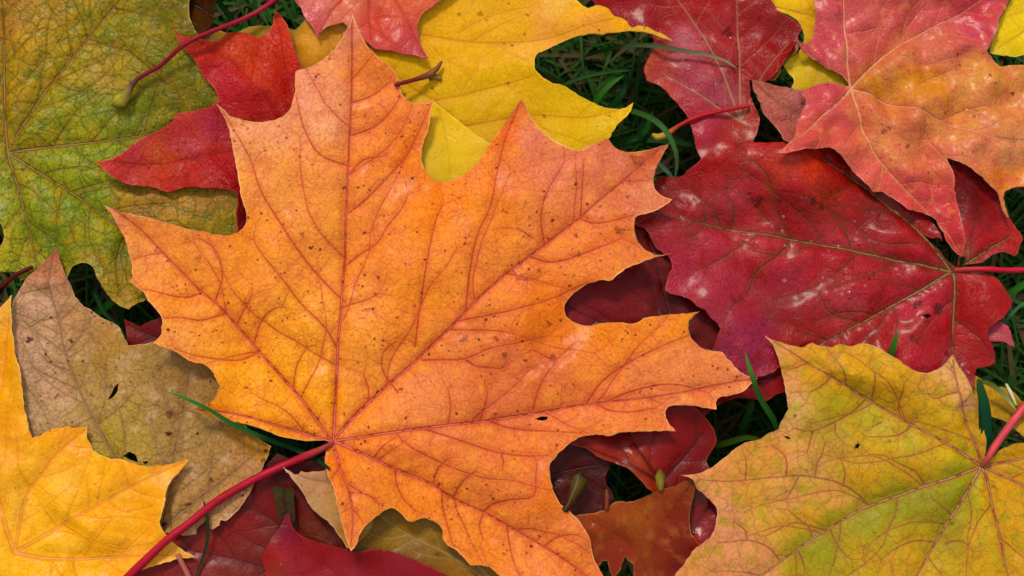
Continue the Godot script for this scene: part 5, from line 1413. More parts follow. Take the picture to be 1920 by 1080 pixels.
	leaf({
		"label": "pink red and orange crumpled maple leaf in the top right corner", "seed": 28,
		"o": Vector2(110.2,-65.9),
		"out": PackedVector2Array([Vector2(99.2,-97.6), Vector2(99.1,-92.0), Vector2(99.2,-89.5), Vector2(98.7,-86.5), Vector2(98.5,-83.8), Vector2(97.1,-82.2), Vector2(95.9,-81.1), Vector2(94.0,-81.0), Vector2(92.1,-82.2), Vector2(93.3,-80.1), Vector2(94.7,-78.1), Vector2(96.8,-77.2), Vector2(98.8,-75.6), Vector2(101.2,-74.0), Vector2(103.3,-72.5), Vector2(105.1,-71.5), Vector2(107.3,-70.4), Vector2(108.9,-68.8), Vector2(110.1,-67.2), Vector2(108.9,-67.1), Vector2(107.2,-67.5), Vector2(105.1,-67.6), Vector2(103.2,-67.8), Vector2(101.1,-67.6), Vector2(99.0,-67.2), Vector2(97.1,-66.3), Vector2(95.2,-65.2), Vector2(92.4,-64.2), Vector2(93.6,-63.0), Vector2(94.6,-61.2), Vector2(94.0,-59.2), Vector2(93.0,-57.2), Vector2(92.1,-55.4), Vector2(91.1,-53.2), Vector2(90.6,-50.6), Vector2(89.4,-47.9), Vector2(87.9,-45.9), Vector2(86.8,-44.7), Vector2(85.4,-43.4), Vector2(83.4,-41.9), Vector2(86.0,-41.9), Vector2(88.4,-42.3), Vector2(91.5,-43.3), Vector2(94.5,-44.0), Vector2(97.3,-44.4), Vector2(99.6,-45.0), Vector2(101.6,-44.9), Vector2(103.1,-44.4), Vector2(104.7,-43.1), Vector2(106.1,-41.9), Vector2(107.8,-40.2), Vector2(109.5,-38.5), Vector2(111.3,-36.4), Vector2(113.2,-34.4), Vector2(114.6,-32.9), Vector2(116.3,-31.7), Vector2(117.2,-31.7), Vector2(118.2,-32.0), Vector2(120.4,-30.6), Vector2(122.5,-29.4), Vector2(124.1,-28.0), Vector2(125.3,-26.3), Vector2(126.1,-25.5), Vector2(127.8,-25.3), Vector2(131.3,-25.0), Vector2(134.2,-24.0), Vector2(135.8,-22.5), Vector2(136.4,-20.3), Vector2(137.1,-18.0), Vector2(137.6,-16.0), Vector2(139.3,-13.9), Vector2(141.0,-11.7), Vector2(143.0,-10.3), Vector2(143.3,-12.7), Vector2(143.2,-15.6), Vector2(142.6,-18.9), Vector2(142.4,-22.1), Vector2(142.2,-25.2), Vector2(142.1,-28.3), Vector2(141.5,-30.8), Vector2(141.2,-33.3), Vector2(141.2,-35.7), Vector2(140.8,-37.9), Vector2(140.0,-40.0), Vector2(139.3,-42.2), Vector2(141.1,-41.5), Vector2(143.1,-40.8), Vector2(145.7,-39.2), Vector2(147.9,-37.3), Vector2(150.4,-35.9), Vector2(152.2,-34.2), Vector2(154.0,-32.7), Vector2(155.7,-31.2), Vector2(156.1,-29.0), Vector2(156.5,-26.6), Vector2(157.4,-24.5), Vector2(158.8,-22.6), Vector2(158.2,-25.3), Vector2(157.6,-28.0), Vector2(157.5,-30.5), Vector2(158.7,-32.1), Vector2(161.0,-33.2), Vector2(164.2,-33.4), Vector2(170.6,-32.8), Vector2(178.9,-36.3), Vector2(187.5,-47.6), Vector2(192.8,-57.8), Vector2(189.3,-69.7), Vector2(178.6,-75.6), Vector2(168.8,-73.2), Vector2(164.9,-73.5), Vector2(163.1,-74.1), Vector2(161.0,-73.9), Vector2(159.3,-73.9), Vector2(157.6,-74.6), Vector2(156.5,-75.8), Vector2(155.3,-77.1), Vector2(154.5,-78.2), Vector2(155.2,-79.7), Vector2(155.8,-81.1), Vector2(156.6,-82.8), Vector2(157.3,-84.3), Vector2(158.3,-86.6), Vector2(158.7,-88.6), Vector2(160.2,-91.2), Vector2(162.3,-94.0), Vector2(163.3,-96.3), Vector2(164.4,-101.4), Vector2(158.1,-110.8), Vector2(150.2,-106.3), Vector2(139.3,-110.9), Vector2(129.5,-118.7), Vector2(119.4,-109.0), Vector2(108.7,-107.0)]),
		"veins": [PackedVector2Array([Vector2(110.2,-65.9), Vector2(109.1,-73.6), Vector2(108.8,-84.4), Vector2(108.8,-97.1), Vector2(109.9,-104.4)]), PackedVector2Array([Vector2(110.2,-65.9), Vector2(115.6,-71.8), Vector2(122.8,-78.1), Vector2(129.9,-82.9), Vector2(138.8,-88.0), Vector2(148.6,-92.7), Vector2(156.7,-98.9)]), PackedVector2Array([Vector2(110.2,-65.9), Vector2(120.4,-62.5), Vector2(132.2,-57.0), Vector2(144.0,-52.9), Vector2(157.5,-48.3), Vector2(176.5,-50.4)]), PackedVector2Array([Vector2(110.2,-65.9), Vector2(112.3,-57.5), Vector2(114.7,-48.7), Vector2(121.1,-38.1), Vector2(132.5,-25.9), Vector2(142.0,-12.1)]), PackedVector2Array([Vector2(110.2,-65.9), Vector2(104.8,-60.2), Vector2(99.5,-55.8), Vector2(92.5,-48.7), Vector2(85.8,-44.3)]), PackedVector2Array([Vector2(110.2,-65.9), Vector2(106.1,-70.0), Vector2(101.0,-73.9), Vector2(93.5,-80.8)])],
		"sec": [PackedVector2Array([Vector2(129.9,-83.5), Vector2(129.2,-87.1), Vector2(126.8,-91.6)]), PackedVector2Array([Vector2(130.1,-87.6), Vector2(133.8,-92.5), Vector2(136.5,-95.2)]), PackedVector2Array([Vector2(133.1,-57.0), Vector2(133.6,-50.4), Vector2(137.6,-43.4)]), PackedVector2Array([Vector2(142.3,-53.6), Vector2(141.1,-62.9), Vector2(139.6,-68.2)]), PackedVector2Array([Vector2(136.1,-85.8), Vector2(143.8,-84.4), Vector2(152.4,-81.7)]), PackedVector2Array([Vector2(109.2,-84.4), Vector2(114.4,-85.3), Vector2(119.7,-87.1)])],
		"cols": [[104.0, -86.2, Color8(186,67,77)], [101.3, -80.8, Color8(182,51,69)], [96.9, -79.9, Color8(186,60,73)], [114.4, -86.2, Color8(182,69,69)], [125.1, -91.6, Color8(182,65,60)], [119.4, -79.0, Color8(178,65,56)], [110.6, -75.4, Color8(186,77,73)], [135.5, -91.6, Color8(186,67,69)], [149.4, -91.6, Color8(182,47,65)], [152.5, -84.4, Color8(182,51,73)], [143.7, -82.6, Color8(190,81,69)], [127.9, -77.2, Color8(198,106,60)], [138.3, -77.2, Color8(198,102,77)], [122.5, -71.8, Color8(194,114,60)], [103.4, -69.1, Color8(178,60,73)], [99.7, -61.1, Color8(190,60,65)], [94.6, -61.1, Color8(186,60,73)], [96.0, -52.2, Color8(194,69,60)], [88.9, -45.2, Color8(194,73,65)], [104.6, -52.2, Color8(190,69,60)], [109.4, -45.2, Color8(198,86,60)], [113.3, -57.5, Color8(198,98,60)], [120.6, -68.2, Color8(194,126,5)], [131.0, -68.2, Color8(198,126,5)], [137.8, -66.4, Color8(198,122,14)], [127.3, -62.9, Color8(202,130,47)], [144.8, -68.2, Color8(202,130,56)], [151.9, -71.8, Color8(202,132,42)], [158.6, -68.2, Color8(198,126,47)], [163.2, -59.3, Color8(202,126,60)], [152.9, -59.3, Color8(198,118,56)], [142.6, -59.3, Color8(202,122,47)], [147.5, -54.0, Color8(202,126,56)], [137.2, -54.0, Color8(198,118,51)], [125.2, -54.0, Color8(198,106,60)], [119.8, -48.7, Color8(202,118,60)], [126.5, -43.4, Color8(202,114,60)], [116.1, -41.6, Color8(198,81,65)], [133.2, -41.6, Color8(194,86,56)], [126.1, -34.6, Color8(194,65,60)], [136.1, -29.4, Color8(186,51,51)], [139.0, -19.0, Color8(178,42,47)], [152.1, -43.4, Color8(198,110,65)], [147.2, -46.9, Color8(202,118,73)], [160.7, -43.4, Color8(198,126,73)], [155.2, -36.4, Color8(198,102,32)], [161.9, -34.6, Color8(202,114,21)]],
		"lifts": [[130.5, -56.6, 6.7, 4], [141.1, -63.7, 5.0, 3], [152.6, -52.2, 6.7, 3], [123.1, -45.2, 5.0, 2.5], [156.2, -24.2, 6.7, -4], [110.2, -65.9, 5.0, -2]],
		"blots": [[120.0, -51.3, 1.0, 0.55], [121.7, -52.6, 0.7, 0.6], [127.5, -46.6, 0.8, 0.7], [124.9, -47.3, 0.5, 0.7], [154.3, -69.6, 0.5, 0.8], [162.7, -64.3, 0.7, 0.8], [136.7, -23.9, 0.7, 0.5], [149.4, -56.6, 0.5, 0.6]],
		"specks": [260, 0.14, 0.4, Color8(84,21,3)],
		"net": [2.6, 0.18, Color8(162,65,47)],
		"mottle": [Color8(190,69,65), 0.55, 0.85, 0.45],
		"mottle2": [Color8(210,132,65), 0.1, 0.42, 0.5],
		"vc": Color8(198,114,73), "rc": Color8(214,132,106),
		"rib_color": Color8(202,132,94),
		"blotch": 6, "vs": 0.6, "rough": 0.34, "wet": 0.2, "amp": 5, "coat": 0.13, "coat_rough": 0.24, "fine": 0.55, "bump": 0.12, "quilt": 1.5, "grain": 0.2, "gap": 3.2, "wet_at": 170, "ppm": 4.6, "shine": 0.26, "twigs": 0.5, "halo": 0.14, "valley": 3.0, "wave": 20})
	leaf({
		"label": "golden yellow maple leaf in the bottom left corner", "seed": 29,
		"o": Vector2(-154.2,82.2),
		"out": PackedVector2Array([Vector2(-158.3,1.8), Vector2(-158.5,3.9), Vector2(-158.1,8.2), Vector2(-157.5,13.3), Vector2(-156.7,17.1), Vector2(-156.3,20.1), Vector2(-155.1,23.1), Vector2(-154.2,25.8), Vector2(-153.8,28.0), Vector2(-153.4,30.4), Vector2(-152.8,33.2), Vector2(-152.5,36.0), Vector2(-152.0,38.8), Vector2(-151.1,41.5), Vector2(-150.2,44.5), Vector2(-149.3,46.9), Vector2(-148.3,46.8), Vector2(-146.6,46.1), Vector2(-144.9,44.9), Vector2(-143.0,43.9), Vector2(-141.2,43.7), Vector2(-139.3,43.4), Vector2(-136.4,43.7), Vector2(-132.7,43.2), Vector2(-133.0,45.0), Vector2(-132.7,46.9), Vector2(-131.7,48.7), Vector2(-130.5,50.5), Vector2(-129.0,51.5), Vector2(-127.3,52.4), Vector2(-125.9,53.0), Vector2(-124.5,53.5), Vector2(-122.5,53.4), Vector2(-120.4,53.7), Vector2(-118.5,54.3), Vector2(-116.5,55.1), Vector2(-114.8,55.6), Vector2(-113.0,55.8), Vector2(-110.8,55.3), Vector2(-108.4,55.1), Vector2(-104.0,54.3), Vector2(-100.4,53.5), Vector2(-101.8,55.5), Vector2(-103.2,57.3), Vector2(-104.7,58.7), Vector2(-105.9,60.4), Vector2(-106.6,62.0), Vector2(-107.1,63.9), Vector2(-107.2,66.0), Vector2(-107.4,68.1), Vector2(-108.1,70.5), Vector2(-108.8,73.0), Vector2(-108.3,74.4), Vector2(-107.2,75.9), Vector2(-106.1,77.2), Vector2(-105.0,78.5), Vector2(-103.8,79.6), Vector2(-102.5,80.8), Vector2(-97.7,83.5), Vector2(-100.3,83.8), Vector2(-103.0,84.0), Vector2(-105.6,84.8), Vector2(-108.2,85.6), Vector2(-110.2,86.1), Vector2(-112.4,86.9), Vector2(-115.7,87.8), Vector2(-119.2,89.1), Vector2(-124.7,91.8), Vector2(-127.8,94.0), Vector2(-128.8,100.3), Vector2(-139.7,106.6), Vector2(-153.3,105.2), Vector2(-170.3,100.5), Vector2(-180.4,84.3), Vector2(-178.8,59.9), Vector2(-174.5,43.4), Vector2(-171.1,26.6), Vector2(-165.2,9.8)]),
		"veins": [PackedVector2Array([Vector2(-154.2,82.2), Vector2(-153.7,76.2), Vector2(-152.2,68.1), Vector2(-150.4,62.4), Vector2(-147.2,59.1), Vector2(-144.2,54.3), Vector2(-141.0,51.0), Vector2(-132.7,43.8)]), PackedVector2Array([Vector2(-154.2,82.2), Vector2(-147.9,78.6), Vector2(-139.9,73.8), Vector2(-128.6,67.8), Vector2(-119.0,62.4), Vector2(-109.2,57.5), Vector2(-101.9,54.2)]), PackedVector2Array([Vector2(-154.2,82.2), Vector2(-145.9,83.8), Vector2(-136.1,84.3), Vector2(-124.6,83.7), Vector2(-109.9,82.7), Vector2(-98.7,83.5)]), PackedVector2Array([Vector2(-154.2,82.2), Vector2(-158.0,73.0), Vector2(-162.3,56.6), Vector2(-161.7,36.8), Vector2(-159.1,9.9)])],
		"sec": [PackedVector2Array([Vector2(-125.4,66.0), Vector2(-122.9,68.1), Vector2(-119.5,69.7), Vector2(-115.4,68.9), Vector2(-108.9,67.3)]), PackedVector2Array([Vector2(-119.0,61.9), Vector2(-120.0,57.5), Vector2(-120.9,55.0)]), PackedVector2Array([Vector2(-141.5,74.6), Vector2(-145.0,69.7), Vector2(-146.8,68.1)]), PackedVector2Array([Vector2(-131.1,68.9), Vector2(-131.3,64.0), Vector2(-132.3,59.9)]), PackedVector2Array([Vector2(-139.9,73.8), Vector2(-134.8,76.2), Vector2(-129.8,79.5)]), PackedVector2Array([Vector2(-141.8,84.3), Vector2(-142.4,89.1)]), PackedVector2Array([Vector2(-136.1,84.3), Vector2(-135.0,89.1)])],
		"cols": [[-159.2, 6.5, Color8(217,149,48)], [-159.4, 18.3, Color8(229,151,14)], [-156.3, 30.1, Color8(213,145,3)], [-156.6, 38.4, Color8(221,145,3)], [-153.0, 45.1, Color8(221,141,3)], [-144.5, 48.4, Color8(229,149,3)], [-137.9, 46.7, Color8(225,145,3)], [-144.1, 55.0, Color8(229,157,38)], [-150.5, 59.9, Color8(232,161,14)], [-157.5, 53.3, Color8(225,153,48)], [-140.6, 59.9, Color8(232,169,57)], [-151.6, 69.7, Color8(234,169,38)], [-141.9, 66.5, Color8(234,165,3)], [-129.0, 59.9, Color8(229,157,5)], [-119.2, 56.6, Color8(229,149,5)], [-106.0, 55.8, Color8(229,151,27)], [-112.3, 63.2, Color8(229,149,3)], [-125.3, 69.7, Color8(232,155,3)], [-118.4, 76.2, Color8(232,157,3)], [-131.5, 77.8, Color8(233,161,3)], [-144.5, 79.5, Color8(234,169,3)], [-150.8, 85.9, Color8(229,163,3)], [-137.6, 86.7, Color8(229,161,3)], [-110.2, 76.2, Color8(229,145,3)], [-103.4, 82.4, Color8(221,153,66)], [-114.8, 84.3, Color8(225,151,27)]],
		"lifts": [[-101.1, 53.7, 6.7, 2]],
		"specks": [200, 0.14, 0.35, Color8(157,87,3)],
		"net": [3.0, 0.2, Color8(201,112,3)],
		"mottle": [Color8(238,177,38), 0.5, 0.8, 0.6],
		"vc": Color8(205,120,3), "rc": Color8(238,189,108),
		"rib_color": Color8(213,135,43),
		"blotch": 7, "vs": 0.6, "rough": 0.38, "wet": 0.2, "amp": 3.2, "grain": 0.12, "quilt": 1.1, "bump": 0.09, "fine": 0.4, "coat": 0.15, "coat_rough": 0.36, "wet_at": 112, "twigs": 0.4, "halo": 0.25, "valley": 3.0, "wave": 28})
	leaf({
		"label": "yellow green maple leaf with pinkish veins in the bottom right corner", "seed": 30,
		"o": Vector2(147.5,55.5),
		"out": PackedVector2Array([Vector2(79.3,15.0), Vector2(80.5,15.6), Vector2(83.7,16.8), Vector2(85.4,17.3), Vector2(87.1,17.8), Vector2(89.4,18.3), Vector2(91.7,18.4), Vector2(93.1,17.5), Vector2(94.5,17.2), Vector2(96.4,17.9), Vector2(98.4,18.0), Vector2(100.5,18.4), Vector2(102.2,17.7), Vector2(103.9,17.6), Vector2(105.6,18.1), Vector2(107.3,18.1), Vector2(109.0,17.5), Vector2(110.7,17.2), Vector2(112.6,17.7), Vector2(114.3,18.5), Vector2(116.0,19.5), Vector2(117.3,20.6), Vector2(118.8,21.5), Vector2(120.3,22.5), Vector2(121.7,23.6), Vector2(123.0,24.6), Vector2(124.7,25.7), Vector2(126.4,26.5), Vector2(129.4,26.9), Vector2(131.3,26.4), Vector2(132.9,25.7), Vector2(134.6,24.7), Vector2(135.9,23.5), Vector2(138.7,20.7), Vector2(139.3,22.2), Vector2(140.1,24.1), Vector2(141.3,26.3), Vector2(142.3,28.2), Vector2(143.1,30.6), Vector2(144.2,33.7), Vector2(145.2,35.5), Vector2(145.7,37.4), Vector2(146.8,39.4), Vector2(147.5,41.3), Vector2(147.8,43.0), Vector2(147.9,44.6), Vector2(148.4,46.6), Vector2(148.7,48.8), Vector2(148.3,52.1), Vector2(148.4,53.5), Vector2(148.9,54.7), Vector2(149.7,54.2), Vector2(150.4,53.1), Vector2(151.6,51.9), Vector2(153.2,50.4), Vector2(155.2,49.4), Vector2(157.5,48.6), Vector2(160.0,48.3), Vector2(166.3,47.0), Vector2(178.4,49.1), Vector2(174.8,56.6), Vector2(176.2,66.4), Vector2(182.0,76.2), Vector2(169.2,82.7), Vector2(163.7,92.4), Vector2(161.6,105.2), Vector2(152.2,98.8), Vector2(137.0,101.9), Vector2(125.2,111.5), Vector2(110.9,105.2), Vector2(94.3,108.3), Vector2(76.3,114.6), Vector2(60.2,105.1), Vector2(43.9,100.2), Vector2(49.4,89.8), Vector2(51.1,87.5), Vector2(52.5,85.9), Vector2(53.6,84.3), Vector2(54.4,83.0), Vector2(55.9,81.0), Vector2(58.2,79.4), Vector2(60.4,77.8), Vector2(61.8,76.2), Vector2(62.7,74.6), Vector2(62.9,73.3), Vector2(63.0,72.0), Vector2(63.4,70.7), Vector2(63.2,69.1), Vector2(62.6,67.6), Vector2(61.2,66.1), Vector2(59.7,64.8), Vector2(58.5,63.7), Vector2(56.9,62.8), Vector2(56.3,61.3), Vector2(55.7,60.0), Vector2(52.1,58.5), Vector2(55.1,58.4), Vector2(58.0,57.8), Vector2(59.9,57.0), Vector2(61.7,56.2), Vector2(63.9,54.7), Vector2(65.8,53.3), Vector2(67.7,51.7), Vector2(69.8,50.0), Vector2(71.6,48.9), Vector2(73.7,48.0), Vector2(75.7,47.7), Vector2(77.8,47.2), Vector2(79.0,46.3), Vector2(80.2,45.3), Vector2(81.7,44.7), Vector2(83.4,44.0), Vector2(83.9,42.9), Vector2(84.2,41.7), Vector2(85.1,40.1), Vector2(86.1,38.5), Vector2(86.1,36.0), Vector2(85.8,33.5), Vector2(85.5,31.5), Vector2(85.1,29.8), Vector2(84.5,26.9), Vector2(83.7,23.6), Vector2(82.9,21.1), Vector2(82.1,18.9), Vector2(81.0,16.8)]),
		"veins": [PackedVector2Array([Vector2(147.5,55.5), Vector2(141.7,52.0), Vector2(136.1,48.4), Vector2(125.9,42.6), Vector2(119.1,38.8), Vector2(111.7,34.3), Vector2(100.3,27.9), Vector2(90.4,22.1), Vector2(81.4,16.0)]), PackedVector2Array([Vector2(147.5,55.5), Vector2(146.0,50.1), Vector2(143.0,42.9), Vector2(140.8,36.8), Vector2(139.7,32.6), Vector2(139.1,26.8), Vector2(138.7,22.6)]), PackedVector2Array([Vector2(147.5,55.5), Vector2(138.9,58.6), Vector2(128.3,61.9), Vector2(120.4,64.8), Vector2(111.6,67.8), Vector2(105.4,70.7), Vector2(99.2,74.6), Vector2(93.6,77.8), Vector2(88.1,81.5), Vector2(76.9,89.1), Vector2(55.4,100.3)]), PackedVector2Array([Vector2(147.5,55.5), Vector2(143.8,60.7), Vector2(138.4,68.9), Vector2(132.2,78.2), Vector2(126.0,88.0), Vector2(117.2,103.5)]), PackedVector2Array([Vector2(147.5,55.5), Vector2(149.0,61.6), Vector2(150.2,69.7), Vector2(151.9,77.8), Vector2(153.3,88.0), Vector2(158.0,100.3)]), PackedVector2Array([Vector2(147.5,55.5), Vector2(153.0,58.3), Vector2(158.6,60.9), Vector2(172.9,69.7)]), PackedVector2Array([Vector2(147.5,55.5), Vector2(152.3,54.7), Vector2(159.0,53.4), Vector2(172.5,50.4)])],
		"sec": [PackedVector2Array([Vector2(111.1,67.6), Vector2(108.1,64.5), Vector2(104.5,62.0), Vector2(100.0,60.2), Vector2(94.7,59.1), Vector2(90.1,58.6), Vector2(85.5,58.8), Vector2(79.4,59.3), Vector2(73.2,59.9), Vector2(66.1,60.4), Vector2(58.3,59.9)]), PackedVector2Array([Vector2(83.1,84.6), Vector2(78.8,80.1), Vector2(75.5,78.8), Vector2(72.7,78.3), Vector2(68.1,78.8), Vector2(63.5,79.1)]), PackedVector2Array([Vector2(99.1,75.1), Vector2(100.2,77.8), Vector2(101.7,81.1), Vector2(104.9,84.3)]), PackedVector2Array([Vector2(111.7,34.6), Vector2(108.6,37.6), Vector2(104.9,40.1), Vector2(99.8,42.6), Vector2(94.2,44.8), Vector2(91.4,44.8), Vector2(88.1,43.9)]), PackedVector2Array([Vector2(125.9,42.9), Vector2(123.6,44.8), Vector2(121.3,45.9), Vector2(116.3,46.4), Vector2(111.3,46.4)]), PackedVector2Array([Vector2(128.8,61.6), Vector2(125.7,57.5), Vector2(120.9,55.0), Vector2(116.0,52.5), Vector2(111.1,52.0)]), PackedVector2Array([Vector2(94.7,59.1), Vector2(95.2,55.0), Vector2(97.0,51.7), Vector2(97.9,48.4)]), PackedVector2Array([Vector2(85.5,58.8), Vector2(85.8,55.0), Vector2(85.3,52.5), Vector2(81.3,49.2)]), PackedVector2Array([Vector2(72.7,59.9), Vector2(73.1,56.6), Vector2(72.9,53.4)]), PackedVector2Array([Vector2(103.2,61.9), Vector2(103.9,58.3), Vector2(102.7,53.4)]), PackedVector2Array([Vector2(94.2,44.8), Vector2(92.9,49.2), Vector2(92.0,51.7)]), PackedVector2Array([Vector2(101.5,41.8), Vector2(101.7,45.9), Vector2(103.7,48.4)]), PackedVector2Array([Vector2(139.7,32.6), Vector2(136.0,33.5), Vector2(131.7,34.8), Vector2(130.1,33.1)]), PackedVector2Array([Vector2(97.8,75.4), Vector2(92.1,73.8), Vector2(85.7,68.9)]), PackedVector2Array([Vector2(93.6,77.8), Vector2(92.1,73.8), Vector2(88.8,73.0), Vector2(78.9,77.0)]), PackedVector2Array([Vector2(72.7,78.3), Vector2(72.3,75.4), Vector2(69.1,73.0)]), PackedVector2Array([Vector2(89.3,59.1), Vector2(85.8,65.6)]), PackedVector2Array([Vector2(131.3,79.0), Vector2(124.8,78.6), Vector2(118.1,81.1), Vector2(113.9,84.3)]), PackedVector2Array([Vector2(135.4,73.8), Vector2(128.4,72.2)]), PackedVector2Array([Vector2(88.6,81.1), Vector2(90.1,84.3), Vector2(90.8,88.3)]), PackedVector2Array([Vector2(136.7,70.5), Vector2(130.3,65.6)]), PackedVector2Array([Vector2(134.6,79.4), Vector2(139.6,78.6), Vector2(142.7,81.9)]), PackedVector2Array([Vector2(123.1,41.3), Vector2(121.6,38.5), Vector2(122.3,30.1)]), PackedVector2Array([Vector2(113.4,35.1), Vector2(113.4,26.8)]), PackedVector2Array([Vector2(100.3,27.9), Vector2(96.8,31.0), Vector2(93.5,32.6)]), PackedVector2Array([Vector2(116.4,41.8), Vector2(113.0,43.4)])],
		"holes": [PackedVector2Array([Vector2(107.0,49.7), Vector2(108.2,48.4), Vector2(108.8,48.9), Vector2(108.1,50.2)]), PackedVector2Array([Vector2(84.9,46.3), Vector2(86.2,46.3), Vector2(87.2,47.2), Vector2(86.0,47.1)])],
		"cols": [[81.4, 16.7, Color8(201,137,76)], [88.8, 21.7, Color8(209,137,44)], [86.9, 30.1, Color8(213,139,85)], [89.9, 38.5, Color8(209,154,97)], [97.0, 25.1, Color8(201,139,3)], [107.1, 23.4, Color8(205,143,5)], [105.2, 31.8, Color8(193,143,3)], [117.1, 26.8, Color8(201,143,5)], [123.5, 33.5, Color8(193,139,5)], [130.3, 30.1, Color8(209,147,44)], [137.2, 25.1, Color8(217,156,97)], [133.2, 38.5, Color8(193,147,5)], [142.5, 36.8, Color8(201,143,89)], [143.0, 43.4, Color8(193,143,3)], [100.0, 36.8, Color8(164,139,3)], [109.9, 38.5, Color8(168,143,3)], [114.8, 41.8, Color8(176,156,28)], [96.4, 43.4, Color8(168,139,28)], [122.8, 48.4, Color8(184,152,33)], [134.3, 51.7, Color8(193,156,5)], [112.7, 51.7, Color8(188,143,3)], [101.2, 50.1, Color8(180,139,28)], [122.5, 56.6, Color8(184,131,3)], [132.4, 56.6, Color8(184,137,3)], [109.2, 58.3, Color8(188,135,3)], [79.6, 51.7, Color8(205,131,49)], [64.5, 58.3, Color8(205,127,63)], [74.5, 56.6, Color8(205,139,49)], [87.9, 51.7, Color8(205,139,67)], [96.0, 55.0, Color8(184,139,53)], [72.6, 64.8, Color8(201,139,44)], [89.1, 64.8, Color8(205,143,67)], [99.0, 64.8, Color8(201,139,58)], [65.9, 69.7, Color8(209,137,89)], [61.1, 63.2, Color8(213,135,80)], [64.1, 76.2, Color8(209,131,85)], [79.0, 73.0, Color8(201,143,49)], [92.1, 73.0, Color8(201,139,22)], [60.6, 84.3, Color8(209,131,76)], [75.4, 84.3, Color8(205,131,76)], [55.6, 87.5, Color8(209,131,67)], [88.4, 85.9, Color8(160,135,3)], [101.9, 76.2, Color8(160,131,3)], [113.7, 69.7, Color8(139,131,3)], [125.4, 64.8, Color8(131,127,3)], [132.0, 64.0, Color8(131,127,3)], [138.8, 59.9, Color8(139,139,3)], [108.2, 82.7, Color8(184,143,5)], [118.4, 74.6, Color8(160,135,3)], [121.3, 84.3, Color8(197,143,22)], [128.2, 76.2, Color8(176,143,3)], [136.2, 79.4, Color8(147,127,3)], [141.7, 69.7, Color8(160,143,5)], [132.6, 86.7, Color8(180,143,3)], [144.6, 76.2, Color8(205,156,28)], [120.3, 67.3, Color8(131,131,3)], [125.3, 67.3, Color8(131,131,3)], [111.9, 71.3, Color8(131,131,3)], [105.3, 73.8, Color8(131,131,3)], [98.5, 77.8, Color8(131,131,3)], [91.8, 82.7, Color8(131,131,3)], [135.5, 59.9, Color8(131,131,3)], [129.6, 64.0, Color8(131,131,3)], [137.7, 67.3, Color8(131,131,3)], [133.2, 73.8, Color8(131,131,3)], [146.8, 64.8, Color8(201,156,5)], [151.8, 64.8, Color8(197,143,3)], [155.5, 56.6, Color8(201,139,3)], [154.8, 69.7, Color8(193,139,3)], [155.8, 82.7, Color8(193,139,3)], [145.8, 85.9, Color8(184,139,3)]],
		"lifts": [[80.6, 15.8, 8.4, 2.5], [138.2, 21.7, 6.7, 2]],
		"blots": [[107.8, 49.4, 0.8, 0.9], [88.4, 40.0, 0.7, 0.9], [93.9, 45.3, 0.7, 0.7], [138.2, 24.8, 0.5, 0.7], [127.6, 64.5, 0.7, 0.5], [137.0, 73.0, 0.7, 0.7], [150.6, 61.7, 0.7, 0.5], [86.3, 46.8, 0.8, 0.5], [118.2, 47.6, 0.8, 0.4]],
		"specks": [160, 0.14, 0.32, Color8(104,63,3)],
		"net": [4.6, 0.32, Color8(147,85,37)],
		"mottle": [Color8(139,131,3), 0.55, 0.9, 0.22],
		"mottle2": [Color8(139,137,3), 0.14, 0.46, 0.5],
		"vc": Color8(131,63,44), "rc": Color8(225,168,118),
		"rib_color": Color8(160,123,76),
		"stalk": PackedVector2Array([Vector2(147.5,55.5), Vector2(149.5,51.7), Vector2(152.0,48.1), Vector2(155.4,43.9), Vector2(159.9,38.6), Vector2(166.1,31.5), Vector2(172.2,26.8)]), "stalk_r": [[0, 0.92], [0.2, 1.18], [1, 1.26]], "stalk_c": [[0, Color(0.241, 0.076, 0.028)], [0.1, Color(0.501, 0.049, 0.049)], [0.5, Color(0.549, 0.049, 0.069)], [1, Color(0.549, 0.049, 0.076)]],
		"blotch": 8, "vs": 0.9, "rough": 0.46, "wet": 0.1, "amp": 3.0, "grain": 0.16, "quilt": 1.6, "bump": 0.08, "branch": 14, "vw": 0.75, "twigs": 0.3, "gap": 3.2, "ppm": 5, "rise": 0.12, "halo": 0.26, "valley": 4.0, "wave": 44})
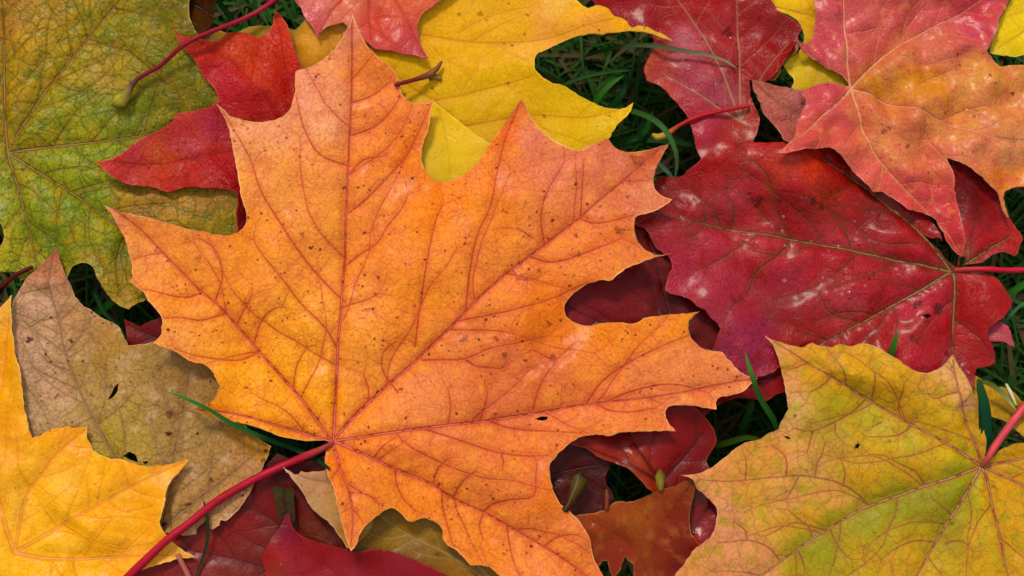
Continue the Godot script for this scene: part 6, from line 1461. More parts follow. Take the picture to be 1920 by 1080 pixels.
	leaf({
		"label": "huge orange maple leaf with red veins on top of the pile, in the middle", "seed": 31,
		"o": Vector2(-56.1,48.2),
		"out": PackedVector2Array([Vector2(-56.9,48.1), Vector2(-59.8,47.6), Vector2(-63.2,47.9), Vector2(-67.2,47.4), Vector2(-70.8,46.8), Vector2(-74.9,45.4), Vector2(-78.8,43.9), Vector2(-82.4,42.9), Vector2(-85.6,42.2), Vector2(-88.2,42.7), Vector2(-90.6,41.9), Vector2(-92.8,40.7), Vector2(-96.5,39.2), Vector2(-100.6,38.3), Vector2(-98.5,38.1), Vector2(-96.5,37.5), Vector2(-94.8,36.5), Vector2(-93.4,35.3), Vector2(-92.2,33.6), Vector2(-91.1,30.8), Vector2(-93.1,27.3), Vector2(-94.9,25.0), Vector2(-96.6,24.0), Vector2(-98.9,23.7), Vector2(-101.0,22.9), Vector2(-103.6,21.3), Vector2(-105.3,20.3), Vector2(-107.4,19.4), Vector2(-112.2,17.8), Vector2(-110.1,16.1), Vector2(-109.4,14.7), Vector2(-109.3,12.7), Vector2(-109.5,10.0), Vector2(-111.4,7.0), Vector2(-114.3,4.1), Vector2(-115.8,1.7), Vector2(-117.8,0.1), Vector2(-120.8,-2.2), Vector2(-120.1,-3.8), Vector2(-120.3,-5.6), Vector2(-120.3,-7.3), Vector2(-121.0,-10.3), Vector2(-122.0,-14.0), Vector2(-123.1,-16.9), Vector2(-124.4,-19.3), Vector2(-125.7,-22.0), Vector2(-127.4,-24.2), Vector2(-129.3,-26.2), Vector2(-127.3,-25.4), Vector2(-125.7,-25.0), Vector2(-124.0,-24.0), Vector2(-122.7,-23.8), Vector2(-121.0,-23.7), Vector2(-119.4,-23.1), Vector2(-117.4,-23.1), Vector2(-115.2,-22.6), Vector2(-113.0,-22.2), Vector2(-110.8,-21.5), Vector2(-108.4,-20.8), Vector2(-105.8,-20.1), Vector2(-103.3,-19.2), Vector2(-100.4,-18.7), Vector2(-97.6,-18.4), Vector2(-95.1,-17.5), Vector2(-92.5,-17.2), Vector2(-90.2,-16.9), Vector2(-88.3,-17.3), Vector2(-86.5,-17.9), Vector2(-85.4,-18.9), Vector2(-84.6,-20.2), Vector2(-84.1,-21.7), Vector2(-84.5,-24.9), Vector2(-85.2,-26.8), Vector2(-85.8,-28.8), Vector2(-86.4,-32.7), Vector2(-87.2,-36.5), Vector2(-88.8,-43.9), Vector2(-89.4,-47.0), Vector2(-90.3,-50.2), Vector2(-91.3,-53.2), Vector2(-92.5,-56.0), Vector2(-94.5,-59.1), Vector2(-92.5,-57.7), Vector2(-91.2,-56.4), Vector2(-89.9,-55.3), Vector2(-87.5,-54.7), Vector2(-85.3,-54.0), Vector2(-82.5,-53.6), Vector2(-79.6,-53.5), Vector2(-77.1,-53.9), Vector2(-74.4,-54.8), Vector2(-72.4,-56.3), Vector2(-70.8,-58.6), Vector2(-70.2,-61.4), Vector2(-69.8,-64.1), Vector2(-69.9,-67.7), Vector2(-69.8,-70.6), Vector2(-68.3,-71.3), Vector2(-66.6,-71.8), Vector2(-64.3,-72.7), Vector2(-61.9,-73.8), Vector2(-60.0,-75.1), Vector2(-58.2,-76.6), Vector2(-56.7,-78.3), Vector2(-55.1,-80.2), Vector2(-53.2,-83.6), Vector2(-51.2,-88.5), Vector2(-50.4,-86.2), Vector2(-49.6,-84.3), Vector2(-48.5,-82.1), Vector2(-47.5,-80.0), Vector2(-46.3,-78.4), Vector2(-45.0,-76.8), Vector2(-43.1,-75.2), Vector2(-41.1,-73.7), Vector2(-39.5,-72.6), Vector2(-37.9,-71.0), Vector2(-37.1,-69.7), Vector2(-36.6,-68.0), Vector2(-36.0,-65.4), Vector2(-35.1,-63.0), Vector2(-33.8,-61.3), Vector2(-32.5,-60.6), Vector2(-30.7,-60.3), Vector2(-29.0,-60.4), Vector2(-27.4,-60.3), Vector2(-25.0,-61.5), Vector2(-25.8,-59.1), Vector2(-26.3,-55.3), Vector2(-26.7,-51.6), Vector2(-27.9,-48.5), Vector2(-28.9,-45.0), Vector2(-29.0,-42.0), Vector2(-28.3,-39.4), Vector2(-27.1,-37.2), Vector2(-25.4,-35.3), Vector2(-23.2,-34.5), Vector2(-20.5,-34.9), Vector2(-17.7,-35.7), Vector2(-15.3,-37.0), Vector2(-12.9,-38.9), Vector2(-10.7,-41.1), Vector2(-8.9,-43.9), Vector2(-7.2,-46.6), Vector2(-5.1,-49.5), Vector2(-3.1,-52.5), Vector2(-1.4,-54.8), Vector2(0.2,-56.9), Vector2(1.7,-58.8), Vector2(3.4,-61.0), Vector2(4.3,-58.7), Vector2(5.3,-56.5), Vector2(6.3,-54.9), Vector2(7.3,-53.1), Vector2(8.9,-51.3), Vector2(10.8,-49.7), Vector2(12.6,-48.5), Vector2(14.9,-47.4), Vector2(16.8,-46.5), Vector2(18.8,-45.6), Vector2(20.5,-45.2), Vector2(22.2,-45.4), Vector2(24.8,-46.5), Vector2(27.4,-47.6), Vector2(30.8,-49.1), Vector2(31.7,-47.8), Vector2(32.6,-46.6), Vector2(33.9,-45.5), Vector2(35.6,-44.8), Vector2(37.6,-44.3), Vector2(39.8,-44.3), Vector2(42.2,-44.4), Vector2(44.4,-44.6), Vector2(47.2,-45.4), Vector2(50.5,-46.8), Vector2(49.3,-44.7), Vector2(48.0,-42.5), Vector2(46.8,-40.3), Vector2(45.7,-37.7), Vector2(45.0,-34.9), Vector2(45.0,-32.7), Vector2(45.8,-30.7), Vector2(47.3,-29.2), Vector2(50.8,-28.1), Vector2(48.6,-26.2), Vector2(46.0,-24.8), Vector2(43.8,-23.8), Vector2(41.6,-23.3), Vector2(40.0,-23.1), Vector2(39.0,-22.1), Vector2(38.6,-20.2), Vector2(38.7,-18.0), Vector2(39.4,-15.8), Vector2(40.5,-13.6), Vector2(41.5,-12.4), Vector2(42.8,-11.3), Vector2(44.2,-10.4), Vector2(46.0,-10.0), Vector2(50.3,-10.6), Vector2(47.4,-9.8), Vector2(44.9,-9.2), Vector2(42.7,-8.5), Vector2(40.7,-7.7), Vector2(38.2,-6.7), Vector2(35.7,-5.8), Vector2(33.9,-4.6), Vector2(32.3,-3.1), Vector2(31.5,-2.1), Vector2(30.4,-2.2), Vector2(29.0,-2.6), Vector2(26.9,-2.3), Vector2(24.7,-1.7), Vector2(22.7,-0.8), Vector2(20.7,0.5), Vector2(18.9,2.0), Vector2(17.5,3.8), Vector2(16.7,5.3), Vector2(16.5,6.8), Vector2(17.0,8.3), Vector2(18.2,9.5), Vector2(20.4,10.8), Vector2(23.0,11.6), Vector2(26.0,11.4), Vector2(29.0,11.0), Vector2(32.1,11.1), Vector2(35.6,11.3), Vector2(37.1,11.5), Vector2(38.4,11.3), Vector2(39.8,10.6), Vector2(41.3,9.7), Vector2(43.8,9.2), Vector2(46.8,8.9), Vector2(50.1,8.6), Vector2(53.5,8.3), Vector2(58.8,7.6), Vector2(57.3,8.5), Vector2(56.2,9.6), Vector2(55.3,11.3), Vector2(55.3,13.0), Vector2(55.8,14.9), Vector2(56.6,16.4), Vector2(58.0,17.7), Vector2(59.6,18.9), Vector2(61.8,19.8), Vector2(63.7,20.0), Vector2(65.6,20.5), Vector2(67.0,22.1), Vector2(68.1,23.6), Vector2(69.3,25.2), Vector2(71.0,26.9), Vector2(73.3,28.1), Vector2(76.2,28.7), Vector2(74.4,30.1), Vector2(73.2,31.5), Vector2(71.6,32.8), Vector2(69.6,33.5), Vector2(67.6,34.0), Vector2(65.4,34.1), Vector2(64.1,34.7), Vector2(63.6,36.2), Vector2(63.7,38.2), Vector2(61.1,37.9), Vector2(58.5,37.5), Vector2(55.8,37.0), Vector2(53.2,37.1), Vector2(50.8,36.9), Vector2(48.8,37.4), Vector2(47.7,39.0), Vector2(48.0,40.7), Vector2(48.9,42.5), Vector2(51.0,45.0), Vector2(48.7,44.9), Vector2(46.3,44.9), Vector2(42.1,45.1), Vector2(37.9,45.3), Vector2(35.4,45.5), Vector2(33.0,45.6), Vector2(31.2,46.3), Vector2(29.7,46.6), Vector2(28.1,46.1), Vector2(26.4,46.0), Vector2(24.0,46.2), Vector2(21.5,46.7), Vector2(19.8,47.4), Vector2(18.2,48.4), Vector2(16.0,50.3), Vector2(14.3,51.8), Vector2(13.0,53.6), Vector2(11.9,55.1), Vector2(11.5,56.6), Vector2(11.7,58.5), Vector2(12.0,60.6), Vector2(12.5,62.6), Vector2(13.3,64.5), Vector2(14.4,66.5), Vector2(16.1,68.3), Vector2(17.9,69.7), Vector2(19.7,71.3), Vector2(21.1,73.1), Vector2(22.4,75.1), Vector2(23.4,76.7), Vector2(24.0,78.4), Vector2(24.4,80.4), Vector2(24.7,82.3), Vector2(25.5,84.6), Vector2(26.5,86.5), Vector2(28.1,89.4), Vector2(31.3,97.1), Vector2(26.0,95.1), Vector2(19.5,93.4), Vector2(11.3,92.5), Vector2(4.9,91.8), Vector2(-0.8,90.6), Vector2(-3.8,89.1), Vector2(-5.4,87.7), Vector2(-7.0,86.5), Vector2(-8.5,85.9), Vector2(-9.8,85.9), Vector2(-11.5,86.0), Vector2(-12.8,85.7), Vector2(-13.7,84.7), Vector2(-14.7,83.6), Vector2(-15.9,82.5), Vector2(-17.0,81.5), Vector2(-18.3,80.6), Vector2(-19.7,79.9), Vector2(-20.6,78.9), Vector2(-21.3,77.7), Vector2(-21.5,75.9), Vector2(-21.9,74.3), Vector2(-23.2,73.1), Vector2(-24.7,72.5), Vector2(-26.3,71.8), Vector2(-28.0,71.7), Vector2(-29.4,72.2), Vector2(-30.7,72.8), Vector2(-31.8,72.5), Vector2(-32.8,71.8), Vector2(-33.8,70.4), Vector2(-35.0,69.4), Vector2(-36.3,68.7), Vector2(-37.7,68.6), Vector2(-39.1,69.2), Vector2(-40.4,70.2), Vector2(-42.3,71.7), Vector2(-44.0,73.1), Vector2(-45.1,74.4), Vector2(-46.0,75.8), Vector2(-46.8,77.7), Vector2(-47.5,79.7), Vector2(-49.0,81.6), Vector2(-49.6,80.5), Vector2(-50.1,79.0), Vector2(-51.2,76.1), Vector2(-52.1,72.9), Vector2(-53.2,68.3), Vector2(-54.3,63.3), Vector2(-56.1,59.5), Vector2(-57.5,55.9), Vector2(-57.9,53.8), Vector2(-57.7,51.3)]),
		"veins": [PackedVector2Array([Vector2(-56.1,48.2), Vector2(-60.9,41.6), Vector2(-66.3,34.5), Vector2(-73.1,27.0), Vector2(-80.0,19.5), Vector2(-86.9,11.6), Vector2(-93.8,4.3), Vector2(-99.0,0.4), Vector2(-104.2,-5.0), Vector2(-111.2,-11.8), Vector2(-118.2,-19.1), Vector2(-126.6,-25.3)]), PackedVector2Array([Vector2(-55.8,47.9), Vector2(-55.5,38.6), Vector2(-55.1,30.4), Vector2(-54.7,18.7), Vector2(-53.9,8.6), Vector2(-53.7,0.1), Vector2(-53.2,-10.1), Vector2(-52.9,-20.4), Vector2(-52.6,-30.8), Vector2(-52.4,-39.5), Vector2(-52.1,-50.0), Vector2(-51.7,-60.6), Vector2(-51.6,-73.1), Vector2(-51.5,-87.4)]), PackedVector2Array([Vector2(-55.8,47.9), Vector2(-49.6,40.3), Vector2(-41.5,32.5), Vector2(-33.3,25.4), Vector2(-26.7,19.0), Vector2(-20.0,12.8), Vector2(-15.9,8.6), Vector2(-9.2,1.8), Vector2(-1.7,-5.0), Vector2(5.1,-10.1), Vector2(10.5,-14.4), Vector2(16.9,-19.6), Vector2(22.0,-23.4), Vector2(27.1,-28.2), Vector2(35.7,-35.1), Vector2(43.4,-41.6), Vector2(49.4,-46.2)]), PackedVector2Array([Vector2(-55.8,47.9), Vector2(-46.2,46.6), Vector2(-36.3,45.2), Vector2(-28.1,44.1), Vector2(-18.2,42.9), Vector2(-9.9,42.0), Vector2(-3.3,40.8), Vector2(1.7,40.1), Vector2(9.9,38.8), Vector2(19.9,37.0), Vector2(29.8,35.8), Vector2(39.8,34.8), Vector2(53.1,32.9), Vector2(63.1,30.7), Vector2(75.1,28.9)]), PackedVector2Array([Vector2(-55.8,47.9), Vector2(-51.1,49.8), Vector2(-44.5,52.6), Vector2(-36.2,56.7), Vector2(-30.4,58.8), Vector2(-23.8,61.9), Vector2(-18.0,65.7), Vector2(-9.0,69.7), Vector2(-1.6,73.8), Vector2(6.5,78.4), Vector2(13.0,82.3), Vector2(21.1,87.7), Vector2(29.2,95.0)]), PackedVector2Array([Vector2(-56.1,48.2), Vector2(-54.0,53.5), Vector2(-51.8,59.2), Vector2(-49.7,64.0), Vector2(-48.8,68.9), Vector2(-48.6,73.8), Vector2(-49.1,80.2)]), PackedVector2Array([Vector2(-56.1,48.2), Vector2(-64.4,45.6), Vector2(-72.7,43.3), Vector2(-81.0,40.8), Vector2(-89.4,39.0), Vector2(-99.7,38.2)])],
		"sec": [PackedVector2Array([Vector2(-30.5,18.2), Vector2(-29.3,8.6), Vector2(-27.7,-1.6), Vector2(-26.4,-10.1), Vector2(-24.8,-18.7), Vector2(-23.7,-23.0), Vector2(-21.7,-27.3)]), PackedVector2Array([Vector2(-14.7,6.9), Vector2(-13.9,0.1), Vector2(-13.1,-6.7), Vector2(-12.1,-11.8), Vector2(-10.1,-18.7), Vector2(-7.3,-24.7), Vector2(-5.9,-29.9), Vector2(-5.1,-35.1), Vector2(-2.6,-46.5), Vector2(0.3,-54.4), Vector2(3.1,-60.6)]), PackedVector2Array([Vector2(-53.3,-23.9), Vector2(-49.1,-26.5), Vector2(-44.6,-30.3), Vector2(-39.1,-36.9), Vector2(-33.2,-43.9), Vector2(-29.9,-50.9), Vector2(-26.0,-59.7)]), PackedVector2Array([Vector2(-53.8,-7.2), Vector2(-47.2,-11.8), Vector2(-42.7,-14.4), Vector2(-39.7,-19.6), Vector2(-35.5,-24.7), Vector2(-33.1,-29.9)]), PackedVector2Array([Vector2(-53.6,6.0), Vector2(-49.4,4.7), Vector2(-45.2,3.5), Vector2(-41.9,1.8)]), PackedVector2Array([Vector2(-52.8,4.3), Vector2(-60.5,-3.3), Vector2(-65.6,-9.3), Vector2(-74.4,-22.2), Vector2(-79.7,-30.8), Vector2(-83.4,-41.3), Vector2(-88.8,-50.9), Vector2(-93.3,-58.0)]), PackedVector2Array([Vector2(-54.7,19.5), Vector2(-58.5,12.8), Vector2(-62.7,8.6), Vector2(-66.2,5.2), Vector2(-71.4,-1.6), Vector2(-75.7,-6.7), Vector2(-79.2,-11.0), Vector2(-81.8,-15.3)]), PackedVector2Array([Vector2(-51.7,-50.0), Vector2(-46.1,-51.8), Vector2(-41.0,-55.3), Vector2(-36.0,-62.4)]), PackedVector2Array([Vector2(-51.9,-39.5), Vector2(-61.3,-43.0), Vector2(-66.6,-51.8), Vector2(-69.4,-62.4)]), PackedVector2Array([Vector2(-51.7,-60.6), Vector2(-46.3,-62.4), Vector2(-39.5,-67.7)]), PackedVector2Array([Vector2(-52.7,-36.0), Vector2(-47.7,-41.3), Vector2(-40.9,-43.0)]), PackedVector2Array([Vector2(-80.0,19.5), Vector2(-84.9,22.4), Vector2(-91.6,22.5), Vector2(-99.9,21.2), Vector2(-105.0,19.5)]), PackedVector2Array([Vector2(-90.4,7.7), Vector2(-94.5,9.4), Vector2(-98.6,10.3), Vector2(-103.7,9.4), Vector2(-108.7,9.8)]), PackedVector2Array([Vector2(-98.6,1.0), Vector2(-102.3,2.6), Vector2(-105.6,2.6), Vector2(-112.4,1.0), Vector2(-117.1,0.1)]), PackedVector2Array([Vector2(-93.8,3.5), Vector2(-91.6,-3.3), Vector2(-92.9,-10.1), Vector2(-95.2,-13.6), Vector2(-99.6,-16.1)]), PackedVector2Array([Vector2(-86.9,11.1), Vector2(-84.5,6.9), Vector2(-81.8,2.6)]), PackedVector2Array([Vector2(-81.7,17.0), Vector2(-79.4,11.1), Vector2(-75.3,6.9), Vector2(-72.0,6.0)]), PackedVector2Array([Vector2(-68.9,31.2), Vector2(-67.4,23.7), Vector2(-64.2,18.7)]), PackedVector2Array([Vector2(10.5,-13.9), Vector2(9.3,-22.2), Vector2(10.5,-29.1), Vector2(17.0,-41.3)]), PackedVector2Array([Vector2(22.0,-23.9), Vector2(22.4,-30.8), Vector2(23.0,-41.3)]), PackedVector2Array([Vector2(5.9,-10.5), Vector2(10.1,-8.9), Vector2(15.1,-8.9), Vector2(21.9,-11.0), Vector2(28.7,-13.6), Vector2(34.6,-15.8)]), PackedVector2Array([Vector2(6.7,-16.1), Vector2(4.2,-17.8), Vector2(1.7,-19.1)]), PackedVector2Array([Vector2(22.0,-23.0), Vector2(25.4,-21.3), Vector2(32.1,-21.8), Vector2(38.1,-23.0)]), PackedVector2Array([Vector2(-17.6,10.3), Vector2(-10.0,9.1), Vector2(-1.7,7.4), Vector2(6.7,5.2), Vector2(15.1,2.3)]), PackedVector2Array([Vector2(0.0,-6.4), Vector2(1.7,-3.3), Vector2(6.7,-2.8)]), PackedVector2Array([Vector2(15.1,2.3), Vector2(19.3,0.1), Vector2(25.2,-2.1)]), PackedVector2Array([Vector2(-28.3,22.4), Vector2(-21.6,22.5), Vector2(-15.0,22.4), Vector2(-6.7,19.0), Vector2(0.0,17.8), Vector2(6.7,16.2), Vector2(11.7,15.0)]), PackedVector2Array([Vector2(-15.0,22.4), Vector2(-11.6,24.5), Vector2(-3.3,25.4)]), PackedVector2Array([Vector2(-9.9,41.6), Vector2(-8.3,37.0), Vector2(-7.5,32.9)]), PackedVector2Array([Vector2(-19.8,43.1), Vector2(-19.0,37.8), Vector2(-19.9,32.0)]), PackedVector2Array([Vector2(6.6,38.3), Vector2(8.3,32.0), Vector2(13.3,23.7), Vector2(20.0,17.0)]), PackedVector2Array([Vector2(13.3,23.0), Vector2(10.0,21.2), Vector2(6.7,19.5)]), PackedVector2Array([Vector2(23.2,36.5), Vector2(28.2,29.5), Vector2(36.6,23.7), Vector2(46.7,18.7), Vector2(55.1,15.3)]), PackedVector2Array([Vector2(29.8,35.7), Vector2(36.5,32.9), Vector2(49.8,30.4), Vector2(61.4,32.9)]), PackedVector2Array([Vector2(26.5,36.5), Vector2(29.8,38.3), Vector2(36.4,39.1), Vector2(44.7,37.8)]), PackedVector2Array([Vector2(-28.1,44.1), Vector2(-21.5,46.1), Vector2(-13.2,48.9), Vector2(-4.9,51.5), Vector2(3.3,52.6), Vector2(11.5,52.6)]), PackedVector2Array([Vector2(-6.6,42.0), Vector2(0.0,44.1), Vector2(9.9,44.9), Vector2(21.5,45.6)]), PackedVector2Array([Vector2(-3.3,51.8), Vector2(-2.5,54.3), Vector2(-3.0,56.7)]), PackedVector2Array([Vector2(-36.2,57.0), Vector2(-35.8,60.8), Vector2(-33.6,65.7), Vector2(-29.5,69.7)]), PackedVector2Array([Vector2(-21.7,63.6), Vector2(-21.6,67.3), Vector2(-19.9,73.8), Vector2(-18.3,79.4)]), PackedVector2Array([Vector2(-9.0,69.7), Vector2(-5.7,67.3), Vector2(0.0,66.0), Vector2(6.6,64.9), Vector2(7.4,58.4), Vector2(7.9,54.3)]), PackedVector2Array([Vector2(-9.0,70.5), Vector2(-10.1,73.8), Vector2(-9.0,77.8)]), PackedVector2Array([Vector2(-1.6,74.2), Vector2(-0.8,79.4), Vector2(0.8,85.8), Vector2(2.4,89.0)]), PackedVector2Array([Vector2(9.8,80.4), Vector2(13.1,77.8), Vector2(18.0,76.7), Vector2(20.4,76.8)]), PackedVector2Array([Vector2(-18.0,64.9), Vector2(-14.8,60.0), Vector2(-11.5,57.5)]), PackedVector2Array([Vector2(-24.3,60.8), Vector2(-23.0,56.7), Vector2(-19.8,53.5)]), PackedVector2Array([Vector2(-51.2,60.8), Vector2(-45.9,64.0), Vector2(-41.8,65.7)]), PackedVector2Array([Vector2(-50.0,64.0), Vector2(-44.3,64.5), Vector2(-41.0,67.3)]), PackedVector2Array([Vector2(-42.8,53.5), Vector2(-40.4,50.2), Vector2(-36.3,46.9)]), PackedVector2Array([Vector2(-35.7,32.9), Vector2(-40.7,25.4), Vector2(-40.3,20.3), Vector2(-36.7,17.0)]), PackedVector2Array([Vector2(-46.4,37.8), Vector2(-44.8,33.7), Vector2(-46.5,27.0)])],
		"holes": [PackedVector2Array([Vector2(7.3,41.1), Vector2(8.9,40.3), Vector2(11.2,40.3), Vector2(10.9,41.3), Vector2(9.3,41.6)])],
		"cols": [[-51.8, -83.8, Color8(213,124,95)], [-60.2, -71.3, Color8(221,132,83)], [-46.4, -71.3, Color8(221,116,38)], [-37.7, -64.2, Color8(219,114,43)], [-58.3, -60.6, Color8(223,136,91)], [-66.9, -64.2, Color8(221,136,99)], [-46.2, -57.1, Color8(219,116,47)], [-34.2, -55.3, Color8(213,108,33)], [-61.5, -51.8, Color8(223,144,95)], [-78.5, -50.0, Color8(221,138,91)], [-88.9, -53.5, Color8(221,140,83)], [-90.3, -44.8, Color8(223,146,87)], [-81.6, -37.8, Color8(223,136,61)], [-68.0, -37.8, Color8(223,132,57)], [-57.8, -37.8, Color8(225,132,57)], [-44.3, -43.0, Color8(221,116,33)], [-32.4, -43.0, Color8(219,108,14)], [-37.4, -34.3, Color8(221,120,43)], [-45.7, -23.9, Color8(221,122,43)], [-62.6, -23.9, Color8(225,132,47)], [-72.8, -25.6, Color8(225,134,52)], [-83.1, -30.8, Color8(225,134,57)], [-79.3, -17.0, Color8(225,128,27)], [-87.8, -17.0, Color8(219,120,3)], [-94.4, -11.8, Color8(221,124,33)], [-101.1, -13.6, Color8(217,124,38)], [-113.2, -18.7, Color8(219,126,47)], [-126.1, -24.7, Color8(219,136,91)], [-117.9, -11.8, Color8(225,136,65)], [-109.2, -3.3, Color8(225,130,43)], [-102.2, 3.5, Color8(225,130,33)], [-90.6, 0.1, Color8(225,134,27)], [-80.5, 0.1, Color8(225,130,38)], [-67.3, -6.7, Color8(225,132,43)], [-60.7, -15.3, Color8(225,132,43)], [-70.2, 10.3, Color8(231,146,24)], [-60.2, 10.3, Color8(231,148,38)], [-83.5, 13.6, Color8(227,134,27)], [-96.8, 15.3, Color8(225,134,33)], [-106.8, 17.0, Color8(227,142,57)], [-88.1, 25.4, Color8(231,146,5)], [-76.3, 32.0, Color8(233,150,14)], [-64.9, 25.4, Color8(233,152,21)], [-59.7, 35.3, Color8(233,148,10)], [-89.4, 37.0, Color8(225,134,5)], [-79.4, 40.3, Color8(231,144,3)], [-66.1, 43.6, Color8(227,134,27)], [-50.0, 20.3, Color8(227,136,38)], [-43.5, 10.3, Color8(225,130,43)], [-45.4, -3.3, Color8(223,128,43)], [-37.1, -11.8, Color8(223,120,33)], [-27.1, -25.6, Color8(227,120,3)], [-18.6, -27.3, Color8(229,120,3)], [-22.1, -32.5, Color8(225,112,3)], [-11.9, -34.3, Color8(225,116,14)], [0.0, -50.0, Color8(219,99,3)], [5.1, -48.3, Color8(217,116,91)], [-1.7, -36.0, Color8(221,116,52)], [8.5, -39.5, Color8(219,116,74)], [17.0, -37.8, Color8(215,118,83)], [23.8, -41.3, Color8(215,116,74)], [29.0, -43.0, Color8(197,99,65)], [39.1, -39.5, Color8(189,91,52)], [44.3, -41.3, Color8(180,83,47)], [33.9, -29.1, Color8(201,103,57)], [40.7, -29.1, Color8(205,112,74)], [20.3, -29.1, Color8(217,120,65)], [6.8, -23.9, Color8(219,120,52)], [-5.1, -22.2, Color8(223,120,27)], [-13.5, -18.7, Color8(225,124,33)], [-16.8, -6.7, Color8(225,126,38)], [-28.5, 3.5, Color8(225,124,27)], [-33.4, 13.6, Color8(227,130,33)], [-6.7, -10.1, Color8(221,120,43)], [0.0, 3.5, Color8(219,114,38)], [16.9, -15.3, Color8(217,112,43)], [30.4, -17.0, Color8(213,108,38)], [37.1, -13.6, Color8(205,103,33)], [23.5, -5.0, Color8(213,112,33)], [11.7, 5.2, Color8(211,103,3)], [8.4, 11.9, Color8(201,99,3)], [16.7, 15.3, Color8(213,108,3)], [26.7, 17.0, Color8(221,120,3)], [40.1, 13.6, Color8(219,120,21)], [53.5, 11.9, Color8(221,124,14)], [-10.0, 13.6, Color8(213,112,43)], [-18.3, 22.0, Color8(207,108,43)], [0.0, 23.7, Color8(201,99,43)], [-10.0, 30.4, Color8(203,101,43)], [8.3, 27.0, Color8(199,95,38)], [-23.2, 30.4, Color8(211,114,47)], [16.6, 30.4, Color8(207,103,43)], [26.6, 23.7, Color8(221,120,38)], [39.9, 27.0, Color8(219,120,61)], [53.3, 22.0, Color8(219,120,61)], [63.2, 23.7, Color8(215,116,57)], [71.4, 28.7, Color8(219,128,74)], [56.4, 32.0, Color8(215,116,57)], [31.5, 33.7, Color8(213,108,47)], [16.5, 40.3, Color8(217,112,47)], [31.4, 42.0, Color8(219,116,47)], [-1.7, 35.3, Color8(201,99,47)], [-36.4, 38.6, Color8(223,126,52)], [-43.2, 30.4, Color8(227,134,43)], [-49.6, 42.0, Color8(225,128,43)], [-23.2, 38.6, Color8(213,116,57)], [-39.6, 50.2, Color8(221,118,33)], [-23.1, 53.5, Color8(217,112,43)], [-6.6, 56.7, Color8(215,112,43)], [6.6, 53.5, Color8(215,108,38)], [9.8, 64.9, Color8(209,103,21)], [-1.6, 63.2, Color8(213,112,43)], [-16.4, 71.3, Color8(221,124,33)], [-6.5, 81.0, Color8(221,120,27)], [6.5, 85.8, Color8(219,120,47)], [17.9, 81.0, Color8(213,112,38)], [19.6, 74.6, Color8(213,116,52)], [-32.8, 63.2, Color8(223,122,27)], [-42.7, 60.0, Color8(223,120,21)], [-52.6, 56.7, Color8(221,112,14)], [-50.8, 68.1, Color8(223,120,38)], [-44.2, 69.7, Color8(223,122,33)], [-29.5, 68.1, Color8(223,120,21)], [-49.0, 77.8, Color8(219,120,52)]],
		"lifts": [[-51.5, -87.4, 11.8, 5], [3.4, -60.6, 10.1, 4], [49.4, -46.2, 10.1, 5], [75.6, 28.7, 11.8, 5], [-128.7, -26.5, 10.1, 5], [20.1, 10.3, 10.1, -1.5], [-101.0, 38.2, 8.4, 3], [-48.9, 81.0, 8.4, 3], [-94.2, -59.7, 8.4, 3]],
		"blots": [[-15.0, 15.6, 1.2, 0.5], [-5.0, 16.2, 1.2, 0.6], [-2.5, 21.2, 1.2, 0.55], [13.3, 21.2, 1.2, 0.5], [20.3, -17.5, 0.7, 0.8], [33.8, -18.7, 1.5, 0.45], [40.0, -41.3, 2.4, 0.35], [11.7, 11.1, 1.0, 0.5], [-21.1, -11.5, 0.4, 1], [-89.6, 4.5, 0.5, 0.9], [-52.5, 39.5, 0.5, 0.9], [8.4, -5.9, 0.8, 0.5], [-99.3, -10.1, 1.2, 0.35], [2.5, -8.4, 1.0, 0.5], [21.1, -11.0, 0.8, 0.5], [-34.4, -74.0, 0.5, 0.6], [-53.5, -32.5, 0.7, 0.7], [-2.5, -24.7, 0.8, 0.45], [-6.6, 27.0, 0.8, 0.4], [-52.8, 47.7, 1.0, 0.5], [-47.8, 51.0, 0.8, 0.5]],
		"specks": [1900, 0.17, 0.5, Color8(78,24,3)],
		"net": [3.0, 0.23, Color8(189,74,27)],
		"mottle": [Color8(237,164,38), 0.55, 0.9, 0.32],
		"mottle2": [Color8(189,85,38), 0.12, 0.4, 0.35],
		"vc": Color8(164,43,27), "rc": Color8(238,176,116),
		"rib_color": Color8(197,97,70),
		"stalk": PackedVector2Array([Vector2(-55.8,48.4), Vector2(-57.7,49.8), Vector2(-64.2,52.6), Vector2(-70.3,55.1), Vector2(-81.0,60.3), Vector2(-91.8,66.8), Vector2(-99.7,73.3), Vector2(-105.6,77.9), Vector2(-111.3,83.4), Vector2(-117.1,89.0), Vector2(-126.4,97.7), Vector2(-135.8,105.6)]), "stalk_r": [[0, 0.76], [0.08, 1.26], [0.5, 1.26], [1, 1.43]], "stalk_c": [[0, Color(0.281, 0.049, 0.043)], [0.1, Color(0.334, 0.006, 0.020)], [0.5, Color(0.353, 0.006, 0.022)], [1, Color(0.298, 0.005, 0.018)]],
		"blotch": 9, "vs": 0.85, "rough": 0.44, "wet": 0.2, "amp": 3.4, "grain": 0.26, "quilt": 1.5, "bump": 0.1, "fine": 0.4, "vw": 0.7, "branch": 24, "twigs": 0.35, "step": 0.9, "rest": 0.9, "gap": 3.6, "ppm": 5, "coat": 0.15, "coat_rough": 0.3, "wet_at": 96, "shine": 0.24, "rise": 0.1, "halo": 0.42, "valley": 3.2, "wave": 40})
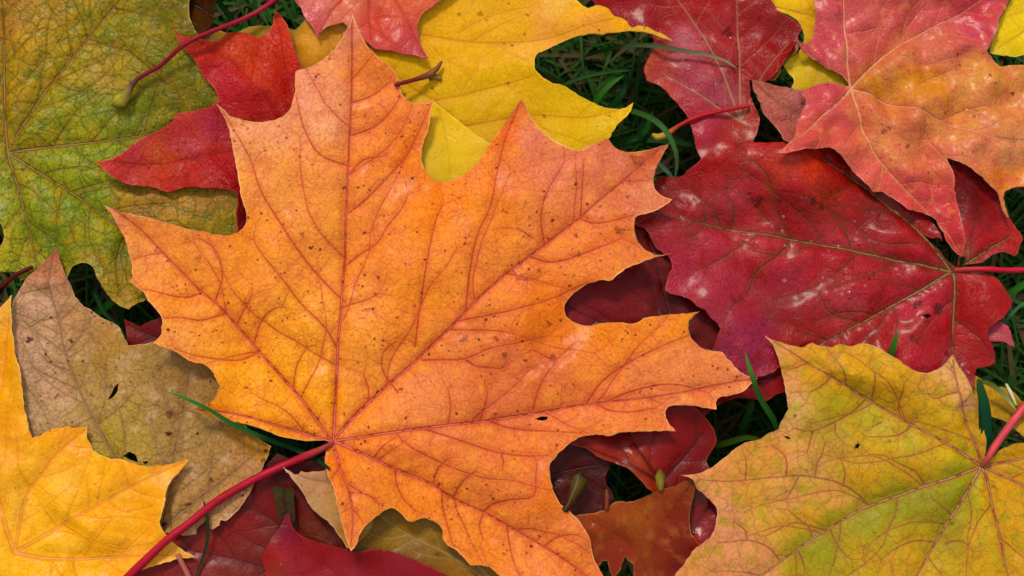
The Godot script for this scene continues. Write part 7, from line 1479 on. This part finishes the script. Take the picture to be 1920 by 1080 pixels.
	loose_stalk(PackedVector2Array([Vector2(-129.5,-60.8), Vector2(-128.3,-61.5), Vector2(-126.8,-62.2), Vector2(-125.5,-63.5), Vector2(-124.2,-65.4), Vector2(-123.1,-67.3), Vector2(-121.2,-69.2), Vector2(-118.4,-70.8), Vector2(-114.9,-72.4), Vector2(-106.6,-78.1), Vector2(-95.4,-84.6), Vector2(-84.2,-90.9), Vector2(-71.9,-99.5)]), [[0, 0.50], [0.02, 1.51], [0.05, 2.18], [0.08, 2.02], [0.115, 1.43], [0.15, 0.80], [0.22, 0.71], [1, 0.84]], [[0, Color(0.065, 0.033, 0.009)], [0.02, Color(0.185, 0.121, 0.014)], [0.045, Color(0.372, 0.307, 0.020)], [0.08, Color(0.316, 0.265, 0.020)], [0.12, Color(0.191, 0.121, 0.033)], [0.16, Color(0.097, 0.020, 0.033)], [0.24, Color(0.191, 0.005, 0.017)], [1, Color(0.334, 0.009, 0.028)]], "long red leaf stalk with a swollen yellow end lying on the green leaf", [[0, 0.2], [0.15, 0.6], [1, 2.5]], 1.0)
	loose_stalk(PackedVector2Array([Vector2(-37.8,-66.4), Vector2(-35.7,-67.1), Vector2(-31.5,-68.8), Vector2(-28.1,-70.2), Vector2(-26.2,-71.3), Vector2(-24.2,-73.4), Vector2(-22.9,-75.6)]), [[0, 0.67], [0.5, 0.76], [0.65, 1.34], [0.78, 1.01], [1, 0.34]], [[0, Color(0.137, 0.007, 0.014)], [0.5, Color(0.154, 0.011, 0.017)], [0.68, Color(0.185, 0.076, 0.017)], [1, Color(0.137, 0.040, 0.011)]], "short dark red stalk end with a split tip on the golden yellow leaf", [], 0.8)
	loose_stalk(PackedVector2Array([Vector2(-27.1,-70.5), Vector2(-25.8,-70.7), Vector2(-24.4,-70.7), Vector2(-23.2,-70.0)]), [[0, 0.84], [0.5, 1.09], [1, 0.67]], [[0, Color(0.148, 0.043, 0.011)], [0.6, Color(0.290, 0.154, 0.024)], [1, Color(0.185, 0.084, 0.017)]], "stubby broken prong beside the dark red stalk end", [], 0.8)
	loose_stalk(PackedVector2Array([Vector2(45.9,-52.0), Vector2(47.4,-50.9), Vector2(49.4,-51.3), Vector2(51.6,-52.5), Vector2(54.2,-54.2), Vector2(59.3,-56.5), Vector2(65.6,-58.4), Vector2(71.3,-59.7), Vector2(77.2,-60.9)]), [[0, 0.67], [0.06, 1.26], [0.16, 1.09], [0.28, 0.67], [1, 0.71]], [[0, Color(0.334, 0.205, 0.017)], [0.08, Color(0.455, 0.281, 0.020)], [0.16, Color(0.412, 0.178, 0.020)], [0.26, Color(0.334, 0.020, 0.014)], [0.4, Color(0.412, 0.009, 0.017)], [1, Color(0.412, 0.011, 0.020)]], "thin red stalk with a yellow foot crossing the wet deep red leaf", [], 1.0)
	loose_stalk(PackedVector2Array([Vector2(-168.1,1.3), Vector2(-163.2,-1.8), Vector2(-158.3,-5.3), Vector2(-153.3,-7.7)]), [[0, 0.84], [1, 0.67]], [[0, Color(0.065, 0.003, 0.005)], [1, Color(0.097, 0.005, 0.007)]], "dark red stalk hidden in the grass at the left edge", [], 1.0)
	loose_stalk(PackedVector2Array([Vector2(16.2,69.4), Vector2(17.5,67.3), Vector2(18.9,64.5), Vector2(20.2,61.5), Vector2(20.9,59.4), Vector2(21.2,57.9)]), [[0, 1.01], [0.3, 1.26], [0.6, 2.18], [0.82, 2.86], [0.94, 2.35], [1, 0.84]], [[0, Color(0.040, 0.011, 0.003)], [0.3, Color(0.052, 0.018, 0.004)], [0.6, Color(0.084, 0.049, 0.005)], [1, Color(0.024, 0.011, 0.003)]], "olive club shaped stalk end in the dark hollow", [], 0.5)
	loose_stalk(PackedVector2Array([Vector2(29.2,68.9), Vector2(29.4,66.4), Vector2(29.4,64.5), Vector2(29.3,62.8)]), [[0, 0.76], [0.6, 0.67], [0.9, 0.92], [1, 0.42]], [[0, Color(0.137, 0.024, 0.011)], [0.5, Color(0.185, 0.033, 0.014)], [1, Color(0.097, 0.055, 0.014)]], "thin brown stalk stump beside the club shaped stalk end", [], 1.0)
	loose_stalk(PackedVector2Array([Vector2(46.0,63.0), Vector2(45.9,60.8), Vector2(45.8,58.7), Vector2(46.0,56.8)]), [[0, 0.84], [0.3, 1.26], [0.7, 1.60], [0.9, 1.26], [1, 0.50]], [[0, Color(0.137, 0.076, 0.009)], [0.4, Color(0.205, 0.154, 0.011)], [1, Color(0.106, 0.076, 0.008)]], "yellow stalk bud in the crook of the rust leaf and the yellow green leaf", [], 0.8)
	loose_stalk(PackedVector2Array([Vector2(-103.0,82.6), Vector2(-101.7,85.1), Vector2(-100.2,87.8), Vector2(-98.5,91.5)]), [[0, 0.76], [1, 0.92]], [[0, Color(0.372, 0.111, 0.069)], [1, Color(0.316, 0.062, 0.055)]], "thin pink stalk below the golden yellow leaf's lowest tip", [], 1.0)
	loose_stalk(PackedVector2Array([Vector2(156.1,29.7), Vector2(157.1,31.9), Vector2(158.0,34.2), Vector2(158.9,36.5)]), [[0, 0.34], [0.4, 0.67], [1, 0.42]], [[0, Color(0.549, 0.501, 0.265)], [0.5, Color(0.599, 0.574, 0.334)], [1, Color(0.334, 0.334, 0.076)]], "pale straw piece at the right edge above the pink stalk", [], 0.5)
	grass_blade(PackedVector2Array([Vector2(24.6,-80.2), Vector2(32.3,-81.1), Vector2(39.1,-81.4), Vector2(45.8,-80.6), Vector2(54.3,-79.0), Vector2(62.8,-77.7), Vector2(69.5,-75.8), Vector2(73.8,-73.1)]), [-4.0, 2.0, 4.0, 3.0, 2.5, 2.0, 1.2, 0.8], 1.68, Color(0.009, 0.025, 0.003), Color(0.183, 0.166, 0.092), "dark green grass blade arching over the golden leaf onto the deep red leaf", true)
	grass_blade(PackedVector2Array([Vector2(84.4,44.2), Vector2(82.6,40.5), Vector2(79.0,36.1), Vector2(75.9,31.5), Vector2(73.8,26.3), Vector2(72.3,20.6)]), [-8.0, -2.0, 2.0, 3.0, 4.0, 5.0], 2.02, Color(0.016, 0.063, 0.010), Color(0.049, 0.140, 0.018), "green grass blade tip over the orange leaf's right tip", true)
	grass_blade(PackedVector2Array([Vector2(117.4,26.3), Vector2(118.0,23.4), Vector2(119.3,18.9), Vector2(120.7,13.7)]), [-6.0, -3.0, 4.0, 6.0], 2.35, Color(0.017, 0.066, 0.006), Color(0.035, 0.126, 0.010), "short upright grass blade in front of the crimson leaf", true)
	grass_blade(PackedVector2Array([Vector2(-55.8,56.8), Vector2(-59.1,54.5), Vector2(-65.2,51.5), Vector2(-75.7,47.5), Vector2(-86.2,42.9), Vector2(-95.8,37.4), Vector2(-101.6,34.9), Vector2(-108.3,32.3)]), [0.2, 0.5, 0.8, 1.0, 1.0, 1.0, 1.5, 2.0], 1.51, Color(0.006, 0.028, 0.011), Color(0.025, 0.145, 0.021), "long grass blade running under the orange leaf over the tan leaf", true)
	grass_blade(PackedVector2Array([Vector2(-95.1,66.5), Vector2(-94.0,71.3), Vector2(-93.8,76.6), Vector2(-95.2,82.6), Vector2(-97.3,88.9), Vector2(-98.7,93.7)]), [3.0, 2.5, 1.0, 1.0, 1.0, 1.0], 1.01, Color(0.013, 0.025, 0.007), Color(0.018, 0.030, 0.012), "thin grass stem lying across the wine red leaf, bottom left", true)
	grass_blade(PackedVector2Array([Vector2(150.4,52.0), Vector2(149.3,48.2), Vector2(147.8,40.7), Vector2(146.1,34.9), Vector2(144.5,28.5)]), [-3.0, -1.0, 3.0, 4.0, 4.0], 3.70, Color(0.007, 0.042, 0.018), Color(0.013, 0.058, 0.018), "thick folded grass blade beside the yellow green leaf, right edge", true)
	grass_blade(PackedVector2Array([Vector2(148.1,52.0), Vector2(148.0,48.1), Vector2(146.6,41.4), Vector2(145.3,34.9), Vector2(144.0,29.9)]), [-4.0, -2.0, 2.0, 3.0, 3.0], 1.68, Color(0.007, 0.045, 0.021), Color(0.008, 0.042, 0.015), "second narrow grass blade beside the folded one, right edge", true)
	grass_blade(PackedVector2Array([Vector2(144.1,29.5), Vector2(147.7,29.9), Vector2(151.7,31.8), Vector2(154.8,34.5), Vector2(157.9,38.2)]), [3.0, 4.0, 5.0, 4.0, 3.0], 1.68, Color(0.066, 0.079, 0.009), Color(0.282, 0.282, 0.092), "drooping grass seed stem over the olive yellow leaf", true)
	grass_blade(PackedVector2Array([Vector2(35.0,-62.0), Vector2(40.1,-58.4), Vector2(45.2,-54.0), Vector2(49.3,-48.8), Vector2(52.0,-43.5), Vector2(52.9,-39.2), Vector2(52.2,-35.7)]), [59.0, 65.0, 71.0, 76.0, 78.0, 75.0, 65.0], 2.02, Color(0.016, 0.050, 0.009), Color(0.052, 0.135, 0.037), "bright grass blade arching across the orange leaf's upper right tip", false)
	grass_blade(PackedVector2Array([Vector2(26.7,-62.8), Vector2(29.0,-66.5), Vector2(32.5,-70.1), Vector2(37.0,-73.2)]), [57.0, 59.0, 61.0, 59.0], 2.18, Color(0.016, 0.063, 0.006), Color(0.033, 0.104, 0.013), "light green grass blade in the dark gap right of the yellow leaf", false)
	grass_blade(PackedVector2Array([Vector2(15.9,-70.2), Vector2(23.0,-72.6), Vector2(31.8,-74.4), Vector2(40.7,-75.7)]), [57.0, 59.0, 59.0, 57.0], 1.18, Color(0.014, 0.042, 0.009), Color(0.030, 0.077, 0.025), "thin grass blade lying across the dark gap", false)
	grass_blade(PackedVector2Array([Vector2(31.1,-62.8), Vector2(34.7,-65.5), Vector2(37.0,-69.2), Vector2(38.3,-73.8)]), [51.0, 53.0, 54.0, 53.0], 2.52, Color(0.007, 0.032, 0.006), Color(0.008, 0.033, 0.007), "broad dark grass blade below the light one in the gap", false)
	grass_blade(PackedVector2Array([Vector2(32.5,-52.0), Vector2(38.6,-51.3), Vector2(43.0,-53.5), Vector2(45.0,-57.1), Vector2(47.2,-63.4)]), [57.0, 59.0, 59.0, 57.0, 53.0], 2.35, Color(0.007, 0.032, 0.004), Color(0.008, 0.033, 0.005), "dark grass blade curving under the yellow leaf's pointed tip", false)
	grass_blade(PackedVector2Array([Vector2(33.5,-50.7), Vector2(42.3,-52.5), Vector2(51.1,-51.8), Vector2(61.6,-50.0)]), [53.0, 56.0, 57.0, 55.0], 3.02, Color(0.007, 0.028, 0.006), Color(0.008, 0.033, 0.007), "wide grass blade between the orange leaf and the deep red leaf", false)
	grass_blade(PackedVector2Array([Vector2(47.1,-43.2), Vector2(49.0,-41.0), Vector2(51.2,-38.7), Vector2(53.2,-36.4)]), [63.0, 64.0, 64.0, 63.0], 1.51, Color(0.021, 0.061, 0.028), Color(0.104, 0.189, 0.100), "pale grass blade against the orange leaf's right margin", false)
	grass_blade(PackedVector2Array([Vector2(-136.2,6.7), Vector2(-132.0,4.1), Vector2(-128.7,1.8), Vector2(-124.5,-0.7)]), [55.0, 58.0, 59.0, 57.0], 2.69, Color(0.008, 0.036, 0.006), Color(0.008, 0.037, 0.006), "green grass blade bent in the gap below the green leaf", false)
	grass_blade(PackedVector2Array([Vector2(-138.5,-4.7), Vector2(-134.7,1.4), Vector2(-131.1,6.7), Vector2(-126.6,11.0), Vector2(-123.8,16.2)]), [53.0, 57.0, 59.0, 59.0, 57.0], 1.34, Color(0.006, 0.026, 0.007), Color(0.008, 0.037, 0.013), "slim grass blade crossing the gap below the green leaf", false)
	grass_blade(PackedVector2Array([Vector2(156.4,3.4), Vector2(160.0,0.4), Vector2(164.4,-2.7), Vector2(170.6,-6.1)]), [59.0, 63.0, 66.0, 67.0], 2.35, Color(0.016, 0.066, 0.007), Color(0.033, 0.117, 0.018), "bright grass blade right of the crimson leaf", false)
	grass_blade(PackedVector2Array([Vector2(156.1,15.6), Vector2(158.7,9.5), Vector2(162.3,5.2), Vector2(166.8,1.7)]), [55.0, 59.0, 61.0, 61.0], 1.34, Color(0.021, 0.061, 0.028), Color(0.047, 0.117, 0.052), "pale grass blade right of the crimson leaf's lower lobe", false)
	grass_blade(PackedVector2Array([Vector2(72.4,47.8), Vector2(74.3,42.7), Vector2(76.1,37.6), Vector2(77.4,33.3)]), [51.0, 57.0, 59.0, 59.0], 2.52, Color(0.007, 0.026, 0.004), Color(0.015, 0.052, 0.008), "dark grass blade leaning in the hollow beside the yellow green leaf", false)
	grass_blade(PackedVector2Array([Vector2(64.5,48.8), Vector2(69.6,47.6), Vector2(74.7,46.2), Vector2(80.1,47.2)]), [55.0, 58.0, 60.0, 60.0], 2.02, Color(0.016, 0.036, 0.003), Color(0.025, 0.047, 0.004), "dark curled grass blade along the yellow green leaf's upper margin", false)
	grass_blade(PackedVector2Array([Vector2(-86.9,-90.4), Vector2(-86.5,-94.1), Vector2(-86.1,-98.8), Vector2(-85.9,-104.4)]), [55.0, 58.0, 59.0, 59.0], 1.85, Color(0.011, 0.036, 0.007), Color(0.013, 0.042, 0.008), "upright dark grass blade at the top between the green and red leaves", false)
	grass_blade(PackedVector2Array([Vector2(-92.7,-92.3), Vector2(-96.4,-96.9), Vector2(-100.1,-101.2), Vector2(-103.8,-105.3)]), [53.0, 57.0, 59.0, 59.0], 2.02, Color(0.004, 0.028, 0.004), Color(0.005, 0.033, 0.005), "leaning dark grass blade at the top edge near the red stalk", false)
	water([[101.5, -13.9, 20.2, 16, 0.9], [114.7, -3.6, 13.4, 12, 1.0], [91.6, -20.8, 13.4, 7, 0.8], [58.8, -75.4, 11.8, 8, 0.7], [66.0, -89.8, 10.1, 6, 0.8], [103.7, -75.4, 10.1, 5, 0.7], [99.6, -56.7, 8.4, 5, 0.7], [140.9, -59.3, 18.5, 8, 0.7]])
